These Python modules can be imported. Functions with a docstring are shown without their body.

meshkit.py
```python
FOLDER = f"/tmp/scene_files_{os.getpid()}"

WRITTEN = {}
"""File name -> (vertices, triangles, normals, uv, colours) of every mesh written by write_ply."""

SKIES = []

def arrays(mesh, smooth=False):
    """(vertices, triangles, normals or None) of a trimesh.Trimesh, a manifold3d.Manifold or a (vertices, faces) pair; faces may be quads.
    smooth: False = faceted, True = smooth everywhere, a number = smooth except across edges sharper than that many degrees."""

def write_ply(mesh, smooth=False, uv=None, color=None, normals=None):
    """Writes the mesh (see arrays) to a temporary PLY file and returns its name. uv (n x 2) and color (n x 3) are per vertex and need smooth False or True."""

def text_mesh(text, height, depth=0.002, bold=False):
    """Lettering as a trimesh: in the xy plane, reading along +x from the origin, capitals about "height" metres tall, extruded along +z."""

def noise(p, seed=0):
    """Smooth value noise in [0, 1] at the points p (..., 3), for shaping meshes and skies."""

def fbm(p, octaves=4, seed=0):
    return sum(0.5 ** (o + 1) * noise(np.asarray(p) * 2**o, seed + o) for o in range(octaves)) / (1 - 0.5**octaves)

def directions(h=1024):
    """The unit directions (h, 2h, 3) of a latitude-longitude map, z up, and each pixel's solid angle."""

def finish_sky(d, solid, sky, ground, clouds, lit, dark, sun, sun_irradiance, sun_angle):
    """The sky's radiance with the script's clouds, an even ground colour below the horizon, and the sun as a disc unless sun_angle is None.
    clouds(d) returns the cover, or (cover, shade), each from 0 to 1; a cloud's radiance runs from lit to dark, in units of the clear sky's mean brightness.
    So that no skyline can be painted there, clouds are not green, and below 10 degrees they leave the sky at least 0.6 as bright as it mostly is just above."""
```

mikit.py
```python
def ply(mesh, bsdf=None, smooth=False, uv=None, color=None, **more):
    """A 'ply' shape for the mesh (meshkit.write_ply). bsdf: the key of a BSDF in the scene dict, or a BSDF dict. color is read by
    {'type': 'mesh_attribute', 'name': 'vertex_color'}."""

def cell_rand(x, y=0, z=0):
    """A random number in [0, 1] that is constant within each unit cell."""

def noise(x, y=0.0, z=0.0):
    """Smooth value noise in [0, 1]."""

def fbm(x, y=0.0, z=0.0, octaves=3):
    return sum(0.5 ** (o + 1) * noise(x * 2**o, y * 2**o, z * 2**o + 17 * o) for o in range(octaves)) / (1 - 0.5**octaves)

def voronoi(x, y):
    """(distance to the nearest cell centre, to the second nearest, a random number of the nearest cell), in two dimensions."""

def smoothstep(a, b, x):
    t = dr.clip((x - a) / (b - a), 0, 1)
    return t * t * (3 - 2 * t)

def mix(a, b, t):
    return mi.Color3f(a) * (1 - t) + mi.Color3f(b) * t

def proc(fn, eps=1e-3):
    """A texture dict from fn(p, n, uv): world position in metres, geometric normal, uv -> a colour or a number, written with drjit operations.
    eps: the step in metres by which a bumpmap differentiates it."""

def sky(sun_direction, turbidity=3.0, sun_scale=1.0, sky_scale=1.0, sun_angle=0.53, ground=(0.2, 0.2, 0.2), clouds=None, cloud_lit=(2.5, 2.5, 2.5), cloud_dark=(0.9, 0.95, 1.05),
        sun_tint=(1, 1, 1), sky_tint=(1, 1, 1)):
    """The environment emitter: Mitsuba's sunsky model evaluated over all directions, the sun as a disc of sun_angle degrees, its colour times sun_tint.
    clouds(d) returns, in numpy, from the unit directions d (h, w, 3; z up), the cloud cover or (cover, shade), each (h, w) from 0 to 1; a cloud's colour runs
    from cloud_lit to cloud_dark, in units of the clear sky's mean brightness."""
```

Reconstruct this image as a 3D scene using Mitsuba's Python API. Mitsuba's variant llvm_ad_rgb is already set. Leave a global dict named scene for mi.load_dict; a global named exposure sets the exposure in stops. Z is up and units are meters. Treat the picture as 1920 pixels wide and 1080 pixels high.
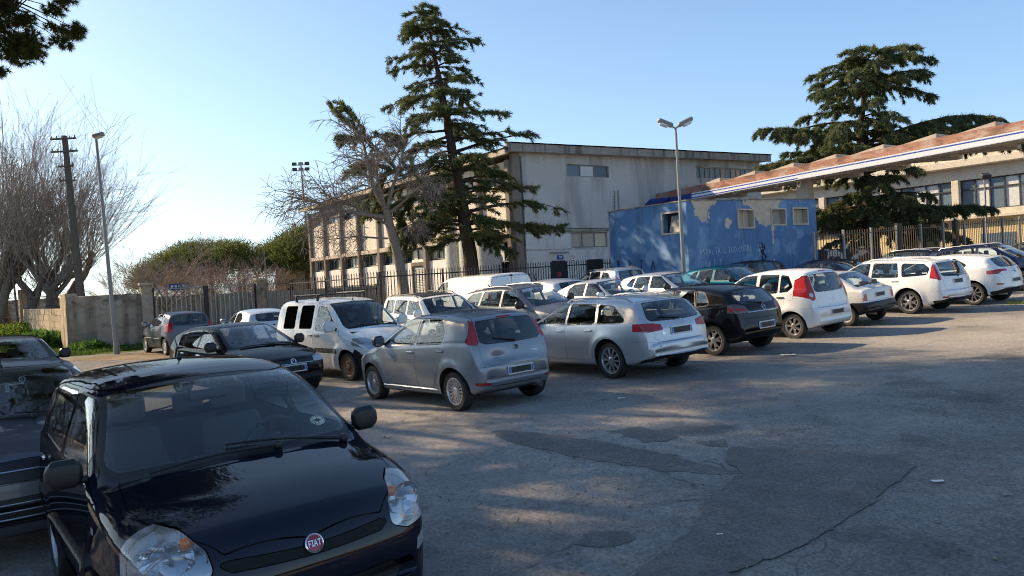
import math, random
import numpy as np, trimesh, mitsuba as mi, drjit as dr
import manifold3d as m3
import mikit, meshkit
from mikit import proc, noise, fbm, voronoi, smoothstep, mix, cell_rand
from shapely.geometry import Polygon
from scipy.interpolate import LinearNDInterpolator, NearestNDInterpolator, PchipInterpolator

T = mi.ScalarTransform4f
scene, labels = {'type': 'scene'}, {}

# ---------------------------------------------------------------- camera, sky, exposure
CAM_H, PITCH, ROLL, FOCAL = 1.9334, 0.01299, -0.05227, 1447.97
_fw = np.array([0, math.cos(PITCH), -math.sin(PITCH)]); _rt = np.array([1.0, 0, 0]); _up = np.cross(_rt, _fw)
_r2 = math.cos(ROLL) * _rt + math.sin(ROLL) * _up; _u2 = -math.sin(ROLL) * _rt + math.cos(ROLL) * _up
scene['camera'] = {'type': 'perspective', 'fov': math.degrees(2 * math.atan(960 / FOCAL)), 'fov_axis': 'x', 'near_clip': 0.1, 'far_clip': 3000.0,
                   'to_world': T().look_at(origin=[0, 0, CAM_H], target=[float(v) for v in np.array([0, 0, CAM_H]) + _fw * 10], up=[float(v) for v in _u2])}
SUN_AZ, SUN_EL = math.radians(152), math.radians(31.5)
scene['sky'] = mikit.sky([math.cos(SUN_AZ) * math.cos(SUN_EL), math.sin(SUN_AZ) * math.cos(SUN_EL), math.sin(SUN_EL)], turbidity=3.0, ground=(0.2, 0.19, 0.18), sky_scale=1.08, sky_tint=(1.0, 1.02, 1.05), sun_scale=1.12, sun_tint=(1.03, 1.0, .95))
exposure = 2.5

# ---------------------------------------------------------------- helpers
def key_for(name, parent=None):
    base = f'{parent}__{name}' if parent else name
    k, n = base, 0
    while k in scene or k in labels or k in _taken:
        n += 1; k = f'{base}_{n:03d}'
    _taken.add(k)
    return k
_taken = set()

def lab(k, label=None, cat=None, group=None, kind=None):
    d = labels.setdefault(k, {})
    if label: d['label'] = label
    if cat: d['category'] = cat
    if group: d['group'] = group
    if kind: d['kind'] = kind
    return k

def thing(name, label, cat, group=None):
    return lab(key_for(name), label, cat, group)

def vf(mesh):
    if hasattr(mesh, 'to_mesh'):
        q = mesh.to_mesh(); return np.asarray(q.vert_properties)[:, :3].astype(float), np.asarray(q.tri_verts)
    if isinstance(mesh, tuple): return np.asarray(mesh[0], float), np.asarray(mesh[1])
    return np.asarray(mesh.vertices), np.asarray(mesh.faces)

def tri(f):
    f = np.asarray(f)
    return np.vstack([f[:, [0, 1, 2]], f[:, [0, 2, 3]]]) if f.shape[1] == 4 else f

def join(meshes):
    V, F, n = [], [], 0
    for m in meshes:
        v, f = vf(m); V.append(v); F.append(tri(f) + n); n += len(v)
    return np.vstack(V), np.vstack(F)

def add(name, mesh, bsdf, parent=None, smooth=False, M=None, label=None, cat=None, group=None, kind=None, uv=None):
    if isinstance(mesh, list): mesh = join(mesh)
    if isinstance(mesh, dict): d = dict(mesh); d['bsdf'] = {'type': 'ref', 'id': bsdf}
    else: d = mikit.ply(mesh, bsdf, smooth=smooth, uv=uv)
    if M is not None: d['to_world'] = T(np.asarray(M).tolist())
    k = key_for(name, parent); scene[k] = d
    if label or cat or group or kind: lab(k, label, cat, group, kind)
    return k

def mat4(R=None, t=(0, 0, 0), s=1.0):
    M = np.eye(4)
    if R is not None: M[:3, :3] = R
    M[:3, :3] *= s; M[:3, 3] = t
    return M

def rotz(a): c, s = math.cos(a), math.sin(a); return np.array([[c, -s, 0], [s, c, 0], [0, 0, 1.0]])
def roty(a): c, s = math.cos(a), math.sin(a); return np.array([[c, 0, s], [0, 1, 0], [-s, 0, c]])
def rotx(a): c, s = math.cos(a), math.sin(a); return np.array([[1, 0, 0], [0, c, -s], [0, s, c]])

def xf(mesh, R=None, t=(0, 0, 0)):
    v, f = vf(mesh)
    if R is not None: v = v @ np.asarray(R).T
    return v + np.asarray(t, float), f

_BV = np.array([[x, y, z] for x in (-.5, .5) for y in (-.5, .5) for z in (-.5, .5)])
_BF = np.array([[0, 1, 3], [0, 3, 2], [4, 6, 7], [4, 7, 5], [0, 4, 5], [0, 5, 1], [2, 3, 7], [2, 7, 6], [0, 2, 6], [0, 6, 4], [1, 5, 7], [1, 7, 3]])
def box(c, s, R=None):
    v = _BV * np.asarray(s, float)
    if R is not None: v = v @ np.asarray(R).T
    return v + np.asarray(c, float), _BF

def cbox(c, s, ch=0.01, R=None):
    """box with chamfered edges"""
    s = np.asarray(s, float) / 2; ch = min(ch, s.min() * .9); pts = []
    for sx in (-1, 1):
        for sy in (-1, 1):
            for sz in (-1, 1):
                for k in range(3):
                    q = s.copy() - ch; q[k] = s[k]; pts.append(q * [sx, sy, sz])
    h = trimesh.convex.convex_hull(np.array(pts)); v = np.asarray(h.vertices)
    if R is not None: v = v @ np.asarray(R).T
    return v + np.asarray(c, float), np.asarray(h.faces)

def hull(pts):
    h = trimesh.convex.convex_hull(np.asarray(pts, float)); return np.asarray(h.vertices), np.asarray(h.faces)

def rbox(c, s, r, R=None, seg=3):
    """rounded box: hull of spheres"""
    s = np.asarray(s, float) / 2 - r
    b = trimesh.creation.icosphere(1, r).vertices
    pts = np.vstack([b + s * [x, y, z] for x in (-1, 1) for y in (-1, 1) for z in (-1, 1)])
    v, f = hull(pts)
    if R is not None: v = v @ np.asarray(R).T
    return v + np.asarray(c, float), f

def tube(path, radii, sides=8, cap=True):
    p = np.asarray(path, float); n = len(p); r = np.broadcast_to(radii, (n,)).astype(float)
    t = np.gradient(p, axis=0); t /= np.linalg.norm(t, axis=1, keepdims=True) + 1e-12
    ref = np.array([0, 0, 1.0]) if abs(t[0, 2]) < .9 else np.array([1.0, 0, 0])
    a = np.cross(t, ref); a /= np.linalg.norm(a, axis=1, keepdims=True) + 1e-12
    b = np.cross(t, a); g = np.arange(sides) * 2 * np.pi / sides
    v = (p[:, None] + r[:, None, None] * (np.cos(g)[None, :, None] * a[:, None] + np.sin(g)[None, :, None] * b[:, None])).reshape(-1, 3)
    i, j = np.meshgrid(np.arange(n - 1), np.arange(sides), indexing='ij')
    q = np.stack([i * sides + j, i * sides + (j + 1) % sides, (i + 1) * sides + (j + 1) % sides, (i + 1) * sides + j], -1).reshape(-1, 4)
    f = tri(q)[:, ::-1]
    if cap:
        k = len(v); v = np.vstack([v, p[0], p[-1]]); jj = np.arange(sides)
        f = np.vstack([f, np.stack([jj, (jj + 1) % sides, jj * 0 + k], 1)[:, ::-1][:, [1, 0, 2]][:, ::-1], np.stack([(n - 1) * sides + jj, (n - 1) * sides + (jj + 1) % sides, jj * 0 + k + 1], 1)])
    return v, f

def lathe(profile, n=24, axis='z'):
    """closed or open profile of (radius, height) turned about the axis"""
    pr = np.asarray(profile, float); m = len(pr); g = np.arange(n) * 2 * np.pi / n
    v = np.stack([pr[None, :, 0] * np.cos(g)[:, None], pr[None, :, 0] * np.sin(g)[:, None], np.broadcast_to(pr[None, :, 1], (n, m))], -1).reshape(-1, 3)
    i, j = np.meshgrid(np.arange(n), np.arange(m - 1), indexing='ij')
    q = np.stack([i * m + j, ((i + 1) % n) * m + j, ((i + 1) % n) * m + j + 1, i * m + j + 1], -1).reshape(-1, 4)
    if axis == 'y': v = v[:, [0, 2, 1]] * [1, 1, -1]
    if axis == 'x': v = v[:, [2, 1, 0]] * [1, 1, -1]
    return v, tri(q)

def extr(poly, d0, d1, axis='z'):
    """polygon extruded: axis 'y': poly (x,z); 'x': poly (y,z); 'z': poly (x,y). Returns Manifold"""
    cs = m3.CrossSection([np.asarray(poly, float)], m3.FillRule.NonZero) if not isinstance(poly, m3.CrossSection) else poly
    M = m3.Manifold.extrude(cs, abs(d1 - d0)); lo = min(d0, d1)
    if axis == 'z': return M.translate((0, 0, lo))
    if axis == 'y': return M.transform(np.array([[1, 0, 0, 0], [0, 0, -1, lo + abs(d1 - d0)], [0, 1, 0, 0]], float))
    return M.transform(np.array([[0, 0, 1, lo], [1, 0, 0, 0], [0, 1, 0, 0]], float))

def rpoly(poly, r):
    cs = m3.CrossSection([np.asarray(poly, float)], m3.FillRule.NonZero)
    if r <= 0: return cs
    return cs.offset(-r, m3.JoinType.Miter, 2.0, 16).offset(r, m3.JoinType.Round, 2.0, 20)

def prism_mesh(poly, d0, d1, axis='z'):
    return vf(extr(poly, d0, d1, axis))

def _ss(a, b, x):
    t = np.clip((np.asarray(x, float) - a) / (b - a), 0, 1); return t * t * (3 - 2 * t)
def gz(x, y=0.0, k=.033):
    """height of the ground: level on the left, rising gently to the right and a little towards the factory fence"""
    x = np.clip(np.asarray(x, float), -60, 40); t = np.clip((x + 9) / 9, 0, 1)
    return np.where(x > 0, k * x, k * (9 * (t**3 - t**4 / 2) - 4.5)) + .33 * _ss(18, 28, y) * _ss(-9, -4, x) * (1 - .7 * _ss(8, 13, x))
def ground_frame(x, y, a):
    """pose on the sloping ground: heading a"""
    e = .8; kx = float(gz(x + e, y) - gz(x - e, y)) / (2 * e); ky = float(gz(x, y + e) - gz(x, y - e)) / (2 * e)
    n = np.array([-kx, -ky, 1]); n /= np.linalg.norm(n); X = np.array([1, 0, kx]); X /= np.linalg.norm(X)
    return mat4(np.stack([X, np.cross(n, X), n], 1) @ rotz(a), (x, y, float(gz(x, y))))

AD = np.array([math.cos(math.radians(125)), math.sin(math.radians(125)), 0])   # the site's two directions
BD = np.array([math.cos(math.radians(35)), math.sin(math.radians(35)), 0])
UP = np.array([0, 0, 1.0])

# ---------------------------------------------------------------- plain materials
def bs(name, d, two=True):
    scene[name] = {'type': 'twosided', 'nested': d} if two else d
    return name
def rgb(c): return {'type': 'rgb', 'value': [float(x) for x in c]}
def prin(name, c, rough=.5, metal=0., clear=0., spec=.5, two=True, **kw):
    return bs(name, {'type': 'principled', 'base_color': rgb(c) if not isinstance(c, dict) else c, 'roughness': rough, 'metallic': metal, 'clearcoat': clear, 'clearcoat_gloss': .96, 'specular': spec, **kw}, two)
def diff(name, c):
    return bs(name, {'type': 'diffuse', 'reflectance': rgb(c) if not isinstance(c, dict) else c})
# ---------------------------------------------------------------- surfaces of the setting
PI = math.pi
def seg_dist(p, pts):
    d = mi.Float(1e3)
    for (ax, ay), (bx, by) in zip(pts[:-1], pts[1:]):
        vx, vy = bx - ax, by - ay; L = vx * vx + vy * vy
        t = dr.clip(((p.x - ax) * vx + (p.y - ay) * vy) / L, 0, 1)
        d = dr.minimum(d, dr.sqrt(dr.square(p.x - ax - t * vx) + dr.square(p.y - ay - t * vy)))
    return d
CRACKS = [([(3.43, 7.06), (2.9, 6.62), (2.59, 6.19), (2.2, 5.85), (1.88, 5.38), (1.26, 4.71)], .03), ([(-.37, 9.81), (.8, 8.78), (1.74, 7.54), (2.02, 6.93), (2.44, 6.45)], .02), ([(-.13, 9.16), (.58, 8.04), (1.32, 7.13), (1.61, 6.34)], .018),
          ([(1.35, 5.75), (.85, 5.1), (.6, 4.7)], .02), ([(.34, 5.48), (-.07, 5.0)], .015), ([(-2.41, 12.86), (-.44, 9.97)], .02), ([(1.04, 6.25), (1.57, 6.29)], .014), ([(3.4, 7.05), (2.83, 7.45), (2.2, 7.97)], .018)]
def asphalt_colour(p, n, uv):
    big = fbm(p.x * .35, p.y * .35, 3.0, 4); mid = fbm(p.x * 2.1 + 5, p.y * 2.1, 1.0, 4); fine = noise(p.x * 55, p.y * 55); fin2 = noise(p.x * 150, p.y * 150)
    c = mix((.152, .139, .128), (.240, .218, .196), smoothstep(.3, .72, big))
    c = c * (0.80 + .40 * mid)
    c = c * (0.72 + .56 * fine) * (.80 + .40 * fin2) * (.88 + .24 * noise(p.x * 14, p.y * 14))
    wob = .12 * (noise(p.x * 4, p.y * 4) - .5) + .06 * (noise(p.x * 13, p.y * 13) - .5)
    for pts, w in CRACKS:
        d = seg_dist(mi.Point3f(p.x + wob, p.y + wob, 0), pts)
        c = c * (1 - .46 * (1 - smoothstep(w * .3, w * 1.5, d)) * smoothstep(.35, .65, noise(p.x * 7, p.y * 7))) * (1 - .22 * (1 - smoothstep(w, w * 9, d)) * mid)
    v1, v2, _ = voronoi(p.x * .33 + .5 * fbm(p.x * 1.3, p.y * 1.3), p.y * .33 + .5 * fbm(p.x * 1.3 + 9, p.y * 1.3))
    c = c * (1 - .38 * (1 - smoothstep(.0, .012, v2 - v1)) * smoothstep(.5, .62, noise(p.x * .7, p.y * .7 + 4)))
    stain = smoothstep(.68, .8, fbm(p.x * .9 + 31, p.y * .9 + 7, 0, 3)); c = mix(c, c * .58, stain * .85)
    oil = smoothstep(.70, .76, fbm(p.x * 2.3 + 3, p.y * 2.3 + 41, 0, 3)); c = mix(c, c * .65, oil * .55)
    dust = smoothstep(.55, .75, fbm(p.x * .22 + 3, p.y * .22 + 11, 0, 3)) * smoothstep(9, 14, p.y); c = mix(c, mi.Color3f(.27, .24, .20), dust * .5)
    return c
def asphalt_bump(p, n, uv):
    return .010 * noise(p.x * 40, p.y * 40) + .006 * noise(p.x * 110, p.y * 110) + .03 * fbm(p.x * 3, p.y * 3, 0, 3)
bs('asphalt', {'type': 'bumpmap', 'arbitrary': proc(asphalt_bump), 'scale': .55, 'bsdf': {'type': 'principled', 'base_color': proc(asphalt_colour), 'roughness': .82, 'specular': .35}})
def patch_colour(p, n, uv):
    return mix((.118, .107, .099), (.185, .167, .150), fbm(p.x * 3, p.y * 3, 0, 4)) * (.78 + .44 * noise(p.x * 60, p.y * 60)) * (.8 + .4 * noise(p.x * 140, p.y * 140)) * (.85 + .3 * fbm(p.x * 9, p.y * 9, 0, 3))
bs('asphalt_rough', {'type': 'bumpmap', 'arbitrary': proc(lambda p, n, uv: .012 * noise(p.x * 48, p.y * 48) + .008 * noise(p.x * 105, p.y * 105) + .02 * fbm(p.x * 4, p.y * 4, 0, 3)), 'scale': .5, 'bsdf': {'type': 'principled', 'base_color': proc(patch_colour), 'roughness': .85, 'specular': .3}})
diff('dirt', proc(lambda p, n, uv: mix((.16, .13, .09), (.30, .25, .18), fbm(p.x * .8, p.y * .8, 0, 4)) * (.8 + .4 * noise(p.x * 30, p.y * 30))))
diff('grass_ground', proc(lambda p, n, uv: mix((.05, .08, .02), (.13, .14, .05), fbm(p.x * 1.2, p.y * 1.2, 0, 4)) * (.7 + .6 * noise(p.x * 25, p.y * 25))))
def streak(p, s=1.0):
    """0..1 rain streaks running down a wall"""
    h = p.x * .82 + p.y * .57; g = p.x * .57 - p.y * .82
    return fbm(h * 2.6 * s, g * 2.6 * s, p.z * .22, 4)
def grime(lo, hi, dark, amount=.6, s=1.0, top=None):
    def f(p, n, uv):
        c = mix(lo, hi, fbm(p.x * .7 * s, p.y * .7 * s, p.z * .9 * s, 4)); st = smoothstep(.48, .70, streak(p, s)) * amount
        c = mix(c, mi.Color3f(dark), st) * (.90 + .2 * noise(p.x * 23, p.y * 23, p.z * 23))
        if top: c = mix(c, mi.Color3f(dark), smoothstep(top[0], top[1], p.z) * top[2] * smoothstep(.3, .6, streak(p, 2.0)))
        return c
    return proc(f)
diff('wall_concrete', grime((.46, .44, .415), (.60, .58, .55), (.25, .24, .23), .50, .6, (7.2, 9.4, .30)))
diff('wall_concrete_light', grime((.62, .60, .57), (.70, .68, .65), (.36, .34, .32), .35))
diff('panel_cream', grime((.64, .565, .475), (.73, .655, .565), (.40, .33, .26), .34, 1.2))
diff('panel_pale', grime((.74, .66, .61), (.80, .73, .68), (.50, .43, .38), .28, 1.2))
diff('pilaster_grey', grime((.20, .17, .145), (.27, .235, .20), (.10, .085, .07), .4))
diff('slab_grey', grime((.26, .235, .21), (.37, .34, .30), (.10, .09, .08), .7, 2.2))
diff('slab_cream', grime((.46, .40, .33), (.55, .48, .40), (.22, .19, .15), .4))
diff('roof_felt', (.025, .024, .024))
diff('silo_white', grime((.42, .42, .39), (.50, .50, .46), (.27, .26, .23), .5))
prin('frame_grey', (.20, .20, .20), .5); prin('frame_dark', (.035, .035, .04), .5); prin('frame_beige', (.50, .43, .33), .6)
prin('iron_dark', (.028, .026, .026), .55, .2); prin('iron_rusty', (.10, .075, .06), .7); prin('iron_pale', (.30, .29, .28), .55)
prin('steel_galv', (.24, .245, .24), .5, .15)
prin('pane_lit', (.62, .55, .38), .35); prin('pane_pale', (.58, .60, .60), .25); prin('pane_dark', (.03, .035, .045), .12, 0, .8); prin('pane_blue', (.12, .17, .22), .15, 0, .8)
diff('board_beige', (.47, .40, .31)); diff('recess_dark', (.035, .033, .03)); prin('shutter_grey', (.40, .39, .37), .5, .2)
prin('sign_blue', (.02, .06, .28), .4); prin('sign_white', (.72, .72, .72), .4); prin('sign_red', (.36, .04, .04), .4); prin('tarp_blue', (.015, .035, .20), .55)
prin('gutter_white', (.66, .68, .72), .35, 0, .3); prin('gutter_blue', (.03, .07, .34), .4)
def blue_wall(p, n, uv):
    b = (p.x - 6.62) * .819 + (p.y - 28.75) * .574   # metres along the front from its corner
    c = mix((.048, .13, .29), (.10, .225, .41), fbm(p.x * .9, p.y * .9, p.z * .9, 4))
    c = mix(c, mi.Color3f(.26, .40, .54), smoothstep(.50, .72, fbm(p.x * 2.2, p.y * 2.2, p.z * 1.6, 3)) * .5)
    c = mix(c, c * .45, smoothstep(.55, .72, streak(p, 1.6)) * .5)
    near = dr.exp(-dr.square((b - .9) / .55)) * smoothstep(3.0, 4.0, p.z) + dr.exp(-dr.square((b - 4.6) / 1.0)) * smoothstep(2.9, 4.0, p.z) + dr.exp(-dr.square((b - 2.35) / .30)) * dr.exp(-dr.square((p.z - 3.65) / .28)) + .45 * smoothstep(4.1, 4.5, p.z) + .55 * dr.exp(-dr.square((b - 5.1) / .12)) + .30 * (1 - smoothstep(.8, 1.6, p.z))
    chip = .5 * fbm(p.x * 3.2, p.y * 3.2, p.z * 2.4, 5) + .5 * fbm(p.x * 9, p.y * 9, p.z * 6, 4)
    m = smoothstep(.0, .02, chip * .70 + near * .50 - .665) * smoothstep(-.1, .1, b)
    c = mix(c, mix((.46, .37, .27), (.58, .48, .36), noise(p.x * 6, p.y * 6, p.z * 6)), m)
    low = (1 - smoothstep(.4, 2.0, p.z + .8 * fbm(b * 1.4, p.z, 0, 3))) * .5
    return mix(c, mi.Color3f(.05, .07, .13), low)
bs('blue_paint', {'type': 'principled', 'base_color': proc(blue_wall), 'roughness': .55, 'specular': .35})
def brick_red(p, n, uv):
    h = p.x * .574 - p.y * .819; r, q = dr.floor(p.z / .075), 0
    x = h / .24 + .5 * (r - 2 * dr.floor(r / 2)); fx, fz = x - dr.floor(x), p.z / .075 - r
    mort = dr.maximum(1 - smoothstep(.0, .08, fx) , 1 - smoothstep(.0, .16, fz))
    c = mix((.27, .135, .10), (.38, .21, .155), cell_rand(dr.floor(x), r)); c = mix(c, mi.Color3f(.40, .33, .27), smoothstep(.45, .7, fbm(p.x * 2, p.y * 2, p.z * 3, 4)) * .8); c = mix(c, mi.Color3f(.10, .07, .055), smoothstep(.52, .68, fbm(p.x * 1.2 + 7, p.y * 1.2, p.z * 2, 4)) * .6)
    return mix(c, mi.Color3f(.22, .17, .14), mort * .6)
diff('brick_red', proc(brick_red))
def plaster(p, n, uv):
    c = mix((.36, .30, .235), (.47, .40, .32), fbm(p.x * 1.3, p.y * 1.3, p.z * 1.6, 5)); c = mix(c, mi.Color3f(.13, .11, .09), smoothstep(.42, .68, streak(p, 1.6)) * .75); c = mix(c, mi.Color3f(.20, .165, .13), smoothstep(.52, .6, fbm(p.x * 1.7, p.y * 1.7, p.z * 2.4 + 3, 5)) * .55)
    c = mix(c, mi.Color3f(.10, .09, .08), smoothstep(.55, .62, fbm(p.x * 5, p.y * 5, p.z * 5, 4)) * smoothstep(1.2, 2.1, p.z) * .7)
    return mix(c, mi.Color3f(.44, .33, .24), smoothstep(.5, .6, fbm(p.x * .9 + 5, p.y * .9, p.z * 2.2, 3)) * .4) * (.85 + .3 * noise(p.x * 30, p.y * 30, p.z * 30))
bs('plaster_old', {'type': 'bumpmap', 'arbitrary': proc(lambda p, n, uv: .03 * fbm(p.x * 5, p.y * 5, p.z * 5, 4)), 'scale': .8, 'bsdf': {'type': 'diffuse', 'reflectance': proc(plaster)}})
diff('block_stone', grime((.46, .37, .26), (.58, .48, .35), (.20, .16, .12), .55, 2.0)); diff('block_stone_warm', grime((.52, .40, .27), (.62, .50, .36), (.24, .19, .13), .5, 2.0))
diff('wall_yellow', grime((.62, .50, .28), (.68, .57, .36), (.45, .38, .26), .3)); diff('wall_ivory', grime((.58, .52, .43), (.64, .58, .49), (.36, .32, .26), .35))

# ---------------------------------------------------------------- ground
def ground_sheet(x0, x1, y0, y1, dz, nx=60, ny=30, jitter=0.0):
    xs, ys = np.linspace(x0, x1, nx), np.linspace(y0, y1, ny); X, Y = np.meshgrid(xs, ys, indexing='ij')
    v = np.stack([X, Y, gz(X, Y) + dz], -1).reshape(-1, 3); i, j = np.meshgrid(np.arange(nx - 1), np.arange(ny - 1), indexing='ij')
    q = np.stack([i * ny + j, (i + 1) * ny + j, (i + 1) * ny + j + 1, i * ny + j + 1], -1).reshape(-1, 4); return v, tri(q)
xs_ = np.concatenate([[-900, -300, -100, -40, -20], np.linspace(-9, 0, 40), np.linspace(1, 40, 30), [45, 100, 300, 900]]); ys_ = np.concatenate([[-300, -60, 0], np.linspace(10, 30, 25), [40, 60, 100, 300, 1500.0]])
X, Y = np.meshgrid(xs_, ys_, indexing='ij'); i, j = np.meshgrid(np.arange(len(xs_) - 1), np.arange(len(ys_) - 1), indexing='ij'); ny = len(ys_)
v = np.stack([X, Y, gz(X, Y)], -1).reshape(-1, 3); q = np.stack([i * ny + j, (i + 1) * ny + j, (i + 1) * ny + j + 1, i * ny + j + 1], -1).reshape(-1, 4)
add('ground', (v, tri(q)), 'asphalt', smooth=True, kind='structure')

def ground_poly(name, poly, mt, dz=.004, rag=.06, seed=1, step=.08):
    rnd = np.random.default_rng(seed); pts = np.array(poly, float); L = np.vstack([pts, pts[:1]]); out = []
    for a, b in zip(L[:-1], L[1:]):
        n = max(int(np.linalg.norm(b - a) / step), 1); t = np.arange(n)[:, None] / n; out.append(a + (b - a) * t)
    P = np.vstack(out); P = P + (meshkit.fbm(np.column_stack([P * 3.5, np.zeros(len(P))]), 3, seed)[:, None] - .5) * rag * 2 + rnd.normal(0, rag * .12, P.shape)
    g = Polygon(P).buffer(0); g = max(getattr(g, 'geoms', [g]), key=lambda a: a.area)
    vv, ff = trimesh.creation.triangulate_polygon(g, engine='earcut')
    vv = np.column_stack([vv, gz(vv[:, 0], vv[:, 1]) + dz])
    c = np.cross(vv[ff[:, 1]] - vv[ff[:, 0]], vv[ff[:, 2]] - vv[ff[:, 0]])[:, 2]; ff = np.where((c < 0)[:, None], ff[:, ::-1], ff)
    return add(name, (vv, ff), mt, kind='structure')
ground_poly('asphalt_patch', [(-.37, 9.87), (-.01, 9.78), (.73, 8.9), (1.48, 7.93), (1.96, 6.94), (1.72, 6.96), (1.37, 7.21), (.95, 7.62), (.45, 8.24), (-.13, 9.16)], 'asphalt_rough', .004, .07, 2)
ground_poly('asphalt_patch', [(2.19, 7.97), (2.83, 7.43), (3.4, 7.07), (3.42, 6.69), (2.69, 5.88), (1.87, 5.11), (1.24, 4.71), (.9, 3.9), (.5, 4.3), (.69, 4.83), (.85, 5.1), (1.35, 5.75), (1.38, 6.08), (1.65, 6.48), (1.99, 6.93), (2.01, 7.45)], 'asphalt_rough', .008, .10, 3)
ground_poly('asphalt_patch', [(.34, 5.48), (.49, 5.74), (.78, 5.66), (.83, 5.5), (.59, 5.35)], 'asphalt_rough', .004, .06, 4)
ground_poly('asphalt_patch', [(1.05, 9.26), (1.35, 9.34), (1.76, 8.58), (1.57, 8.39), (1.2, 8.9)], 'asphalt_rough', .004, .12, 5)
ground_poly('asphalt_patch', [(1.91, 8.34), (2.17, 8.28), (2.16, 7.99), (1.95, 8.1)], 'asphalt_rough', .004, .08, 6)
WA = np.array([math.cos(math.radians(128.5)), math.sin(math.radians(128.5)), 0])
LW = np.array([-18.36, 32.0, 0])
g_ = lambda *pts: [tuple((LW + b * BD + a * WA)[:2]) for b, a in pts]
ground_poly('grass_verge', [(-14.6, 29.9), (-16.4, 29.0), (-18.5, 28.6), (-21.5, 30.5), (-25.5, 34.5), (-33, 43), (-30, 46.5), (-18.9, 32.3), (-18.3, 31.7), (-15.7, 33.5), (-14.2, 32.6)], 'grass_ground', .006, .35, 7, .4)
ground_poly('field', [(-15.4, 34.6), (-9.6, 38.6), (-11, 60), (-60, 90), (-60, 50), (-31, 48), (-19.2, 32.6)], 'grass_ground', .006, .3, 8, 1.0)
ground_poly('dirt_strip', [(-16.2, 28.4), (-12.6, 29.6), (-10.0, 31.5), (-9.4, 27.9), (-12, 25.9), (-15.2, 26.6)], 'dirt', .005, .5, 10, .4)

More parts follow.
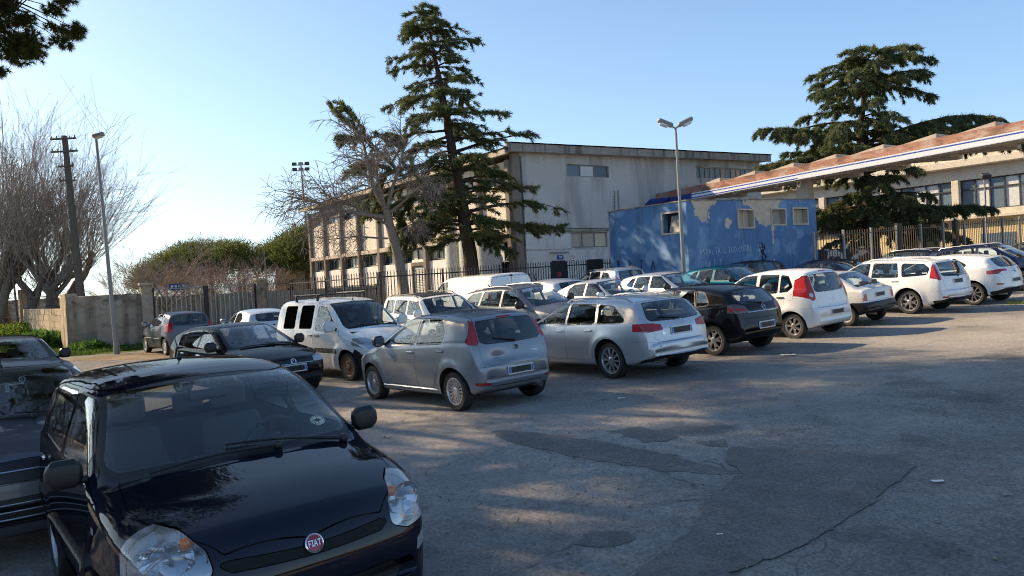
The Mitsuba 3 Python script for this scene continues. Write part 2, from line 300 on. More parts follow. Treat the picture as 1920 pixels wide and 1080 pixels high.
# ---------------------------------------------------------------- factory building
C0 = np.array([.3, 43.0, 0.0])
def local(o): return mat4(np.stack([BD, AD, UP], 1), o)          # local x along BD, y along AD
MF = local(C0)
fb = thing('factory_building', 'long two storey industrial building with pale pilastered side and stained grey end wall', 'building')
wl = add('side_wall', [box((.30, 16.5, 1.55), (.3, 29.0, 3.6)), box((.30, 15.8, 5.85), (.3, 31.0, 2.5)), box((.30, 15.8, 8.28), (.3, 31.0, .5)), box((.30, 31.0, 4), (.3, .4, 8.6))], 'panel_cream', fb, M=MF)
PIL = [.28, 3.4, 6.85, 10.2, 13.75, 17.2, 20.75, 24.25, 27.8, 31.1]
for a in PIL: add('pilaster', cbox((.02, a, 4.0), (.42, .38, 9.06), .02), 'pilaster_grey', fb, M=MF)
rnd = random.Random(5)
for k in range(len(PIL) - 1):
    a0, a1 = PIL[k] + .19, PIL[k + 1] - .19; m, w = (a0 + a1) / 2, a1 - a0
    add('sill_band', cbox((.04, m, 4.44), (.44, w, .30), .02), 'slab_cream', fb, M=MF)
    add('upper_panel', cbox((.11, m, 5.93), (.1, w - .02, 2.62), .015), 'panel_cream', fb, M=MF)
    add('top_panel', cbox((.11, m, 8.27), (.1, w - .02, .46), .015), 'panel_cream', fb, M=MF)
    if k not in (3, 0): add('lower_panel', cbox((.11, m, 1.42), (.1, w - .02, 3.84), .015), 'panel_pale', fb, M=MF)
    for z0, z1, low in ((7.28, 8.0, 0), (3.4, 4.22, 1)):
        if k == 0 and low: continue
        wn = key_for('window', fb); zc, h = (z0 + z1) / 2, z1 - z0
        add('recess', box((.42, m, zc), (.04, w, h + .08)), 'recess_dark', wn, M=MF)
        n = 4 if low else 3
        for q in range(n):
            ww = w / n; y = a0 + ww * (q + .5)
            r = rnd.random(); mt = ('pane_lit' if r < .45 else 'pane_pale' if r < .65 else 'pane_dark') if low else ('pane_pale' if r < .35 else 'pane_blue' if r < .75 else 'pane_dark')
            if low and q in (1, 3) and r > .3: mt = 'pane_dark'
            add('pane', box((.33 + .06 * rnd.random(), y, zc), (.012, ww - .08, h - .08)), mt, wn, M=MF)
        fr = [box((.30, a0 + w * q / n, zc), (.06, .05, h)) for q in range(n + 1)] + [box((.298, m, z), (.066, w, .05)) for z in (z0 + .025, z1 - .025)]
        add('frame', fr, 'frame_grey', wn, M=MF)
# roller shutter bay
sh = key_for('roller_shutter', fb); a0, a1 = 10.55, 12.25
add('frame', [cbox((.05, a0 - .08, 1.4), (.22, .16, 3.7), .01), cbox((.05, a1 + .08, 1.4), (.22, .16, 3.7), .01), cbox((.06, (a0 + a1) / 2, 3.2), (.24, 2.02, .26), .01)], 'pilaster_grey', sh, M=MF)
sl = add('slats', [cbox((.08, (a0 + a1) / 2, .0 + .11 * q), (.05, a1 - a0, .10), .02) for q in range(28)], 'shutter_grey', sh, M=MF, kind='stuff')
add('lower_panel', [cbox((.11, 13.0, 1.42), (.1, 1.1, 3.84), .015), cbox((.11, 11.4, 3.42), (.1, 2.1, .2), .01)], 'panel_pale', fb, M=MF)
# open bay next to the corner
ob = key_for('open_bay', fb)
add('recess', [box((1.6, 1.85, 1.9), (.1, 3.0, 5.2)), box((.9, .5, 1.9), (1.4, .06, 5.2)), box((.9, 3.2, 1.9), (1.4, .06, 5.2))], 'recess_dark', ob, M=MF)
add('beam', cbox((.25, 1.85, 4.15), (.3, 2.9, .28), .02), 'slab_cream', ob, M=MF)
add('broken_frame', [box((.3, 1.85, z), (.05, 2.8, .05)) for z in (2.9, 4.0)] + [box((.3, y, 3.4), (.05, .05, 1.2)) for y in (.6, 1.5, 2.4, 3.0)] + [box((.3, 1.0, 3.4), (.04, .05, 1.3), rotx(.7))], 'frame_grey', ob, M=MF)
add('pane', box((.31, 1.95, 3.45), (.01, .8, 1.0)), 'pane_pale', ob, M=MF)
# end wall facing the yard, with its openings left free
def wall_with_holes(b0, b1, z0, z1, holes, y0=.1, t=.3):
    W_ = extr([(b0, z0), (b1, z0), (b1, z1), (b0, z1)], y0, y0 + t, 'y')
    for (x0, x1, c0, c1) in holes: W_ = W_ - extr([(x0, c0), (x1, c0), (x1, c1), (x0, c1)], y0 - 1, y0 + t + 1, 'y')
    return vf(W_)
HOL = [(3.98, 7.28, 7.72, 8.44), (15.1, 21.5, 7.95, 8.75), (4.03, 6.9, 3.52, 4.42)]
add('wall_head', hull([(x, y, z) for y in (.02, .28) for x, z in ((.5, 8.99), (21.88, 8.99), (.5, 9.0), (21.88, 9.32))]), 'wall_concrete', fb, M=MF)
add('end_wall', wall_with_holes(.48, 21.9, -.6, 9.0, HOL, .0), 'wall_concrete', fb, M=MF)
add('corner_pier', cbox((.24, -.02, 4.0), (.50, .30, 9.7), .02), 'pilaster_grey', fb, M=MF)
add('far_wall', [box((21.75, 15.6, 4), (.3, 30.8, 9.0)), box((10.9, 31.2, 4), (21.7, .3, 9.0))], 'wall_concrete', fb, M=MF)
for (x0, x1, z0, z1), n, mts in zip(HOL, (3, 12, 3), (('pane_blue', 'pane_pale', 'pane_blue'), ('pane_dark', 'pane_dark', 'pane_dark', 'pane_dark', 'pane_dark', 'board_beige', 'pane_dark', 'board_beige', 'board_beige', 'pane_dark', 'pane_blue', 'board_beige'), ('slab_cream', 'slab_cream', 'pane_lit'))):
    wn = key_for('window', fb); w = (x1 - x0) / n
    for q in range(n): add('pane', box((x0 + w * (q + .5), .16, (z0 + z1) / 2), (w - .05, .012, z1 - z0)), mts[q], wn, M=MF)
    add('frame', [box((x0 + w * q, .13, (z0 + z1) / 2), (.06, .06, z1 - z0)) for q in range(n + 1)] + [box(((x0 + x1) / 2, .128, z), (x1 - x0, .064, .06)) for z in (z0 + .03, z1 - .03)], 'frame_grey' if n != 12 else 'slab_cream', wn, M=MF)
    add('back', box(((x0 + x1) / 2, .4, (z0 + z1) / 2), (x1 - x0 + .1, .02, z1 - z0 + .1)), 'recess_dark', wn, M=MF)
add('pale_panel', cbox((2.35, -.03, 3.9), (3.3, .06, .86), .01), 'wall_concrete_light', fb, M=MF)
add('plinth_panel', cbox((3.7, -.02, 1.4), (6.4, .04, 4.0), .01), 'wall_concrete_light', fb, M=MF)
add('ledge', cbox((3.7, -.05, 4.52), (6.5, .12, .10), .015), 'slab_grey', fb, M=MF)
rf = add('roof', [hull([(x, y, z) for y in (-.43, 31.8) for x, z in ((-.5, 8.89), (22.2, 9.30), (-.5, 9.0), (22.2, 9.45))])], 'slab_cream', fb, M=MF)
def slope_box(p0, p1, w, z0, z1):
    """beam from p0 to p1 (local x, y): z0, z1 = (bottom, top) at each end"""
    p0, p1 = np.array(p0), np.array(p1); d = (p1 - p0) / np.linalg.norm(p1 - p0); n = np.array([-d[1], d[0]]) * w / 2
    return hull([(*(p + s * n), z) for p, zz in ((p0, z0), (p1, z1)) for s in (-1, 1) for z in zz])
add('fascia', [slope_box((-.62, -.52), (22.4, -.52), .16, (8.86, 9.30), (9.28, 9.74))], 'slab_grey', rf, M=MF)
add('fascia', [slope_box((-.62, -.44), (-.62, 32.0), .16, (8.72, 9.02), (8.72, 9.02))], 'slab_cream', rf, M=MF)
add('felt_edge', [slope_box((-.66, -.55), (22.44, -.55), .22, (9.302, 9.36), (9.742, 9.80)), slope_box((-.64, -.45), (-.64, 32.0), .20, (9.022, 9.07), (9.022, 9.07))], 'roof_felt', rf, M=MF)
add('felt', [hull([(x, y, z) for y in (-.44, 31.9) for x, z in ((-.55, 9.0), (22.3, 9.5), (-.55, 9.06), (22.3, 9.70))])], 'roof_felt', rf, M=MF)
ds = add('downpipe', [tube([(15.4, -.1, 8.9), (15.4, -.12, 7.6)], .04, 8), tube([(7.9, -.08, 7.0), (7.9, -.10, 5.6)], .035, 8)], 'steel_galv', fb, M=MF)
add('downpipe', [tube([(.62, -.09, 8.7), (.62, -.10, -.2)], .05, 8)], 'slab_grey', fb, M=MF)
add('cable', [tube([(1.0, -.05, 4.7), (7.5, -.05, 4.62), (7.6, -.05, 6.9)], .018, 6)], 'roof_felt', fb, M=MF)
for a in (7.1, 20.5): add('downpipe', [tube([(-.24, a, 8.5), (-.24, a, -.2)], .055, 8)], 'slab_grey', fb, M=MF)
# tube lamp and little notices on the end wall
def wall_board(name, label, cat, b, z, w, h, mt, extra=()):
    k = thing(name, label, cat); add('board', cbox((b, -.075, z), (w, .03, h), .006), mt, k, M=MF)
    for n_, msh, m_ in extra: add(n_, msh, m_, k, M=MF)
wall_board('wall_sign', 'small blue notice under the tube lamp on the grey end wall', 'sign', 3.10, 2.98, .46, .26, 'sign_blue', [('lettering', [box((3.10, -.094, 3.03), (.3, .004, .03)), box((3.10, -.094, 2.95), (.22, .004, .03))], 'sign_white')])
def ring_mesh(b, z, r0, r1, y): v, f = lathe([(r0, 0), (r1, 0), (r1, .004), (r0, .004)], 24); return v @ rotx(PI / 2).T + [b, y, z], f
wall_board('wall_sign', 'white notice with a red prohibition ring on the grey end wall', 'sign', 4.05, 2.92, .34, .46, 'sign_white', [('symbol', [ring_mesh(4.05, 2.99, .09, .12, -.092), box((4.05, -.094, 2.99), (.2, .004, .03), roty(.8))], 'sign_red'), ('lettering', [box((4.05, -.094, 2.78), (.22, .004, .04))], 'frame_dark')])
k = thing('tube_lamp', 'long unlit tube lamp fixed to the grey end wall above the notices', 'lamp'); add('housing', rbox((3.05, -.12, 3.26), (1.35, .1, .09), .03), 'steel_galv', k, M=MF)
for (a, b, r, zt, lb) in ((3.95, -1.5, .61, 4.30, 'slim white cylindrical silo left of the cedar trunk'), (2.45, -1.45, .62, 4.40, 'white cylindrical silo half hidden behind the cedar trunk'), (.50, -1.5, .70, 4.55, 'widest white cylindrical silo right of the cedar trunk')):
    s = thing('silo', lb, 'silo', 'white silos beside the factory'); P = lambda m: xf(m, t=(b, a, 0))
    add('shell', P(lathe([(r, -.3), (r, zt - .02), (r - .03, zt)], 40)), 'silo_white', s, 40, MF)
    add('lid', P(lathe([(r - .03, zt), (r + .02, zt + .01), (r + .02, zt + .05), (r * .5, zt + .11), (.001, zt + .13)], 40)), 'silo_white', s, 30, MF)
    for z in (1.5, 3.0): add('joint_ring', P(lathe([(r, z), (r + .012, z + .01), (r + .012, z + .05), (r, z + .06)], 40)), 'silo_white', s, False, MF)

# ---------------------------------------------------------------- blue building
CB = np.array([6.62, 28.75, 0.0]); MB_ = local(CB)
bb = thing('blue_building', 'low flat blue painted building with peeling paint and white graffiti', 'building')
HB = [(2.94, 3.86, 3.47, 4.13), (5.06, 5.95, 3.58, 4.18), (6.5, 7.47, 3.60, 4.22)]
shape = extr([(0, -.4), (8.15, -.4), (8.15, 4.66), (0, 4.47)], 0, 4.27, 'y')
for (x0, x1, z0, z1) in HB: shape = shape - extr([(x0, z0), (x1, z0), (x1, z1), (x0, z1)], -1, .32, 'y')
shape = shape - extr([(.34, 3.33), (1.2, 3.33), (1.2, 4.07), (.34, 4.07)], -1, .32, 'x')
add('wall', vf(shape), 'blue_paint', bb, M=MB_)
add('coping', [slope_box((-.04, .02), (8.19, .02), .14, (4.462, 4.50), (4.652, 4.69)), slope_box((.02, .10), (.02, 4.3), .12, (4.458, 4.50), (4.458, 4.50))], 'slab_grey', bb, M=MB_)
for n_, (x0, x1, z0, z1) in enumerate(HB):
    wn = key_for('window', bb); xm, zm, w, h = (x0 + x1) / 2, (z0 + z1) / 2, x1 - x0, z1 - z0
    add('frame', [box((xm, -.005, z1 + .03), (w + .12, .09, .06)), box((xm, -.005, z0 - .03), (w + .12, .09, .06)), box((x0 - .03, -.005, zm), (.06, .088, h)), box((x1 + .03, -.005, zm), (.06, .088, h))], 'frame_beige', wn, M=MB_)
    add('board', box((xm, .22, zm), (w, .03, h)), 'board_beige', wn, M=MB_)
    add('reveal', [box((x0 + .012, .12, zm), (.02, .2, h)), box((x1 - .012, .12, zm), (.02, .2, h))], 'board_beige', wn, M=MB_)
    if n_ == 1: add('leaning_board', box((xm - .1, .12, zm - .02), (.5, .02, h * .9), roty(.6)), 'slab_grey', wn, M=MB_)
    else: add('batten', box((xm + .1, .19, zm), (.05, .03, h)), 'frame_beige', wn, M=MB_)
wn = key_for('window', bb)
add('frame', [box((-.005, .77, z), (.09, .98, .06)) for z in (3.30, 4.10)] + [box((-.005, y, 3.7), (.088, .06, .74)) for y in (.31, 1.23)], 'frame_beige', wn, M=MB_)
add('recess', box((.28, .77, 3.7), (.03, .86, .74)), 'recess_dark', wn, M=MB_)
add('tilted_sash', box((.14, .66, 3.66), (.03, .55, .66), rotx(.0) @ roty(.25)), 'frame_grey', wn, M=MB_)
# handwriting: letters as thin strokes
STROKES = {'A': [[(0, 0), (.3, 1), (.6, 0)], [(.12, .4), (.5, .4)]], 'S': [[(.55, .9), (.3, 1), (.05, .8), (.3, .52), (.55, .3), (.3, 0), (.02, .1)]], 'C': [[(.55, .88), (.3, 1), (.05, .7), (.05, .3), (.3, 0), (.55, .12)]], 'O': [[(.3, 1), (.05, .7), (.05, .3), (.3, 0), (.55, .3), (.55, .7), (.3, 1)]],
           'L': [[(.05, 1), (.05, 0), (.5, .02)]], 'T': [[(0, 1), (.6, .98)], [(.3, 1), (.3, 0)]], 'I': [[(.1, .75), (.1, 0)], [(.1, .98), (.12, 1.0)]], 'U': [[(.05, 1), (.05, .25), (.3, 0), (.55, .25), (.55, 1)]], 'R': [[(.05, 0), (.05, 1), (.45, .9), (.45, .6), (.05, .5), (.55, 0)]], 'E': [[(.5, 1), (.05, 1), (.05, 0), (.5, 0)], [(.05, .5), (.4, .52)]], 'N': [[(.05, 0), (.05, 1), (.5, 0), (.5, 1)]], 'B': [[(.05, 0), (.05, 1), (.45, .85), (.1, .55), (.55, .3), (.05, 0)]], '~': [[(0, .1), (.2, .9), (.35, .2), (.5, 1), (.6, .1)]]}
def scrawl(text, b, z, h, sp=1.0, rad=.012, seed=1, slope=0.0):
    r = random.Random(seed); ms = []
    for ch in text:
        if ch != ' ':
            k = h * (.9 + .25 * r.random()); dz = h * .12 * (r.random() - .5)
            for s in STROKES[ch]:
                P = [(b + u * k * .8, -.008, z + dz + w_ * k + slope * 0) for u, w_ in s]
                for p0, p1 in zip(P[:-1], P[1:]): ms.append(tube([p0, p1], rad, 5))
        b += h * (.72 if ch not in ' I' else .36) * sp; z += slope
    return ms
prin('spray_white', (.42, .50, .58), .7); prin('spray_dark', (.012, .02, .06), .7)
add('graffiti_writing', scrawl('ASCOLTA IL TUO CUORE', .62, 2.40, .22, 1.10, .0125, 3, .006), 'spray_white', bb, M=MB_, label='white handwritten line of graffiti', kind='stuff')
add('graffiti_writing', scrawl('NON L T', .68, 1.94, .26, 1.1, .0125, 4), 'spray_white', bb, M=MB_, kind='stuff')
add('graffiti_tag', scrawl('B', 4.30, 2.05, .62, 1, .030, 5) + scrawl('~R', 4.12, 2.30, .5, .6, .012, 6), 'spray_dark', bb, M=MB_)
add('graffiti_tag', scrawl('R', 4.12, 2.25, .50, .6, .014, 8), 'spray_white', bb, M=MB_)
add('graffiti_tag', scrawl('SE C', .6, 1.75, .34, .95, .02, 21) + scrawl('~~A', .5, 1.30, .32, 1.0, .02, 22), 'spray_dark', fb, M=MF @ mat4(None, (0, -.06, 0)), kind='stuff')
ML_ = MB_ @ mat4(np.array([[0, 1, 0], [-1, 0, 0], [0, 0, 1.0]]), (0, 4.1, 0))
add('graffiti_tag', scrawl('B T A', .9, 1.95, .42, 1.4, .016, 9) + scrawl('~', .2, 2.1, .35, .8, .01, 11), 'spray_dark', bb, M=ML_)

# ---------------------------------------------------------------- canopy
KP = np.array([9.25, 48.55, 0.0]); MK = mat4(np.stack([-AD, BD, UP], 1), KP)   # local x along the canopy, y away from us
cn = thing('canopy_roof', 'long canopy roof with brick red edge and white gutter striped blue', 'canopy')
SL = .026; zb = lambda t: 5.93 + SL * t; Lc = 30.0
def kb(t0, t1, y0, y1, h0, h1, dy=0.0):
    return hull([(t, y + (dy if h == h1 else 0), zb(t) + h) for t in (t0, t1) for y in (y0, y1) for h in (h0, h1)])
nf = 12
for q in range(nf):
    t0, t1 = q * Lc / nf + .004, (q + 1) * Lc / nf - .004
    add('brick_edge', [kb(t0, t1, .05, .45, .40, .80, .03)], 'brick_red', cn, M=MK)
rnd = random.Random(3)
add('tile_edge', [kb(t, t + .10, .02, .2, .385 - .02 * rnd.random(), .43) for t in np.arange(.1, Lc, .165)], 'brick_red', cn, M=MK, kind='stuff')
gt = [0, 3.2, 10.4, Lc]
for q in range(3):
    t0, t1 = gt[q] + .003, gt[q + 1] - .003; d = (.02, 0, -.04)[q]; mt = 'gutter_white' if q else 'tarp_blue'
    g = add('gutter', [kb(t0, t1, -.22 + d, .04, .03, .37)], mt, cn, M=MK)
    if q:
        add('gutter_stripe', [kb(t0 + .01, t1 - .01, -.226 + d, -.20, .25, .31)], 'gutter_blue', g, M=MK)
        add('gutter_stripe', [kb(t0 + .01, t1 - .01, -.226 + d, -.20, .06, .125)], 'gutter_blue' if q == 1 else 'gutter_white', g, M=MK)
add('front_beam', [kb(0, Lc, .05, .45, -.02, .39)], 'slab_cream', cn, M=MK)
add('rear_beam', [kb(0, Lc, 2.2, 2.32, .16, .30)], 'slab_cream', cn, M=MK)
add('soffit', [kb(0, Lc,   .46, 2.19, .30, .38)], 'slab_cream', cn, M=MK)
vw = 2.45
for q in range(int(Lc / vw)):
    t0 = q * vw + .02; t1 = t0 + vw - .04
    add('roof_vault', [hull([(t, y, zb(t) + .70 + z) for y in (.35, 2.6) for t, z in ((t0, 0), (t1, 0), (t0, .03), (t0 + vw * .62, .19), (t1, .34))] )], 'slab_cream', cn, M=MK)
    add('vault_end', [hull([(t, y, zb(t) + z) for y in (2.33, 2.75) for t, z in ((t0, .26), (t1, .26), (t0, .22), (t1 - .3, .0), (t1, .02))])], 'wall_ivory', cn, M=MK)
    add('cross_beam', [kb(t1 - .1, t1 + .1, .46, 2.19, .06, .29)], 'slab_cream', cn, M=MK)
for t in (9.95, 23.5): add('column', [cbox((t, 1.0, 2.7), (.66, .6, 7.1), .03)], 'slab_cream', cn, M=MK)
prin('cable_white', (.6, .58, .52), .6)
for t, s in ((10.3, .34), (8.9, .16), (6.2, .12)):
    add('hanging_cable', [tube([(t - .09, -.02, zb(t)), (t - .10, -.02, zb(t) - s * .6), (t - .03, -.02, zb(t) - s), (t + .04, -.02, zb(t) - s * .9), (t + .09, -.02, zb(t) - s * .4), (t + .08, -.02, zb(t))], .016, 6)], 'cable_white', cn, M=MK)
tp = thing('blue_tarpaulin', 'dark blue tarpaulin wrapped around the left end of the canopy', 'tarpaulin')
add('sheet', [hull([(-1.9, -.3, 6.0), (-1.9, .6, 6.0), (-1.9, .2, 6.38), (.6, -.34, 5.93), (.6, .02, 5.95), (1.6, -.3, 6.35), (.2, .6, 6.45), (-1.2, .3, 6.5)])], 'tarp_blue', tp, True, M=MK)

# ---------------------------------------------------------------- fences and gates
_bar = {}
def bar_dict(h, w, mt, tip=True):
    kk = (round(h, 2), w, mt)
    if kk not in _bar:
        b = box((0, 0, h / 2), (w, w, h)); ms = [b]
        if tip: ms.append(hull([(w, 0, h), (-w, 0, h), (0, w, h), (0, -w, h), (0, 0, h + .10)]))
        _bar[kk] = mikit.ply(join(ms), mt)
    return _bar[kk]
def fence(root, O, D, s0, s1, top, base, pitch, mt, w=.022, posts=2.6, post_mt=None, rails=(.12, -.14), tip=True, limit=300, post_w=.06, bar_name='bar'):
    """bars between s0 and s1 along D from O; top(s), base(s) in z"""
    a = math.atan2(D[1], D[0]); n = 0; rest = []
    hs = top(0.5 * (s0 + s1)) - base(.5 * (s0 + s1))
    for s in np.arange(s0 + pitch * .5, s1, pitch):
        P = O + D * s; zb_, zt_ = base(s), top(s)
        M_ = mat4(rotz(a), (P[0], P[1], zb_)); M_[2, 2] = (zt_ - zb_) / hs
        add(bar_name, bar_dict(hs, w, mt, tip), mt, root, M=M_)
    for r in rails:
        pts = []
        za = lambda s: (base(s) if r > 0 else top(s)) + r
        p0, p1 = O + D * s0, O + D * s1; n_ = np.array([-D[1], D[0], 0]) * .02
        add('rail', hull([(p + e * n_) + [0, 0, zz + dz] for p, zz in ((p0, za(s0)), (p1, za(s1))) for e in (-1, 1) for dz in (-.022, .022)]), mt, root)
    if posts:
        for s in np.linspace(s0, s1, max(2, int(round((s1 - s0) / posts)) + 1)):
            P = O + D * s; add('post', cbox((P[0], P[1], (base(s) - .15 + top(s) + .03) / 2), (post_w, post_w, top(s) - base(s) + .2), .006, rotz(a)), post_mt or mt, root)
F1 = np.array([3.9, 33.6, 0]); gzz = lambda P: float(gz(P[0], P[1]))
f1 = thing('iron_fence', 'dark spiked iron fence in front of the factory behind the white van', 'fence')
b1 = lambda s: gzz(F1 + BD * s) + .06; t1 = lambda s: 2.50 + .014 * s
for s0, s1 in ((-10.5, -2.72), (-1.93, -.76), (.08, .62)): fence(f1, F1, BD, s0, s1, t1, b1, .128, 'iron_dark', .024, 2.6)
for s0, s1, lb in ((-2.70, -1.95, 'dark sheet metal gate leaf with a red notice'), (-.74, .06, None)):
    m = F1 + BD * (s0 + s1) / 2; a = math.radians(35)
    g = add('gate_leaf', cbox((m[0], m[1], (b1(s0) + 2.56) / 2), (s1 - s0 - .02, .05, 2.56 - b1(s0)), .01, rotz(a)), 'iron_dark', f1, label=lb)
    if lb: add('notice', box(m + np.array([.574, -.819, 0]) * .03 + [0, 0, 1.98], (.2, .01, .2), rotz(a)), 'sign_red', g)
P0, P1 = F1 + BD * .62, F1 + BD * 1.2   # the end of the fence bends down to the blue wall
add('bent_rail', [tube([F1 + BD * .6 + [0, 0, 2.38], F1 + BD * .95 + [0, 0, 2.36], F1 + BD * 1.25 + [0, 0, 1.9]], .028, 6)], 'iron_dark', f1)
f1b = thing('iron_fence', 'short return of dark iron fence running back towards the factory', 'fence')
OR = F1 + BD * -10.5; fence(f1b, OR, AD, .1, 9.5, lambda s: 2.35, lambda s: gzz(OR) + .06, .25, 'iron_dark', .024, 3.0)
F2 = np.array([12.75, 32.5, 0]); f2 = thing('iron_fence', 'tall spiked fence of thin bars along the right side behind the cars', 'fence')
fence(f2, F2, BD, .05, 22.0, lambda s: 3.16 + .036 * s, lambda s: gzz(F2 + BD * s), .20, 'iron_rusty', .024, 2.3, 'iron_pale', (.15, -.16), False, post_w=.10)
for s in (6.8, 12.3): 
    P = F2 + BD * s; add('gate_post', cbox((P[0], P[1], gzz(P) + 1.4), (.34, .2, 2.9), .02, rotz(math.radians(35))), 'iron_dark', f2)
lw2 = thing('low_boundary_wall', 'low dark wall with white painted patches behind the right hand fence', 'wall')
diff('graffiti_low', proc(lambda p, n, uv: mix((.06, .055, .05), (.52, .50, .48), smoothstep(.50, .56, fbm(p.x * 1.5, p.y * 1.5, p.z * 2.6, 4)))))
P = F2 + BD * 3.6 + AD * 1.3; add('wall', cbox((P[0], P[1], gzz(P) + .9), (6.6, .22, 2.0), .02, rotz(math.radians(35))), 'graffiti_low', lw2)

gz0 = float(gz(-12, 30))
gate = thing('double_gate', 'wide double gate of thin pale bars between two stone pillars', 'gate')
GP = lambda s: LW + BD * s
tg = lambda s: 2.28; bg = lambda s: gz0 + .08
fence(gate, LW, BD, 3.24, 5.30, tg, bg, .205, 'iron_pale', .028, 0, rails=(.06, -.03))
fence(gate, LW, BD, 5.54, 7.62, tg, bg, .205, 'iron_pale', .028, 0, rails=(.06, -.03))
for s, w in ((3.22, .08), (5.42, .22), (7.63, .08)):
    P = GP(s); add('gate_stile', cbox((P[0], P[1], gz0 + 1.23), (w, .09, 2.46), .01, rotz(math.radians(35))), 'iron_dark', gate)
for s, lb in ((2.94, 'squared stone gate pillar at the end of the stained wall'), (7.90, 'pale stone gate pillar with a flat cap right of the double gate')):
    P = GP(s); pl_ = thing('gate_pillar', lb, 'pillar', 'stone pillars of the double gate')
    add('shaft', cbox((P[0], P[1], gz0 + 1.25), (.44, .44, 2.66), .02, rotz(math.radians(35))), 'plaster_old', pl_)
    add('cap', cbox((P[0], P[1], gz0 + 2.64), (.54, .54, .12), .02, rotz(math.radians(35))), 'block_stone', pl_)
f3 = thing('iron_fence', 'pale bar fence right of the stone gate pillar', 'fence')
fence(f3, LW, BD, 8.16, 11.15, lambda s: 2.36, bg, .19, 'iron_rusty', .022, 3.0, 'iron_dark', (.1, -.12))
f4 = thing('low_railing', 'low dark railing with a flat top left of the factory fence', 'railing')
fence(f4, LW, BD, 11.2, 13.85, lambda s: 1.97, lambda s: gz0 + .1, .16, 'iron_dark', .03, 1.3, 'iron_dark', (.15, -.02, -.22), False)

# ---------------------------------------------------------------- old stained wall at the left
ow = thing('stone_wall', 'old stained masonry wall turning a corner behind the grey hatchback', 'wall')
R35 = rotz(math.radians(35)); RW = rotz(math.radians(128.5))
def rough_box(c, s, R, seed, amp=.03, sub=4):
    m = trimesh.creation.box(s).subdivide().subdivide().subdivide() if sub >= 3 else trimesh.creation.box(s).subdivide().subdivide()
    v = np.asarray(m.vertices); n = meshkit.fbm(v * 2.2 + seed * 7, 3, seed) - .5; d = v / (np.abs(v).max(0) + 1e-9)
    v = v + np.sign(v) * (np.abs(d) > .96) * (n[:, None] * amp * 2); return v @ R.T + np.asarray(c, float), np.asarray(m.faces)
P = GP(1.45); add('front_face', rough_box((P[0] - .1, P[1] + .17, .95), (2.95, .36, 2.32), R35, 2, .05), 'plaster_old', ow)
P = LW + WA * .95 + BD * .10; add('corner_pier', rough_box((P[0], P[1], 1.0), (1.5, .40, 2.46), RW, 3, .05), 'block_stone', ow)
rnd = random.Random(9); blk = [mikit.ply(rough_box((0, 0, 0), (.72, .30, .275), np.eye(3), q, .012, 2), 'block_stone') for q in range(3)]
Lw, ch = 15.6, .285
for r in range(6):
    s = 1.75 + (.36 if r % 2 else 0)
    while s < Lw - .3:
        P = LW + WA * s + BD * (.12 + rnd.uniform(-.012, .012))
        add('block', blk[rnd.randrange(3)], 'block_stone' if rnd.random() < .6 else 'block_stone_warm', ow, M=mat4(RW, (P[0], P[1], gz0 + .06 + ch * (r + .5)))); s += .735
P = LW + WA * (Lw + 1.75) / 2 + BD * .2 ; add('mortar_core', box((P[0] + 8.0 * 0, P[1], .65), (Lw - 1.7, .22, 1.66), RW), 'plaster_old', ow)
P = LW + WA * (Lw - .1) + BD * .1; add('end_pier', rough_box((P[0], P[1], 1.25), (.6, .5, 2.9), RW, 5, .04), 'block_stone', ow)
fw = thing('boundary_wall', 'long low grey wall seen through the bars of the gate', 'wall'); add('wall', box((-26, 52.8, .75), (34, .3, 2.3)), 'slab_grey', fw)
fw2 = thing('boundary_wall', 'weathered grey wall far behind the bare tree at the left', 'wall'); add('wall', rough_box((-36, 52, .6), (16, .4, 3.2), np.eye(3), 6, .05), 'plaster_old', fw2)

# ---------------------------------------------------------------- building behind the right hand fence
yb = thing('school_building', 'pale yellow two storey building with ribbon windows behind the right hand fence', 'building')
YB = np.array([31.8, 56.0, .6]) + AD * 16; MY = mat4(np.stack([-AD, BD, UP], 1), YB)
add('wall', box((22, .2, 1.9), (46, .4, 3.8)), 'wall_yellow', yb, M=MY); add('wall', [box((22, .2, 4.11), (46, .398, .58)), box((22, .2, 7.05), (46, .4, .9))], 'wall_ivory', yb, M=MY)
add('parapet', [cbox((22, -.25, 7.75), (47, 1.0, .5), .03), cbox((22, .35, 8.55), (45, .4, 1.0), .03)], 'wall_ivory', yb, M=MY)
add('lower_cornice', [cbox((22, -.25, 3.9), (46, .5, .22), .02)], 'wall_ivory', yb, M=MY)
for q in range(8):
    x0 = 1.0 + q * 5.3; wn = key_for('window', yb)
    for j in range(5): add('pane', box((x0 + .5 + j * .94, .28, 5.5), (.86, .02, 2.1)), 'pane_pale' if (q * 3 + j * 2) % 5 < 3 else 'pane_blue', wn, M=MY)
    add('frame', [box((x0 + .03 + j * .94, .22, 5.5), (.09, .1, 2.2)) for j in range(6)] + [box((x0 + 2.4, .218, z), (4.8, .1, .09)) for z in (4.42, 5.9, 6.56)], 'frame_dark', wn, M=MY)
    add('pier', cbox((x0 - .25, .1, 5.5), (.5, .5, 2.25), .02), 'wall_ivory', yb, M=MY)
    if q % 2 == 0: add('dark_opening', box((x0 + 2.4, -.02, 1.6), (2.6, .06, 2.6)), 'recess_dark', yb, M=MY)
    else: add('blue_door', box((x0 + 2.4, -.02, 1.5), (2.2, .06, 2.4)), 'pane_blue', yb, M=MY)
add('roof_room', [box((12, 5, 9.6), (10, 6, 1.6)), box((12, 5, 10.5), (10.6, 6.6, .2))], 'frame_grey', yb, M=MY)
lp = thing('wall_floodlight', 'small floodlight on a thin pole in front of the yellow building', 'lamp')
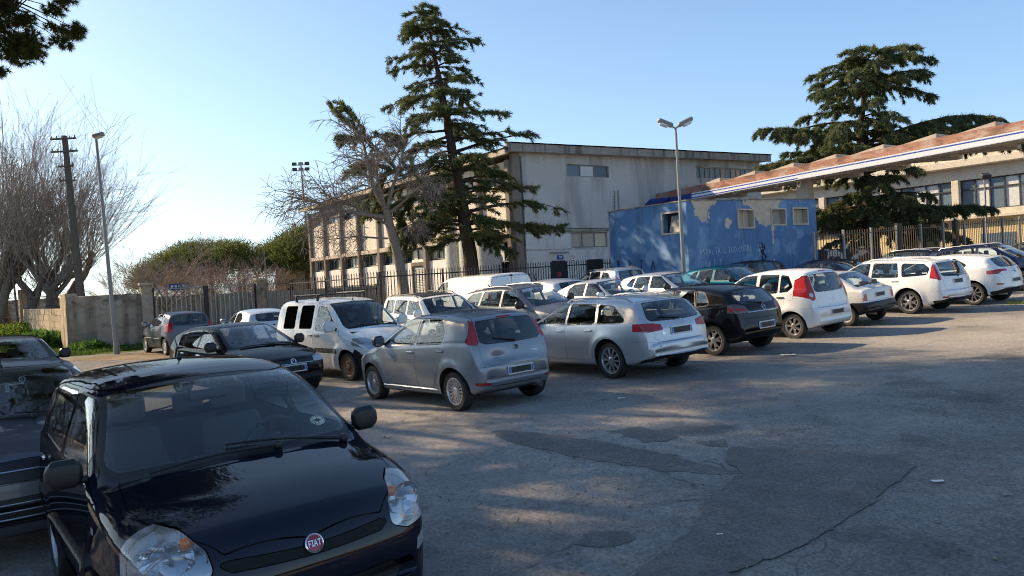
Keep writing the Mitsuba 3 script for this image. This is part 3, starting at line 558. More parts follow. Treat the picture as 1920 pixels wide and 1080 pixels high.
P = np.array([28.4, 46.0, 0]); add('pole', tube([P + [0, 0, 0], P + [0, 0, 6.4]], .05, 8), 'steel_galv', lp); add('head', rbox(P + [0, -.1, 6.5], (.55, .4, .3), .05, rotx(.5)), 'frame_dark', lp)

added_wall = thing('stone_wall', 'unseen wall added left of the car park to darken reflections in the car paint', 'wall'); add('wall', cbox((-31, 4, 1.1), (.4, 44, 3.0), .03), 'plaster_old', added_wall)  # added out of view: hides bright horizon sky from reflections in the car flanks
# ---------------------------------------------------------------- poles and lamps
lm = thing('street_lamp', 'tall thin grey street lamp with a small angled head by the stone wall', 'street lamp')
P0, P1 = np.array([-14.95, 28.98, -.2]), np.array([-15.25, 28.98, 8.05])
add('pole', tube([P0, P0 * .5 + P1 * .5, P1], [.085, .065, .045], 12), 'steel_galv', lm, 40); add('base', tube([P0, P0 + [0, 0, .5]], .11, 12), 'steel_galv', lm, 40)
add('head', rbox(P1 + [.12, -.05, .02], (.42, .22, .15), .05, roty(-.2)), 'steel_galv', lm); add('lamp_glass', rbox(P1 + [.14, -.05, -.06], (.28, .16, .08), .03, roty(-.2)), 'pane_lit', lm)
tw = thing('street_lamp', 'twin headed street lamp standing at the corner of the blue building', 'street lamp')
P0, P1 = np.array([6.28, 28.05, .1]), np.array([6.22, 28.05, 7.05])
add('pole', tube([P0, P0 * .5 + P1 * .5, P1], [.085, .065, .04], 12), 'steel_galv', tw, 40)
for s in (-1, 1):
    hd = add('head', rbox(P1 + [s * .36, 0, .20], (.60, .26, .17), .08, roty(-s * .42)), 'steel_galv', tw)
    add('arm', tube([P1 + [0, 0, -.02], P1 + [s * .12, 0, .06]], .03, 8), 'steel_galv', tw); add('lamp_glass', rbox(P1 + [s * .42, 0, .14], (.34, .22, .14), .06, roty(-s * .42)), 'pane_pale', hd)
ep = thing('utility_pole', 'square concrete utility pole with four bare crossarms behind the stone wall', 'utility pole')
P0, P1 = np.array([-19.55, 35.2, -.2]), np.array([-19.95, 35.2, 9.45]); diff('pole_concrete', (.13, .117, .098))
d = P1 - P0; d /= np.linalg.norm(d)
add('shaft', hull([P0 + [x * .145, y * .145, 0] for x in (-1, 1) for y in (-1, 1)] + [P1 + [x * .085, y * .085, 0] for x in (-1, 1) for y in (-1, 1)]), 'pole_concrete', ep)
for z, w in ((9.3, .58), (8.72, .60), (8.05, .34), (7.4, .36)):
    Q = P0 + d * (z + .2); arm = add('crossarm', cbox(Q + [0, -.14, 0], (w * 2, .08, .08), .01), 'iron_rusty', ep)
    for q in (-1, -.55, .55, 1): add('insulator', tube([Q + [q * w * .9, -.14, .04], Q + [q * w * .9, -.14, .14]], [.028, .02], 6), 'pole_concrete', arm)
fl = thing('floodlight_mast', 'slender floodlight mast with two rows of lamps behind the factory', 'floodlight')
P = np.array([-22.2, 86.0, 0]); add('mast', tube([P, P + [-.5, 0, 15.6]], [.16, .08], 8), 'steel_galv', fl); 
for z in (15.7, 15.1):
    add('crossbar', box(P + [-.5, 0, z], (1.7, .08, .08)), 'steel_galv', fl)
    for q in (-.7, .0, .7): add('floodlight', rbox(P + [-.5 + q, -.15, z + .1], (.5, .25, .36), .05), 'frame_dark' if q else 'steel_galv', fl)
tp_ = thing('utility_pole', 'thin distant pole among the bare branches at the far left', 'utility pole'); add('shaft', tube([(-27.2, 42.5, -.2), (-27.45, 42.5, 5.2)], [.06, .045], 8), 'iron_rusty', tp_)
rs = thing('railway_sign', 'blue station name board seen above the gate among the trees', 'sign')
add('board', box((-21.9, 51.0, 2.5), (1.45, .05, .42)), 'sign_blue', rs); add('lettering', [box((-21.9 + q, 50.97, 2.55), (.16, .01, .14)) for q in (-.5, -.25, 0, .25, .5)], 'sign_white', rs, kind='stuff'); add('leg', [tube([(-22.5, 51.03, -.2), (-22.5, 51.03, 2.7)], .03, 6)], 'steel_galv', rs); add('leg', [tube([(-21.3, 51.03, -.2), (-21.3, 51.03, 2.7)], .03, 6)], 'steel_galv', rs)
cp = thing('catenary_mast', 'thin railway mast with a stayed bracket beside the umbrella pines', 'mast')
P = np.array([-24.6, 78.0, 0]); add('pole', tube([P, P + [-.2, 0, 6.0]], .09, 8), 'steel_galv', cp); add('bracket', [tube([P + [-2.0, 0, 3.3], P + [1.8, 0, 3.5]], .05, 6), tube([P + [0, 0, 5.7], P + [1.6, 0, 3.6]], .025, 6)], 'steel_galv', cp)
hs = thing('stone_house', 'small old stone house half hidden below the umbrella pines', 'house')
add('wall', box((-22.6, 86.0, 1.8), (5.6, 5, 4.6)), 'block_stone', hs); add('roof', box((-22.6, 86.0, 4.2), (6.0, 5.4, .25)), 'slab_grey', hs)
for x in (-24.0, -21.4): add('window', box((x, 83.47, 2.3), (.8, .1, 1.5)), 'recess_dark', hs)
# ---------------------------------------------------------------- trees and plants
def leaf_tex(dark, light, warm, s=1.0):
    def f(p, n, uv):
        a = fbm(p.x * 1.1 * s, p.y * 1.1 * s, p.z * 1.1 * s, 3); b = noise(p.x * 7 * s, p.y * 7 * s, p.z * 7 * s)
        c = mix(dark, light, smoothstep(.3, .7, a) * .6 + b * .4); return mix(c, mi.Color3f(warm), smoothstep(.55, .75, fbm(p.x * .5 * s + 9, p.y * .5 * s, p.z * .8 * s, 3)) * .5)
    return proc(f)
def leaf_mat(name, tex, trans=.6): return bs(name, {'type': 'principledthin', 'base_color': tex, 'roughness': .6, 'diff_trans': trans, 'spec_trans': 0.0}, False)
leaf_mat('needles_cedar', leaf_tex((.085, .11, .048), (.16, .18, .08), (.22, .20, .085)))
leaf_mat('needles_deodar', leaf_tex((.09, .115, .055), (.16, .185, .09), (.20, .19, .085)))
leaf_mat('needles_pine', leaf_tex((.075, .095, .035), (.13, .15, .05), (.16, .15, .055)), 1.0)
leaf_mat('leaves_green', leaf_tex((.05, .12, .025), (.10, .20, .05), (.13, .20, .05), 3), .8)
leaf_mat('grass_blades', leaf_tex((.06, .11, .025), (.13, .19, .05), (.20, .20, .08), 2), .7)
diff('petals_yellow', (.62, .60, .05))
diff('bark_dark', proc(lambda p, n, uv: mix((.045, .035, .028), (.11, .085, .068), fbm(p.x * 6, p.y * 6, p.z * 1.6, 4))))
diff('bark_pale', proc(lambda p, n, uv: mix((.17, .14, .115), (.32, .275, .235), fbm(p.x * 4, p.y * 4, p.z * 1.8, 4))))
diff('twig_brown', (.36, .295, .245)); diff('twig_red', (.34, .25, .205)); diff('bark_grey', proc(lambda p, n, uv: mix((.10, .085, .07), (.24, .20, .165), fbm(p.x * 3, p.y * 3, p.z * 1.2, 4))))

def unit(v): v = np.asarray(v, float); return v / (np.linalg.norm(v, axis=-1, keepdims=True) + 1e-12)
def cards(P, Dr, L, Wd, rng, jitter=.5):
    """slender pointed leaves: one triangle each, from P along Dr"""
    n = len(P); d = unit(Dr + rng.normal(0, jitter, (n, 3))); s = unit(np.cross(d, rng.normal(0, 1, (n, 3))))
    L = L * rng.uniform(.6, 1.2, (n, 1)); Wd = Wd * rng.uniform(.7, 1.3, (n, 1))
    a = P - s * Wd * .5; b = P + s * Wd * .5; c = P + d * L
    v = np.stack([a, b, c], 1).reshape(-1, 3); return v, np.arange(3 * n).reshape(-1, 3)
def tubes(segs, sides=4):
    """many tapered straight pieces in one mesh: arrays p0, p1, r0, r1"""
    p0, p1, r0, r1 = (np.asarray(x, float) for x in segs); t = unit(p1 - p0)
    ref = np.where(np.abs(t[:, 2:]) < .9, [[0, 0, 1.0]], [[1.0, 0, 0]]); a = unit(np.cross(t, ref)); b = np.cross(t, a)
    g = np.arange(sides) * 2 * np.pi / sides; ring = np.cos(g)[None, :, None] * a[:, None] + np.sin(g)[None, :, None] * b[:, None]
    v = np.concatenate([p0[:, None] + ring * r0[:, None, None], p1[:, None] + ring * r1[:, None, None]], 1).reshape(-1, 3)
    j = np.arange(sides); q = np.stack([j, (j + 1) % sides, sides + (j + 1) % sides, sides + j], 1)
    f = (q[None] + (np.arange(len(p0)) * 2 * sides)[:, None, None]).reshape(-1, 4); return v, tri(f)
def curve(p, d, L, n, bend, rng, wob=.06):
    """polyline from p in direction d, length L, bending by the vector bend over its length"""
    pts = [np.array(p, float)]; d = unit(d)
    for i in range(n):
        d = unit(d + np.asarray(bend) / n + rng.normal(0, wob, 3)); pts.append(pts[-1] + d * L / n)
    return np.array(pts)
def along(c, t):
    k = t * (len(c) - 1); i = np.minimum(np.floor(k).astype(int), len(c) - 2); f = (k - i)[:, None]
    return c[i] * (1 - f) + c[i + 1] * f, unit(c[i + 1] - c[i])

def conifer(name, label, trunk, tiers, seed, mt, group=None, r0=.42, az_n=7, dens=1.0, droop=.35, tuft=(.30, .055), rise=.15, hang=0.0, az0=0.0, extra=()):
    """trunk: polyline; tiers: (z, reach to the left, reach to the right, reach towards and away) in metres"""
    rng = np.random.default_rng(seed); t = thing(name, label, 'tree', group); tr = np.array(trunk, float); n = len(tr)
    zs = tr[:, 2]; rad = lambda z: r0 * np.clip(1 - (z - zs[0]) / (zs[-1] - zs[0]), .03, 1)**.8
    zf = np.linspace(zs[0], zs[-1], 24); path = np.column_stack([np.interp(zf, zs, tr[:, 0]), np.interp(zf, zs, tr[:, 1]), zf]) + np.column_stack([rng.normal(0, .03, (24, 2)), np.zeros(24)])
    add('trunk', tube(path, [rad(z) for z in zf], 14), 'bark_dark', t, True)
    LP, LD, TW = [], [], [[], [], [], []]
    def branch(p, d, L, r, droop_, dens_):
        c = curve(p, d, L, 9, (0, 0, -droop_), rng, .05); rr = np.linspace(r, .012, len(c))
        add('limb', tube(c, rr, 6, False), 'bark_dark', t, True)
        nb = int((6 + L * 5.2) * dens_)
        ts = rng.uniform(.10, 1, nb)**.75; P, Dv = along(c, ts)
        for q in range(nb):
            side = unit(np.cross(Dv[q], [0, 0, 1])) * rng.choice([-1, 1]); l = (.30 + .42 * L * (1 - ts[q]) * .6 + .35) * rng.uniform(.5, 1.1)
            dd = unit(Dv[q] * rng.uniform(.3, 1.0) + side * rng.uniform(.4, 1.1) + [0, 0, rng.uniform(-.1, .25)])
            s = curve(P[q], dd, l, 4, (0, 0, -droop_ * 1.3 - hang), rng, .10)
            for i in range(4): TW[0].append(s[i]); TW[1].append(s[i + 1]); TW[2].append(.012); TW[3].append(.008)
            m = int(26 * l * dens_) + 5; u = rng.uniform(.0, 1, m); PP, DD = along(s, u)
            k = 5; LP.append(np.repeat(PP, k, 0) + rng.normal(0, .035, (m * k, 3))); LD.append(np.repeat(DD * .9, k, 0) + [0, 0, .12 - hang * .9])
            if hang:
                LP.append(np.repeat(PP, 2, 0)); LD.append(np.tile([0, 0, -1.6], (m * 2, 1)))
    for z, l_, r_, f_ in tiers:
        a0 = rng.uniform(0, 6.28) if az0 is None else az0 + rng.uniform(-.25, .25)
        for k in range(az_n):
            a = a0 + 2 * PI * k / az_n + rng.uniform(-.3, .3); ca, sa = math.cos(a), math.sin(a)
            L = (max(ca, 0)**2 * r_ + max(-ca, 0)**2 * l_ + sa * sa * f_) * rng.uniform(.72, 1.04)
            if L < .3: continue
            zz = z + rng.uniform(-.35, .35); p = [np.interp(zz, zs, tr[:, 0]), np.interp(zz, zs, tr[:, 1]), zz]
            branch(p, [ca, sa, rise + rng.uniform(-.08, .12)], L, .018 + .020 * L, droop * rng.uniform(.6, 1.3), dens)
    for p, d, L, r, dr_, de in extra: branch(np.array(p, float), d, L, r, dr_, de)
    add('twigs', tubes(TW, 3), 'bark_dark', t, kind='stuff')
    P_, D_ = np.vstack(LP), np.vstack(LD)
    add('crown', cards(P_, D_, tuft[0], tuft[1], rng, .55), mt, t, kind='stuff')
    return t
# tall cedar left of the grey end wall
cb = np.array([-1.72, 36.0]); g0 = float(gz(cb[0], cb[1]))
px = lambda d: d * .0249
CT = [(cb[0], 36, g0 - .2), (cb[0] - .10, 36, 2.2), (cb[0] - .40, 36, 5.4), (cb[0] - .75, 36, 8.5), (cb[0] - 1.1, 36, 11.0), (cb[0] - 1.45, 36, 13.3), (cb[0] - 1.72, 36, 14.75)]
tiers = [(14.4, 1.3, .5, .6), (13.95, 1.6, .9, .8), (13.5, 1.3, 2.0, 1.3), (12.8, 2.3, 2.2, 1.7), (12.0, 2.4, 1.5, 1.8), (11.2, 1.5, 2.7, 2.1), (10.5, 3.2, 1.7, 2.4), (9.7, 1.9, 3.3, 2.6), (8.9, 3.9, 2.5, 2.8), (8.1, 2.2, 3.6, 3.0), (7.3, 3.6, 2.4, 3.0), (6.6, 2.2, 4.2, 3.2), (5.8, 3.4, 2.6, 3.2), (5.2, 1.6, 4.9, 3.4), (4.6, 4.2, 2.8, 3.2), (4.0, 2.8, 2.0, 2.6)]
P5 = np.array([cb[0] - .35, 36, 4.9]); ex = [(P5, [-.9, -.1, .55], 5.0, .16, -.55, .12), (P5 + [-2.6, -.2, 1.9], [-.75, 0, .7], 3.4, .09, .0, .8), (P5 + [-3.9, -.2, 3.2], [-.6, .1, .8], 2.6, .06, .1, .8), (P5 + [-4.4, -.1, 4.3], [-.4, 0, .6], 1.6, .05, .2, .9), (P5 + [-1.5, -.2, 1.0], [-.9, -.2, .1], 2.6, .06, .6, .9), (P5 + [-3.3, .2, 2.6], [.3, .3, .8], 2.2, .05, .1, .7),
      (P5 + [-2.2, .1, 1.6], [-.7, .2, -.1], 2.8, .05, .8, 1.0), (P5 + [-.8, -.3, .4], [-.5, -.5, -.1], 2.4, .05, 1.0, 1.1), (P5 + [-3.2, -.1, 2.2], [-.6, -.1, -.2], 2.0, .05, .9, 1.0), (P5 + [-1.2, -.3, .6], [-.6, -.4, -.3], 2.4, .05, .9, 1.2), (P5 + [-2.0, .2, 1.3], [-.5, .3, -.4], 2.6, .05, .9, 1.2), (P5 + [-2.8, -.2, 2.0], [-.4, -.4, .3], 2.4, .05, .9, 1.2), (P5 + [-4.2, 0, 3.7], [-.6, -.2, .3], 1.5, .04, .7, 1.3), (P5 + [-4.3, 0, 3.8], [.6, -.2, .3], 1.6, .04, .7, 1.3), (P5 + [-3.6, 0, 2.8], [-.8, .1, .2], 1.8, .04, .8, 1.2), (P5 + [-.4, 0, -.3], [-.8, -.3, .0], 3.2, .06, .7, 1.1), (P5 + [0, 0, -.4], [1, -.2, .1], 4.4, .09, .35, 1.2), (P5 + [0, 0, -1.0], [.9, -.4, .0], 2.6, .06, .5, 1.0)]
conifer('cedar_tree', 'tall uneven cedar with a leaning dark trunk in front of the factory corner', CT, tiers, 11, 'needles_cedar', r0=.40, az_n=6, dens=.62, droop=.42, extra=ex, az0=0.0, tuft=(.21, .042))
# broad weeping cedar behind the canopy
cb2 = np.array([20.5, 44.0]); g1 = float(gz(cb2[0], cb2[1]))
CT2 = [(cb2[0] + .3, 44, g1 - .2), (cb2[0], 44, 5.0), (cb2[0] - .3, 44, 9.0), (cb2[0] + .2, 44, 12.6), (cb2[0] + .9, 44, 13.5)]
tiers2 = [(13.4, 2.2, 2.2, 1.8), (12.9, 3.3, 3.0, 2.6), (12.3, 4.0, 3.8, 3.0), (11.6, 4.3, 4.1, 3.2), (9.9, 5.2, 1.6, 3.4), (9.2, 5.7, 2.4, 3.8), (8.4, 4.6, 2.6, 4.0), (7.6, 5.4, 2.4, 4.0), (6.6, 4.8, 3.0, 4.0), (5.2, 3.2, 5.2, 4.2), (4.5, 3.4, 6.0, 4.2), (3.9, 3.6, 5.2, 4.0), (3.4, 3.2, 4.4, 3.6)]
Q = np.array([cb2[0], 44, 8.4]); ex2 = [(Q, [1, -.1, .70], 7.6, .12, .95, 1.35), (Q + [.2, .4, .2], [1, .25, .60], 6.2, .09, .9, 1.3), (Q + [0, 0, -.3], [1, .1, .42], 8.6, .11, .70, 1.4), (Q + [0, 0, -.5], [1, -.35, .45], 6.6, .10, .7, 1.4), (Q + [0, 0, -4.2], [1, -.15, .22], 6.6, .10, .50, 1.3), (Q + [0, 0, -4.6], [1, .2, .15], 6.0, .09, .50, 1.3), (Q + [0, 0, .2], [-1, -.1, .5], 6.2, .10, .75, 1.4), (Q + [0, 0, -.8], [-1, .2, .3], 6.0, .09, .6, 1.4)]
conifer('cedar_tree', 'broad flat topped cedar with drooping tiers rising behind the canopy', CT2, tiers2, 21, 'needles_deodar', r0=.46, az_n=7, dens=.74, droop=.55, rise=.25, hang=.35, extra=ex2, az0=0.0, tuft=(.25, .048))

FLECKS = [(.1, 6.95, .50), (.50, 6.2, .26), (1.6, 9.9, .42), (2.3, 10.2, .3), (-1.7, 11.6, .6), (-.9, 9.4, .55), (-.2, 8.0, .3), (2.2, 12.0, .4), (-2.3, 12.3, .5), (-.35, 6.0, .25), (2.7, 9.1, .2), (4.2, 11.2, .3), (.2, 5.0, .25)]
SUN = np.array([math.cos(SUN_AZ) * math.cos(SUN_EL), math.sin(SUN_AZ) * math.cos(SUN_EL), math.sin(SUN_EL)])
def sunfleck(p):
    """gaps between the boughs, where the sun reaches the ground"""
    g = p - SUN * (p[2] / SUN[2]); return any((g[0] - x)**2 + (g[1] - y)**2 < (r + .42)**2 for x, y, r in FLECKS)
def umbrella_pine(name, label, base, h, rad, thick, seed, nclump, tuft, per, mt='needles_pine', group=None, cut=None, lean=(0, 0), hole=.40):
    rng = np.random.default_rng(seed); t = thing(name, label, 'tree', group); b = np.array([base[0], base[1], float(gz(base[0], base[1])) - .2]); top = b + [lean[0], lean[1], h * .62]
    tr = np.array([b, b * .5 + top * .5 + [rng.normal(0, .15), 0, 0], top]); add('trunk', tube(curve(b, top - b, np.linalg.norm(top - b), 8, (0, 0, 0), rng, .02), np.linspace(.035 * h, .02 * h, 9), 12), 'bark_dark', t, True)
    C = b + [lean[0], lean[1], h - thick]; LP, LD, TW = [], [], [[], [], [], []]; n = 0; limbs = []
    for k in range(9):
        a = 2 * PI * k / 9 + rng.uniform(-.2, .2); e = C + [math.cos(a) * rad * .62, math.sin(a) * rad * .62, rng.uniform(-.1, .3) * thick]
        m = (top + e) / 2 + [0, 0, -.05 * h]; limbs.append(np.array([top, top * .5 + m * .5 + [0, 0, -.02 * h], m, m * .5 + e * .5 + [0, 0, .02 * h], e]))
        if cut is not None and not cut(e * .7 + top * .3): continue
        add('limb', tube(limbs[-1], np.linspace(.014 * h, .004 * h, 5), 6), 'bark_dark', t, True)
    while n < nclump:
        q = rng.uniform(-1, 1, 2); rr = np.hypot(*q)
        if rr > 1: continue
        zt = thick * math.sqrt(max(1 - rr * rr, 0)); z = rng.uniform(-.18 * thick, zt) if rng.random() < .5 else zt * rng.uniform(.75, 1.02)
        p = C + [q[0] * rad, q[1] * rad, z + (meshkit.fbm(np.array([q[0] * 3 + seed, q[1] * 3, 0]), 2) - .5) * thick * .5]
        if cut is not None and (not cut(p) or sunfleck(p)): n += 1; continue
        if meshkit.fbm(np.array([p[0] * 2.2 / rad * 2.4 + seed, p[1] * 2.2 / rad * 2.4, p[2] * 1.2 / thick]), 2) < hole: n += 1; continue
        s = tuft * 1.1; m = per; off = rng.normal(0, 1, (m, 3)) * [s, s, s * .55]
        LP.append(p + off); LD.append(unit(off) + [0, 0, .55]); n += 1
        l = limbs[int(np.argmin([np.linalg.norm(x[-1] - p) for x in limbs]))]; qd = l[3] * .4 + l[4] * .6
        TW[0].append(qd); TW[1].append(p); TW[2].append(.004 * h * .5); TW[3].append(.006)
    add('twigs', tubes(TW, 3), 'bark_dark', t, kind='stuff')
    add('crown', cards(np.vstack(LP), np.vstack(LD), tuft, tuft * .16, rng, .5), mt, t, kind='stuff')
# pines standing left of the view: their shade covers the foreground, one crown reaches into the picture
SH = 'tall umbrella pines at the left of the car park'
inview = lambda p: not (p[1] > 1 and p[0] / p[1] > -.71 and p[2] - 1.93 < (.40 - .052 * p[0] / p[1]) * p[1] and p[0] / p[1] < .7)
umbrella_pine('umbrella_pine', 'tall umbrella pine whose bough hangs into the upper left corner', (-15.6, 20.2), 13.6, 7.2, 2.6, 31, 2100, .34, 34, group=SH, cut=inview, hole=.47)
def bough():
    """the end of a pine bough with its bunches of long needles"""
    rng = np.random.default_rng(35); t = 'umbrella_pine'; O = np.array([-14.6, 20.3, 10.3]); TW = [[], [], [], []]; LP, LD = [], []
    cl = [(-12.74, 8.97, .42), (-12.41, 8.64, .40), (-12.14, 8.50, .34), (-11.76, 8.92, .26), (-11.40, 9.02, .24), (-11.02, 9.03, .20), (-11.51, 9.56, .22), (-11.25, 9.78, .20), (-13.02, 9.12, .42), (-12.85, 9.5, .36), (-12.35, 9.35, .22), (-13.15, 8.05, .18), (-12.64, 8.45, .36), (-12.0, 8.74, .30), (-12.95, 8.66, .40), (-13.4, 9.3, .5), (-13.6, 8.8, .4), (-13.2, 9.9, .5), (-11.2, 8.98, .18), (-12.3, 8.45, .28), (-12.55, 8.8, .32)]
    for x, z, r in cl:
        c = np.array([x, 20.5 + rng.uniform(-.5, .5), z]); st = O + (c - O) * .25 + [0, 0, .35]; m = curve(st, c - st, np.linalg.norm(c - st), 6, (0, 0, -.12), rng, .07); m += (np.linspace(0, 1, 7)[:, None]) * (c - m[-1])
        for i in range(6): TW[0].append(m[i]); TW[1].append(m[i + 1]); TW[2].append(.030 - .004 * i); TW[3].append(.026 - .004 * i)
        for _ in range(int(16 + 60 * r)):
            d = unit(rng.normal(0, 1, 3)); b = c + d * r * rng.uniform(.2, 1.15) * [1, 1, .75]; TW[0].append(c); TW[1].append(b); TW[2].append(.008); TW[3].append(.005)
            n = 34; LP.append(np.tile(b, (n, 1))); LD.append(unit(rng.normal(0, 1, (n, 3))) + d * .7 + [0, 0, -.15])
    add('bough', tubes(TW, 4), 'bark_dark', t, kind='stuff')
    add('needle_bunches', cards(np.vstack(LP), np.vstack(LD), .17, .020, rng, .40), 'needles_pine', t, kind='stuff')
bough()
umbrella_pine('umbrella_pine', 'second umbrella pine left of the picture that shades the dark blue hatchback', (-12.2, 13.2), 13.2, 6.6, 2.6, 32, 2000, .34, 34, group=SH, cut=inview, hole=.47)
umbrella_pine('umbrella_pine', 'third umbrella pine farthest left outside the picture', (-18.8, 12.4), 13.0, 6.2, 2.6, 33, 1200, .36, 34, group=SH, cut=inview, hole=.47)
umbrella_pine('umbrella_pine', 'wide domed umbrella pine behind the reddish bare shrubs', (-31.0, 80.0), 7.5, 5.6, 2.8, 41, 1200, .42, 30)
umbrella_pine('umbrella_pine', 'low umbrella pine with an open trunk left of the bare shrubs', (-35.2, 79.0), 5.7, 2.8, 1.9, 42, 500, .50, 30)
umbrella_pine('umbrella_pine', 'dark green umbrella pine beside the far corner of the factory', (-21.6, 82.0), 8.2, 4.7, 3.2, 43, 1200, .50, 32)

def bare_tree(name, label, base, trunk_h, r, n_limbs, spread, L0, levels, seed, bark, twig, lift=.25, droop=0.0, ratio=.68, kids=(3, 5), stems=1, wob=.12, cat='tree', sides=4, group=None, rtip=.006, limb_up=.9):
    rng = np.random.default_rng(seed); t = thing(name, label, cat, group); b = np.array([base[0], base[1], float(gz(base[0], base[1])) - .15]); TW = [[], [], [], []]
    def grow(p, d, L, r_, lv):
        n = 5 if lv < levels else 4; c = curve(p, d, L, n, (0, 0, lift if lv < levels - 1 else lift - droop), rng, wob); re = max(r_ * .55, rtip); rr = np.linspace(r_, re, n + 1)
        if lv == 1: add('limb', tube(c, rr, 8), bark, t, True)
        else:
            for i in range(n): TW[0].append(c[i]); TW[1].append(c[i + 1]); TW[2].append(rr[i]); TW[3].append(rr[i + 1])
        if lv >= levels: return
        k = rng.integers(*kids) + 1
        for q in range(k):
            u = 1.0 if q == 0 else rng.uniform(.25, .95); P, Dv = along(c, np.array([u * .999]))
            ang = rng.uniform(.25, .55) * (spread if q else spread * .4); ax = unit(np.cross(Dv[0], rng.normal(0, 1, 3))); dd = unit(Dv[0] * math.cos(ang) + ax * math.sin(ang))
            grow(P[0], dd, L * ratio * rng.uniform(.7, 1.15), max(np.interp(u, [0, 1], [r_, re]) * .62, rtip), lv + 1)
    for s in range(stems):
        bb = b + ([rng.uniform(-.6, .6) * (stems > 1), rng.uniform(-.4, .4) * (stems > 1), 0]); lean = rng.normal(0, .10 if stems > 1 else .03, 2)
        c = curve(bb, [lean[0], lean[1], 1], trunk_h, 6, (0, 0, 0), rng, .035); add('trunk', tube(c, np.linspace(r, r * .72, 7), 12), bark, t, True)
        for k in range(n_limbs):
            a = 2 * PI * k / n_limbs + rng.uniform(-.4, .4); u = rng.uniform(.72, 1.0) if k else 1.0; P, _ = along(c, np.array([u * .999])); grow(P[0], [math.cos(a) * spread, math.sin(a) * spread, limb_up], L0 * rng.uniform(.8, 1.15), r * .5, 1)
    add('twigs', tubes(TW, 3), twig, t, kind='stuff')
# many stemmed bare tree behind the stone wall: knobbly limbs that end in long straight shoots
def pollard(name, label, base, seed, H, nst, spread_x, shoots, cat='tree'):
    rng = np.random.default_rng(seed); t = thing(name, label, cat); b = np.array([base[0], base[1], -.4]); TW = [[], [], [], []]
    def seg(c, rr):
        for i in range(len(c) - 1): TW[0].append(c[i]); TW[1].append(c[i + 1]); TW[2].append(rr[i]); TW[3].append(rr[i + 1])
    for s in range(nst):
        o = b + [rng.uniform(-1, 1) * spread_x, rng.uniform(-.8, .8), 0]; h = H * rng.uniform(.20, .30); c = curve(o, [rng.normal(0, .18) + (o[0] - b[0]) * .06, rng.normal(0, .1), 1], h, 6, (0, 0, .1), rng, .07); add('trunk', tube(c, np.linspace(.30, .22, 7), 10), 'bark_grey', t, True)
        for k in range(4):
            a = rng.uniform(0, 6.28); l = curve(c[-1] - [0, 0, rng.uniform(0, .8)], [math.cos(a) * .9, math.sin(a) * .6, .75], H * rng.uniform(.10, .18), 5, (0, 0, .4), rng, .10); add('limb', tube(l, np.linspace(.16, .13, 6), 8), 'bark_grey', t, True)
            add('knob', xf(trimesh.creation.icosphere(1, .22), None, l[-1]), 'bark_grey', t, True)
            for q in range(shoots):
                u = rng.uniform(.2, 1.0); P, _ = along(l, np.array([u * .999])); a2 = rng.uniform(0, 6.28); w = rng.uniform(0, 1.25)
                Ls = H * rng.uniform(.32, .66) * (1 - .22 * w); sh_ = curve(P[0], [math.cos(a2) * w + math.cos(a) * .25, math.sin(a2) * w * .7, 1.0], Ls, 6, (0, 0, .25), rng, .05); rr = np.linspace(.024, .008, 7); seg(sh_, rr)
                for _ in range(rng.integers(6, 11)):
                    P2, D2 = along(sh_, np.array([rng.uniform(.25, .98)])); d2 = unit(D2[0] + rng.normal(0, .55, 3)); seg(curve(P2[0], d2, Ls * rng.uniform(.14, .42), 3, (0, 0, .1), rng, .05), np.linspace(.010, .007, 4))
        for q in range(26):
            P, _ = along(c, np.array([rng.uniform(.3, .99)])); a2 = rng.uniform(0, 6.28); seg(curve(P[0], [math.cos(a2), math.sin(a2), rng.uniform(-.3, .4)], rng.uniform(.6, 2.2), 4, (0, 0, -.2), rng, .14), np.linspace(.02, .007, 5))
    add('twigs', tubes(TW, 3), 'twig_brown', t, kind='stuff')
pollard('bare_tree', 'huge bare tree with many upright shoots behind the stone wall', (-28.0, 44.0), 51, 14.0, 7, 1.9, 19)
bare_tree('bare_tree', 'small bare tree right of the thin street lamp', (-22.4, 50.0), 1.6, .13, 5, 1.0, 2.2, 5, 52, 'bark_grey', 'twig_brown', lift=.25, ratio=.72)
bare_tree('bare_tree', 'small bare spreading tree left of the umbrella pines', (-25.5, 53.0), 1.4, .12, 5, 1.2, 1.9, 5, 53, 'bark_grey', 'twig_brown', lift=.2, ratio=.72)
bare_tree('bare_shrub', 'reddish bare shrub left of the middle behind the gate', (-24.2, 58.5), .5, .09, 6, .9, 1.8, 5, 54, 'bark_grey', 'twig_red', lift=.2, ratio=.72, cat='shrub', stems=3, kids=(2, 4), rtip=.008)
bare_tree('bare_shrub', 'largest reddish bare shrub directly behind the gate', (-21.8, 59.5), .5, .09, 6, .9, 2.15, 5, 55, 'bark_grey', 'twig_red', lift=.2, ratio=.72, cat='shrub', stems=3, kids=(2, 4), rtip=.008)
bare_tree('bare_shrub', 'reddish bare shrub beside the stone gate pillar', (-19.6, 58.5), .5, .08, 6, .9, 1.8, 5, 56, 'bark_grey', 'twig_red', lift=.2, ratio=.72, cat='shrub', stems=2, kids=(2, 4), rtip=.008)
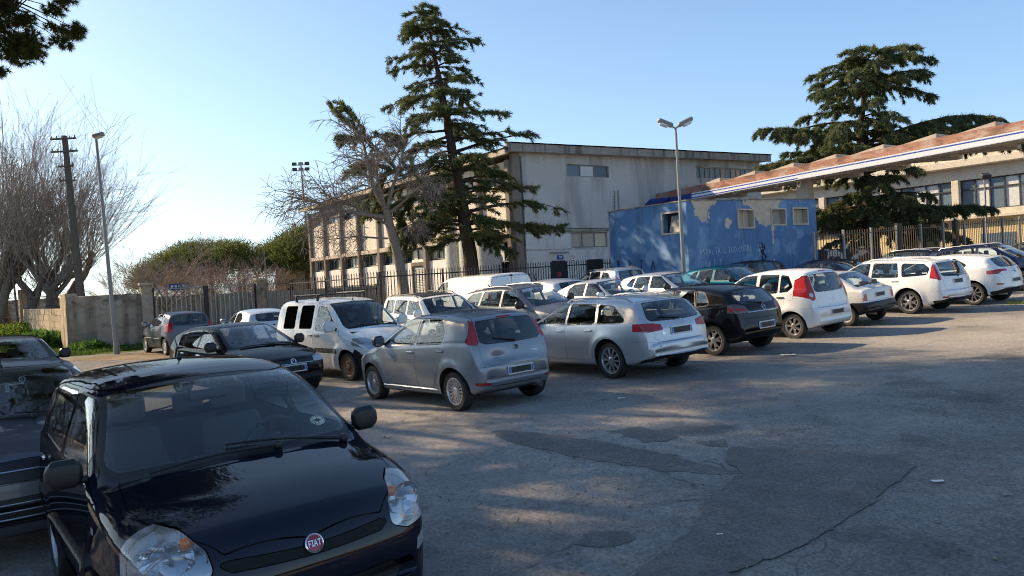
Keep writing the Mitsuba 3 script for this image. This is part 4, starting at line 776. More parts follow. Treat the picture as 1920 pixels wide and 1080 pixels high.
# pale bare tree in front of the pilastered side
def curly_tree():
    rng = np.random.default_rng(63); t = thing('bare_tree', 'pale bare tree with arching twigs left of the tall cedar', 'tree'); o = np.array([-4.55, 33.0, float(gz(-4.55, 33)) - .1]); TW = [[], [], [], []]
    tr = np.array([o, o + [-.05, 0, 1.6], o + [-.25, 0, 3.1], o + [-.55, 0, 4.5], o + [-.62, 0, 5.0]]); add('trunk', tube(tr, [.25, .215, .20, .185, .17], 12), 'bark_pale', t, True)
    def seg(c, rr):
        for i in range(len(c) - 1): TW[0].append(c[i]); TW[1].append(c[i + 1]); TW[2].append(rr[i]); TW[3].append(rr[i + 1])
    def twig(p, d, L, r, lv):
        c = curve(p, d, L, 6, (0, 0, -.75 if lv >= 2 else -.05), rng, .12); rr = np.linspace(r, max(r * .5, .007), 7); seg(c, rr)
        if lv >= 4: return
        for q in range((0, 5, 5, 4)[lv]):
            P, Dv = along(c, np.array([rng.uniform(.2, .99)])); a = unit(np.cross(Dv[0], rng.normal(0, 1, 3))); dd = unit(Dv[0] * .6 + a * .7 + [0, 0, .28]); twig(P[0], dd, L * rng.uniform(.42, .70), max(r * .5, .0095), lv + 1)
    top = tr[-1]
    limbs = [(top, [-.50, 0, .9], 3.6, .13), (top, [.22, .1, .95], 3.2, .10), (top - [0, 0, .3], [-.95, -.15, .16], 4.2, .10), (top - [0, 0, .2], [.75, -.3, .55], 2.6, .08), (top - [0, 0, .6], [-.7, .3, .35], 3.4, .07), (top + [-.05, 0, .0], [-.1, -.5, .8], 2.6, .08), (top - [0, 0, 1.2], [-.9, -.3, -.05], 2.6, .045), (top - [0, 0, 1.0], [.7, -.2, .15], 1.8, .04)]
    for p, d, L, r in limbs:
        c = curve(p, d, L, 7, (0, 0, .10), rng, .07); rr = np.linspace(r, r * .35, 8); add('limb', tube(c, rr, 8), 'bark_pale', t, True)
        for q in range(int(6 + L * 4.6)):
            P, Dv = along(c, np.array([rng.uniform(.25, .999)])); a = unit(np.cross(Dv[0], rng.normal(0, 1, 3))); twig(P[0], unit(Dv[0] * .7 + a * .7 + [0, 0, .2]), L * rng.uniform(.28, .5), r * .28, 2)
    add('twigs', tubes(TW, 3), 'bark_pale', t, kind='stuff')
curly_tree()
# grass and weeds at the foot of the stone wall
rng = np.random.default_rng(71); gp = Polygon([(-15.2, 29.8), (-16.4, 29.3), (-18.5, 29.0), (-21.5, 31), (-25.5, 35), (-32, 43), (-29.5, 45.5), (-18.9, 32.1), (-18.3, 31.6), (-15.9, 33.3), (-14.7, 32.6)])
from shapely import contains_xy
xy = rng.uniform([-32, 28.8], [-14.5, 45.5], (70000, 2)); xy = xy[contains_xy(gp, xy[:, 0], xy[:, 1])]; xy = xy[meshkit.fbm(np.column_stack([xy * .9, np.zeros(len(xy))]), 3) > .40]
P = np.column_stack([xy, gz(xy[:, 0], xy[:, 1])]); add('grass', cards(P, np.tile([0, 0, 1.0], (len(P), 1)), .20, .035, rng, .35), 'grass_blades', kind='stuff', label='tufts of grass along the foot of the stone wall', cat='grass')
def bush(label, c, r, h, n, flowers, seed, big=.14):
    rng = np.random.default_rng(seed); t = thing('bush', label, 'bush'); d = unit(rng.normal(0, 1, (n, 3))); d[:, 2] = np.abs(d[:, 2]); k = rng.uniform(.45, 1.0, (n, 1)); P = np.array([c[0], c[1], float(gz(c[0], c[1]))]) + d * k * [r, r, h]
    P += (meshkit.fbm(P * 2, 2)[:, None] - .5) * .4
    add('stems', tubes([np.tile([c[0], c[1], float(gz(c[0], c[1]))], (60, 1)), P[:60], np.full(60, .012), np.full(60, .006)], 3), 'twig_brown', t, kind='stuff')
    v1, f1 = cards(P, d + [0, 0, .3], big * 1.6, big, rng, .6); add('leaves', (v1, f1), 'leaves_green', t, kind='stuff')
    if flowers:
        m = rng.permutation(n)[:flowers]; Q_ = P[m] + d[m] * .1; add('flowers', cards(Q_, d[m], .10, .10, rng, .8), 'petals_yellow', t, kind='stuff')
bush('yellow flowering bush at the foot of the far stone wall', (-26.8, 41.5), 1.7, 1.0, 2200, 1500, 72, .10)
bush('dark green leafy bush at the foot of the stone wall', (-20.7, 33.6), 1.15, .75, 1500, 0, 73, .20)
bush('low green weeds under the corner of the stone wall', (-17.3, 31.2), .8, .35, 700, 0, 74, .12)
# dry leaves, paper scraps and grit on the ground
def scrap(label, x, y, s, seed, mt='sticker_paper'):
    r = np.random.default_rng(seed); g = np.linspace(-1, 1, 5); X_, Y_ = np.meshgrid(g, g, indexing='ij'); z = .25 + .25 * r.normal(0, .5, X_.shape); v = np.stack([x + X_ * s + r.normal(0, .1, X_.shape) * s, y + Y_ * s * .6 + r.normal(0, .1, X_.shape) * s, gz(x, y) + .012 + np.abs(z) * s * .4], -1).reshape(-1, 3); i, j = np.meshgrid(np.arange(4), np.arange(4), indexing='ij'); q = np.stack([i * 5 + j, (i + 1) * 5 + j, (i + 1) * 5 + j + 1, i * 5 + j + 1], -1).reshape(-1, 4)
    add('paper_scrap', (v, tri(q)), mt, smooth=True, label=label, cat='litter')
# ---------------------------------------------------------------- car materials
def paint(name, c, metal=0.0, rough=.35):
    """colour under a clear lacquer; metal is the share of metallic flakes"""
    coat = {'type': 'plastic', 'diffuse_reflectance': rgb(c), 'int_ior': 1.52, 'nonlinear': False}
    if metal: coat = {'type': 'blendbsdf', 'weight': metal, 'a': coat, 'b': {'type': 'roughconductor', 'material': 'Al', 'alpha': rough, 'specular_reflectance': rgb([min(1, 1.25 * x + .02) for x in c])}}
    return bs('paint_' + name, coat)
prin('trim_black', (.012, .012, .013), .45)
prin('tyre_rubber', (.018, .018, .018), .75)
prin('rim_alloy', (.55, .55, .56), .28, .85)
prin('rim_dark', (.05, .045, .045), .4, .6)
prin('rim_bronze', (.30, .19, .13), .4, .6)
prin('rim_silver_cover', (.45, .45, .46), .35, .5)
prin('chrome', (.80, .80, .81), .07, 1.0)
prin('lamp_red', (.36, .012, .015), .12, 0, 1.0)
prin('lamp_dark_red', (.22, .01, .012), .15, 0, 1.0)
prin('lamp_amber', (.55, .16, .03), .15, 0, 1.0)
prin('lamp_clear', (.42, .43, .45), .12, .55, 1.0)
prin('lamp_smoke', (.16, .09, .09), .15, .3, 1.0)
prin('plate_white', (.62, .62, .60), .4)
prin('plate_black', (.008, .008, .008), .5)
prin('plate_blue', (.03, .10, .42), .4)
prin('badge_red', (.30, .01, .03), .25, .2, 1.0)
prin('gloss_black', (.008, .008, .009), .12, 0, 1.0)
prin('lamp_housing', (.42, .43, .45), .14, .9)
prin('interior_dark', (.025, .025, .027), .8)
prin('interior_grey', (.085, .085, .09), .85)
prin('well_dark', (.01, .01, .01), .9)
diff('window_black', (.003, .003, .003))
prin('sticker_paper', (.75, .72, .62), .6)
scene['glass_tint'] = {'type': 'thindielectric', 'int_ior': 1.40, 'specular_transmittance': rgb((.76, .82, .81))}
scene['glass_dark'] = {'type': 'thindielectric', 'int_ior': 1.52, 'specular_transmittance': rgb((.42, .46, .46))}
scene['glass_clear'] = {'type': 'thindielectric', 'int_ior': 1.5, 'specular_transmittance': rgb((.95, .96, .97))}

def fillet_poly(pts, n=5):
    """polyline of (x, z, r): rounded corners"""
    out = []; P = [np.array(p[:2], float) for p in pts]; R = [p[2] if len(p) > 2 else .05 for p in pts]
    for i, p in enumerate(P):
        if i in (0, len(P) - 1): out.append(p); continue
        a, b = P[i - 1] - p, P[i + 1] - p; la, lb = np.linalg.norm(a), np.linalg.norm(b)
        r = min(R[i], la * .5, lb * .5)
        s, e = p + a / la * r, p + b / lb * r
        for t in np.linspace(0, 1, n): out.append((1 - t)**2 * s + 2 * t * (1 - t) * p + t * t * e)
    return np.array(out)

def smooth_fn(pts):
    a = np.array(sorted(pts)); f = PchipInterpolator(a[:, 0], a[:, 1], extrapolate=True)
    lo, hi = a[0, 0], a[-1, 0]
    return lambda x: f(np.clip(x, lo, hi))

def loft(S, ds=.05, ns=1.0, inset=0.0):
    """the closed outer skin of a car: stations along x, each a rounded section"""
    top = fillet_poly(S['top']); bot = fillet_poly(S['bot'])
    ox = lambda q: np.minimum.accumulate(q - np.arange(len(q)) * 1e-6)
    tx, bx = ox(top[:, 0]), ox(bot[:, 0])
    ztf = lambda x: np.interp(-x, -tx, top[:, 1]); zbf = lambda x: np.interp(-x, -bx, bot[:, 1])
    xs = []
    for X, Z in ((tx, top[:, 1]), (bx, bot[:, 1])):
        L = np.concatenate([[0], np.cumsum(np.hypot(np.diff(X), np.diff(Z)))])
        n = max(int(L[-1] / (ds if X is tx else ds * 3)), 8)
        xs.append(np.interp(np.linspace(0, L[-1], n), L, X))
    x_all = np.unique(np.round(np.concatenate(xs), 4))[::-1]
    keep = [x_all[0]]
    for x in x_all[1:]:
        if keep[-1] - x > .0035: keep.append(x)
    xs = np.array(keep)
    if inset: xs = xs[(xs < top[0, 0] - inset * 2.2) & (xs > top[-1, 0] + inset * 1.6)]
    wf, kf = smooth_fn(S['plan']), smooth_fn(S['belt'])
    bowf = smooth_fn(S['bow']); W0 = S['W']; tum = S.get('tumble', .33); crown0 = S.get('crown', .06); rr0 = S.get('redge', .07)
    n_bot, n_low, n_up, n_fil, n_top = 3, max(5, int(10 * ns)), max(4, int(8 * ns)), max(3, int(4 * ns)), max(5, int(9 * ns))
    sill = S.get('sill', .24); V = []
    for x in xs:
        zt, zb, zk, w = float(ztf(x)) - inset, float(zbf(x)) + inset * .6, float(kf(x)), float(wf(x)) - inset
        cr = min(crown0, max(zt - zb, .01) * .25); ze = zt - cr
        def ys(z):
            t = (z - sill) / (zk - sill)
            lo = w * np.where(t < .62, 1 - .075 * ((.62 - np.minimum(t, .62)) / .62)**2, 1 - .028 * ((np.minimum(t, 1) - .62) / .38)**2)
            d = np.maximum(z - zk, 0)
            return lo - tum * d - .10 * d * d - S.get('ledge', .012) * (1 - np.exp(-d / .02))
        h = ze - zb; r = min(rr0, h * .4); rb = min(.05, h * .25); pts = []
        yb = float(ys(zb)) - .02
        for t in np.linspace(0, 1, n_bot, endpoint=False): pts.append((t * (yb - rb), zb))
        p0, p1, p2 = np.array([yb - rb, zb]), np.array([yb, zb]), np.array([float(ys(zb + rb)), zb + rb])
        for t in np.linspace(0, 1, 4, endpoint=False): pts.append(tuple((1 - t)**2 * p0 + 2 * t * (1 - t) * p1 + t * t * p2))
        zr = max(ze - r, zb + rb + .001); zm = min(zk, zr - .002) if zr - .002 > zb + rb else zr
        zs = np.concatenate([np.linspace(zb + rb, zm, n_low, endpoint=False), np.linspace(zm, zr, n_up, endpoint=False)])
        pts += list(zip(ys(zs), zs))
        ye = float(ys(ze)); rt = min(r * 1.4, ye * .5); y2 = ye - rt
        tz = lambda y: ze + cr * (1 - abs(y / ye)**2.2)
        p0, p1, p2 = np.array([float(ys(zr)), zr]), np.array([ye, ze + cr * .02]), np.array([y2, tz(y2)])
        for t in np.linspace(0, 1, n_fil, endpoint=False): pts.append(tuple((1 - t)**2 * p0 + 2 * t * (1 - t) * p1 + t * t * p2))
        for y in np.linspace(y2, 0, n_top): pts.append((y, tz(y)))
        half = np.array(pts)
        full = np.vstack([half, (half[1:-1] * [-1, 1])[::-1]])
        V.append(np.column_stack([np.full(len(full), x), full]))
    V = np.array(V); nst, m = V.shape[:2]; v = V.reshape(-1, 3)
    for (xw, rw, fl) in S.get('flare', []):
        dd = np.hypot(v[:, 0] - xw, v[:, 2] - rw - 0.0); lowm = (np.abs(v[:, 1]) > .55 * W0) & (v[:, 2] < np.asarray(kf(v[:, 0])) - .02)
        v[:, 1] += np.sign(v[:, 1]) * fl * np.exp(-((dd - rw - .09) / .085)**2) * lowm
    v[:, 0] -= np.asarray(bowf(v[:, 0])) * (np.abs(v[:, 1]) / W0)**2.2
    if 'warp' in S: v = S['warp'](v)
    i, j = np.meshgrid(np.arange(nst - 1), np.arange(m), indexing='ij')
    q = np.stack([i * m + j, i * m + (j + 1) % m, (i + 1) * m + (j + 1) % m, (i + 1) * m + j], -1).reshape(-1, 4)
    f = [q[:, [0, 1, 2]], q[:, [0, 2, 3]]]
    for base, flip in ((0, False), ((nst - 1) * m, True)):
        half = m // 2   # strip between mirrored points of the end section
        for k in range(half):
            a, b, c, d = k, k + 1, (m - k - 1) % m, (m - k) % m
            for t3 in ((a, b, c), (a, c, d)):
                if len(set(t3)) == 3: f.append(np.array([[base + t for t in (t3 if flip else t3[::-1])]]))
    f = np.vstack(f)
    vol = np.einsum('ij,ij->i', v[f[:, 0]], np.cross(v[f[:, 1]], v[f[:, 2]])).sum()
    if vol < 0: f = f[:, ::-1]
    return v, f

def to_manifold(v, f, normals=True):
    if normals:
        n = np.zeros_like(v); c = np.cross(v[f[:, 1]] - v[f[:, 0]], v[f[:, 2]] - v[f[:, 0]])
        for k in range(3): np.add.at(n, f[:, k], c)
        n /= np.linalg.norm(n, axis=1, keepdims=True) + 1e-12
        p = np.hstack([v, n]).astype(np.float32)
    else: p = v.astype(np.float32)
    i = m3.Manifold.reserve_ids(1)
    M = m3.Manifold(m3.Mesh(vert_properties=p, tri_verts=f.astype(np.uint32), run_index=np.array([0, 3 * len(f)], np.uint32), run_original_id=np.array([i], np.uint32)))
    assert M.num_tri() > 0, (M.status(), len(f))
    return M, i

def surf(M, oid, invert=False):
    """the triangles of M that come from the original solid oid, with their smooth normals"""
    q = M.to_mesh(); ids, idx = list(q.run_original_id), np.asarray(q.run_index)
    pick = [np.arange(idx[k] // 3, idx[k + 1] // 3) for k, i in enumerate(ids) if (i == oid) != invert]
    if not pick or sum(map(len, pick)) == 0: return None
    f = np.asarray(q.tri_verts)[np.concatenate(pick)]
    used, inv = np.unique(f, return_inverse=True)
    p = np.asarray(q.vert_properties)[used].astype(float)
    return p[:, :3], inv.reshape(f.shape), (p[:, 3:6] if p.shape[1] >= 6 and not invert else None)

def surf_dict(s, bsdf, push=0.0):
    v, f, n = s
    if n is None: return mikit.ply((v, f), bsdf, smooth=35)
    ln = np.linalg.norm(n, axis=1, keepdims=True); bad = ln[:, 0] < .1
    n = n / np.maximum(ln, 1e-9)
    if bad.any(): n[bad] = [0, 0, 1]
    if push: v = v + n * push
    path = meshkit.write_ply((v, f), False, normals=n)
    return {'type': 'ply', 'filename': path, 'face_normals': False, 'bsdf': {'type': 'ref', 'id': bsdf}}

def mirror_poly(p): return [(-a, b) for a, b in p][::-1]
def symm(half):
    """(y, z) half outline, y >= 0 from the centre and back, closed over the mirror"""
    return list(half) + [(-a, b) for a, b in half[::-1] if abs(a) > 1e-6]

# ------------------------------------------------ wheels
def make_wheel(R, width, rimR, kind):
    """parts of a wheel standing in the xz plane, outer face towards +y, centred"""
    w = width / 2; P = {}
    P['tyre'] = lathe([(rimR - .005, -w * .8), (rimR + .01, -w * .95), (R * .93, -w), (R * .985, -w * .82), (R, -w * .6), (R, w * .6), (R * .985, w * .82), (R * .93, w), (rimR + .012, w * .97), (rimR, w * .86), (rimR - .014, w * .74)], 40, 'y')
    lip = lathe([(rimR - .016, w * .62), (rimR + .004, w * .9), (rimR - .012, w * .88), (rimR - .03, w * .55), (rimR - .035, -w * .5)], 40, 'y')
    back = lathe([(rimR - .02, w * .0), (.02, w * .0), (.001, w * .0)], 32, 'y')
    y = w * .72; sp = []
    def spoke(a, r0, r1, w0, w1, twist=0.0, d=.022):
        pts = []
        for r, ww, yy in ((r0, w0, y + .004), (r1, w1, y - .006)):
            for s in (-1, 1):
                for dy in (0, -d):
                    rr, tt = r, s * ww / 2 * (1.0 if dy == 0 else 1.25) + twist * (r - r0)
                    pts.append((rr * math.cos(a) - tt * math.sin(a), yy + dy, rr * math.sin(a) + tt * math.cos(a)))
        return hull(pts)
    N = {'cover': 16, 'ten': 10, 'seven': 7, 'five2': 5, 'five': 5, 'steel': 12, 'nine': 9, 'six': 6}[kind]
    for k in range(N):
        a = 2 * math.pi * k / N + .3
        if kind == 'cover': sp.append(spoke(a, .055, rimR - .012, .014, .030))
        elif kind == 'ten': sp.append(spoke(a, .04, rimR - .012, .026, .046 if k % 2 else .030))
        elif kind == 'seven': sp.append(spoke(a, .04, rimR - .012, .036, .052))
        elif kind == 'five': sp.append(spoke(a, .04, rimR - .012, .05, .075))
        elif kind == 'six': sp.append(spoke(a, .04, rimR - .012, .05, .06))
        elif kind == 'nine': sp.append(spoke(a, .04, rimR - .012, .022, .036))
        elif kind == 'five2':
            for s in (-1, 1): sp.append(spoke(a + s * .20, .05, rimR - .012, .020, .024, s * .10))
            mid = rimR * .68; sp.append(spoke(a, mid * .35, mid, .05, .03))
        elif kind == 'steel': sp.append(spoke(a, .09, rimR - .03, .035, .05))
    hub = lathe([(.062, y - .02), (.06, y + .004), (.045, y + .010), (.03, y + .012), (.001, y + .012)], 24, 'y')
    bolts = [lathe([(.008, y), (.008, y + .012), (.001, y + .013)], 8, 'y') for _ in range(5)]
    bolts = [(v + [.045 * math.cos(i * 1.2566), 0, .045 * math.sin(i * 1.2566)], f) for i, (v, f) in enumerate(bolts)]
    P['rim'] = join([lip] + sp + [hub] + bolts); P['brake_disc'] = back
    return P
_wheels = {}
def wheel_parts(R, width, rimR, kind, rim_mat='rim_alloy'):
    k = (R, width, rimR, kind, rim_mat)
    if k not in _wheels:
        P = make_wheel(R, width, rimR, kind)
        _wheels[k] = {'tyre': (mikit.ply(P['tyre'], 'tyre_rubber', smooth=40), 'tyre_rubber'), 'rim': (mikit.ply(P['rim'], rim_mat, smooth=30), rim_mat), 'brake_disc': (mikit.ply(P['brake_disc'], 'well_dark'), 'well_dark')}
    return _wheels[k]

# ------------------------------------------------ one car model
def build_model(S):
    """list of (part name, sub-part of, ply dict, material, 4x4 or None); material 'PAINT' is filled in per car"""
    out = []
    v, f = loft(S, S.get('ds', .05), S.get('ns', 1.0)); B, oid = to_manifold(v, f)
    lv, lf = loft(S, .11, .6, inset=.035); Lm, lid = to_manifold(lv, lf)
    nrm = np.zeros_like(v); c = np.cross(v[f[:, 1]] - v[f[:, 0]], v[f[:, 2]] - v[f[:, 0]])
    for k in range(3): np.add.at(nrm, f[:, k], c)
    nrm /= np.linalg.norm(nrm, axis=1, keepdims=True) + 1e-12
    def finder(sel, ab, cdim):
        P = v[sel][:, ab]; L, N = LinearNDInterpolator(P, v[sel][:, cdim]), NearestNDInterpolator(P, v[sel][:, cdim])
        def g(a, b):
            q = float(L(a, b)); return q if q == q else float(N(a, b))
        return g
    Ysurf = finder((v[:, 1] > .1) & (nrm[:, 1] > .25), [0, 2], 1)
    Xrear = finder((nrm[:, 0] < -.15) & (v[:, 0] < -.5), [1, 2], 0)
    Xfront = finder((nrm[:, 0] > .15) & (v[:, 0] > .5), [1, 2], 0)
    Ztop = finder((nrm[:, 2] > .2) & (v[:, 2] > .5), [0, 1], 2)
    # wheel arches
    xf_, xr_, R = S['wb'] / 2, -S['wb'] / 2, S['wheel'][0]; wells = []
    for xw in (xf_, xr_):
        for s in (-1, 1):
            Ra = R + S.get('archgap', .055); yi = S['W'] - .30
            cyl = m3.Manifold.cylinder(.75, Ra, Ra, 48).rotate((90, 0, 0)).translate((xw, s * (yi + .375) + .375, R + .015))
            skirt = extr([(xw - Ra, -.2), (xw + Ra, -.2), (xw + Ra, R), (xw - Ra, R)], s * yi, s * (yi + .75), 'y')
            tool = cyl + skirt; B = B - tool; Lm = Lm - tool
    wl = surf(B, oid, True)
    if wl: out.append(('wheel_well', None, surf_dict(wl, 'well_dark'), 'well_dark', None))
    parts_count = {}
    for cut in S['cuts']:
        name, ax, poly, lo, hi, mt = cut[:6]; o = cut[6] if len(cut) > 6 else {}
        seal, gap, r, mir, open_ = o.get('seal', 0), o.get('gap', .004), o.get('r', .02), o.get('mirror', ax == 'y'), o.get('open', mt.startswith('glass'))
        for s in ((1, -1) if mir else (1,)):
            if ax == 'y': P, a, b = poly, s * lo, s * hi
            elif ax == 'x': P, a, b = (poly if s == 1 else mirror_poly(poly)), lo, hi
            else: P, a, b = (poly if s == 1 else [(x, -y) for x, y in poly][::-1]), lo, hi
            P = np.asarray(P, float)
            area = np.sum(P[:, 0] * np.roll(P[:, 1], -1) - np.roll(P[:, 0], -1) * P[:, 1])
            if area < 0: P = P[::-1]
            cs = rpoly(P, r); tool = extr(cs, a, b, ax)
            piece = surf(B ^ tool, oid)
            if piece is None: continue
            big = extr(cs.offset(max(seal, gap), m3.JoinType.Round, 2, 12), a, b, ax) if max(seal, gap) > 0 else tool
            pm = mt
            out.append((name, o.get('of'), surf_dict(piece, 'trim_black' if mt == 'PAINT' else mt, o.get('push', 0)), pm, None))
            if 'backing' in o:
                bm, dp = o['backing']; bv, bf, bn = piece; cen = bv.mean(0)
                out.append((name + '_housing', None, mikit.ply((cen + (bv - cen) * [1, .96, .94] - bn * dp * (1 - .0), bf), bm, smooth=True), bm, None))
                edge = trimesh.Trimesh(bv, bf, process=False); ue, cnt = np.unique(np.sort(edge.edges, 1), axis=0, return_counts=True); be = ue[cnt == 1]
                inn = cen + (bv - cen) * [1, .96, .94] - bn * dp
                q = [np.array([[a, b, b + len(bv)], [a, b + len(bv), a + len(bv)]]) for a, b in be]
                out.append((name + '_rim', None, mikit.ply((np.vstack([bv - bn * .004, inn]), np.vstack(q)), 'rim_alloy'), 'rim_alloy', None))
            if seal:
                ring = surf((B ^ big) - tool, oid)
                if ring: out.append((o.get('seal_name', 'window_seal'), None, surf_dict(ring, 'trim_black', -.002), o.get('seal_mat', 'trim_black'), None))
            B = B - big
            if open_: Lm = Lm - tool
    body = surf(B, oid); out.insert(0, ('body', None, surf_dict(body, 'trim_black'), 'PAINT', None))
    out.append(('interior_lining', None, surf_dict(surf(Lm, lid), 'interior_dark'), 'interior_dark', None))
    # wheels
    R, wd, rimR, kind, rm = S['wheel']; ty = S['W'] - wd / 2 - S.get('wheel_in', .035)
    wp = wheel_parts(R, wd, rimR, kind, rm); rnd = random.Random(len(S['top']) * 7 + int(S['W'] * 1000))
    for i, (xw, s) in enumerate(((xf_, 1), (xf_, -1), (xr_, 1), (xr_, -1))):
        Mw = mat4(rotz(0 if s > 0 else math.pi) @ roty(rnd.random() * 3), (xw, s * ty, R))
        if S.get('steer') and xw > 0: Mw = mat4(rotz((0 if s > 0 else math.pi) + S['steer']) @ roty(rnd.random() * 3), (xw, s * ty, R))
        out.append(('WHEEL', i, wp, Mw, None))
    # ---- trim
    def A(name, meshes, mt, smooth=35, of=None, M=None): out.append((name, of, mikit.ply(join(meshes) if isinstance(meshes, list) else meshes, mt if mt != 'PAINT' else 'trim_black', smooth=smooth), mt, M))
    for (x, z) in S.get('handles', []):
        for s in (1, -1):
            y = Ysurf(x, z) + .012
            A('door_handle', [rbox((x, s * y, z), (.19, .03, .035), .013)], S.get('handle_mat', 'PAINT'))
    if 'mirror' in S:
        x, z = S['mirror'][:2]; sc = S['mirror'][2] if len(S['mirror']) > 2 else 1.0; mm = S['mirror'][3] if len(S['mirror']) > 3 else 'PAINT'
        y = Ysurf(x, z)
        for s in (1, -1):
            b = rbox((0, 0, 0), (.13 * sc, .23 * sc, .155 * sc), .05 * sc); vv = b[0].copy(); vv[:, 0] *= np.where(vv[:, 0] > 0, 1.0, .55); vv[:, 2] *= 1 + .25 * (np.abs(vv[:, 1]) < .08 * sc)
            vv = vv @ rotz(s * .12).T
            A('wing_mirror', [(vv + [x + .01, s * (y + .135 * sc), z + .05 * sc], b[1])], mm)
            A('mirror_arm', [rbox((x, s * (y + .02), z - .005), (.09 * sc, .13 * sc, .05 * sc), .02)], 'trim_black')
            A('mirror_glass', [xf(cbox((0, 0, 0), (.006, .19 * sc, .13 * sc), .002), rotz(s * .12), (x + .01 - .043 * sc, s * (y + .135 * sc), z + .05 * sc))], 'chrome', False)
    for (end, y, z, w, h) in S.get('plates', []):
        X = Xrear if end == 'rear' else Xfront; sg = -1 if end == 'rear' else 1
        x = max(X(y - w / 2, z), X(y + w / 2, z)) if sg > 0 else min(X(y - w / 2, z), X(y + w / 2, z))
        x += sg * .012
        slope = (X(y, z + .05) - X(y, z - .05)) / .1
        Rm = roty(math.atan(slope))
        A('number_plate', [xf(cbox((0, 0, 0), (.012, w + .03, h + .03), .004), Rm, (x, y, z))], 'plate_white', False)
        A('plate_panel', [xf(box((sg * .0075, 0, 0), (.004, w * .84, h * .90)), Rm, (x, y, z))], 'plate_black', False, 'number_plate')
        A('plate_band', [xf(box((sg * .007, q * (w / 2 - .012), 0), (.003, .03, h * .95)), Rm, (x, y, z)) for q in (-1, 1)], 'plate_blue', False, 'number_plate')
    if 'seats' in S:
        sx, sz, sw = S['seats'][:3]
        for s in (1, -1):
            pts = lambda arr: hull(np.vstack([trimesh.creation.icosphere(1, r).vertices + c_ for c_, r in arr]))
            q = s * S['W'] * .43; hw = .2
            back = pts([((sx - .18, q + hw * e, sz + .12), .07) for e in (-1, 1)] + [((sx - .36, q + .16 * e, sz + .58), .05) for e in (-1, 1)])
            base = pts([((sx - .15, q + hw * e, sz), .08) for e in (-1, 1)] + [((sx + .3, q + hw * e, sz + .05), .07) for e in (-1, 1)])
            head = pts([((sx - .40, q + .09 * e, sz + .72 + d), .04) for e in (-1, 1) for d in (0, .1)])
            A('seat', [back, base, head], 'interior_grey')
        xr2 = sx - .95; hw = S['W'] * .62
        back = hull([(xr2 - .1, -hw, sz), (xr2 - .1, hw, sz), (xr2 - .34, hw, sz + .52), (xr2 - .34, -hw, sz + .52), (xr2 + .05, -hw, sz), (xr2 + .05, hw, sz), (xr2 - .24, hw * .95, sz + .55), (xr2 - .24, -hw * .95, sz + .55)])
        heads = [rbox((xr2 - .32, e, sz + .66), (.09, .24, .16), .035) for e in (-hw * .55, hw * .55)]
        A('rear_seat', [back] + heads, 'interior_grey')
        dx, dz = S.get('dash', (sx + .75, sz + .42)); hw = S['W'] * .80
        A('dashboard', [hull([(dx - .05, -hw, dz - .02), (dx - .05, hw, dz - .02), (dx + .5, -hw, dz), (dx + .5, hw, dz), (dx + .0, -hw, dz - .35), (dx + .0, hw, dz - .35), (dx + .5, -hw, dz - .4), (dx + .5, hw, dz - .4), (dx + .02, -hw * .98, dz + .03), (dx + .02, hw * .98, dz + .03)])], 'interior_dark')
        ring = [(.185 * math.cos(t), .185 * math.sin(t), 0) for t in np.linspace(0, 2 * math.pi, 25)]
        wheel = [tube(ring, .016, 6, False), xf(box((0, 0, 0), (.36, .05, .02))), xf(box((0, -.09, 0), (.05, .18, .02))), rbox((0, 0, 0), (.13, .13, .05), .02)]
        wheel = [xf(m, roty(-1.1) @ rotz(math.pi / 2), (dx - .17, S['W'] * .43, dz + .03)) for m in wheel]
        A('steering_wheel', wheel, 'interior_dark')
    if S.get('inner_mirror'):
        x, z = S['inner_mirror']; A('inner_mirror', [rbox((x, 0, z), (.05, .24, .07), .022)], 'trim_black')
    for (x, y, z, L, ang) in S.get('antenna', []):
        A('antenna', [tube([(x, y, z), (x - L * math.cos(ang), y, z + L * math.sin(ang))], [.006, .003], 6), (lathe([(.022, 0), (.013, .03), (.001, .04)], 10)[0] + [x, y, z - .012], lathe([(.022, 0), (.013, .03), (.001, .04)], 10)[1])], 'trim_black')
    if 'rails' in S:
        x0, x1, mt = S['rails']
        for s in (1, -1):
            pth = []
            xs_ = np.linspace(x0, x1, 14)
            yy0 = S.get('rail_y', S['W'] * .66)
            for i, x in enumerate(xs_):
                y = yy0 - .02 * (abs(2 * i / 13 - 1))**2; z = Ztop(x, y) + (.045 if 0 < i < 13 else 0.0)
                pth.append((x, s * y, z))
            A('roof_rail', [tube(pth, .017, 8)], mt)
    for e in S.get('extras', []):
        e(A, dict(Ysurf=Ysurf, Xrear=Xrear, Xfront=Xfront, Ztop=Ztop, S=S))
    return out

_models = {}
def car(model, name, pose, paint_key, label, cat='car', group=None, swap=None):
    """one parked car; model parts are shared, the paint and pose are its own"""
    if model not in _models: _models[model] = build_model(SPECS[model])
    t = thing(name, label, cat, group); M = ground_frame(*pose); sub = {}
    for (nm, of, d, mt, Mp) in _models[model]:
        if nm == 'WHEEL':
            w = key_for('wheel', t)
            for pn, (pd, pm) in d.items():
                e = dict(pd); e['to_world'] = T((M @ mt).tolist()); e['bsdf'] = {'type': 'ref', 'id': pm}; scene[f'{w}__{pn}'] = e
            continue
        parent = sub.get(of, t) if of else t
        k = key_for(nm, parent); sub[nm] = k
        m_ = paint_key if mt == 'PAINT' else mt
        if swap: m_ = swap.get(mt, swap.get(nm, m_))
        e = dict(d); e['bsdf'] = {'type': 'ref', 'id': m_}; e['to_world'] = T((M if Mp is None else M @ Mp).tolist()); scene[k] = e
    return t
SPECS = {}
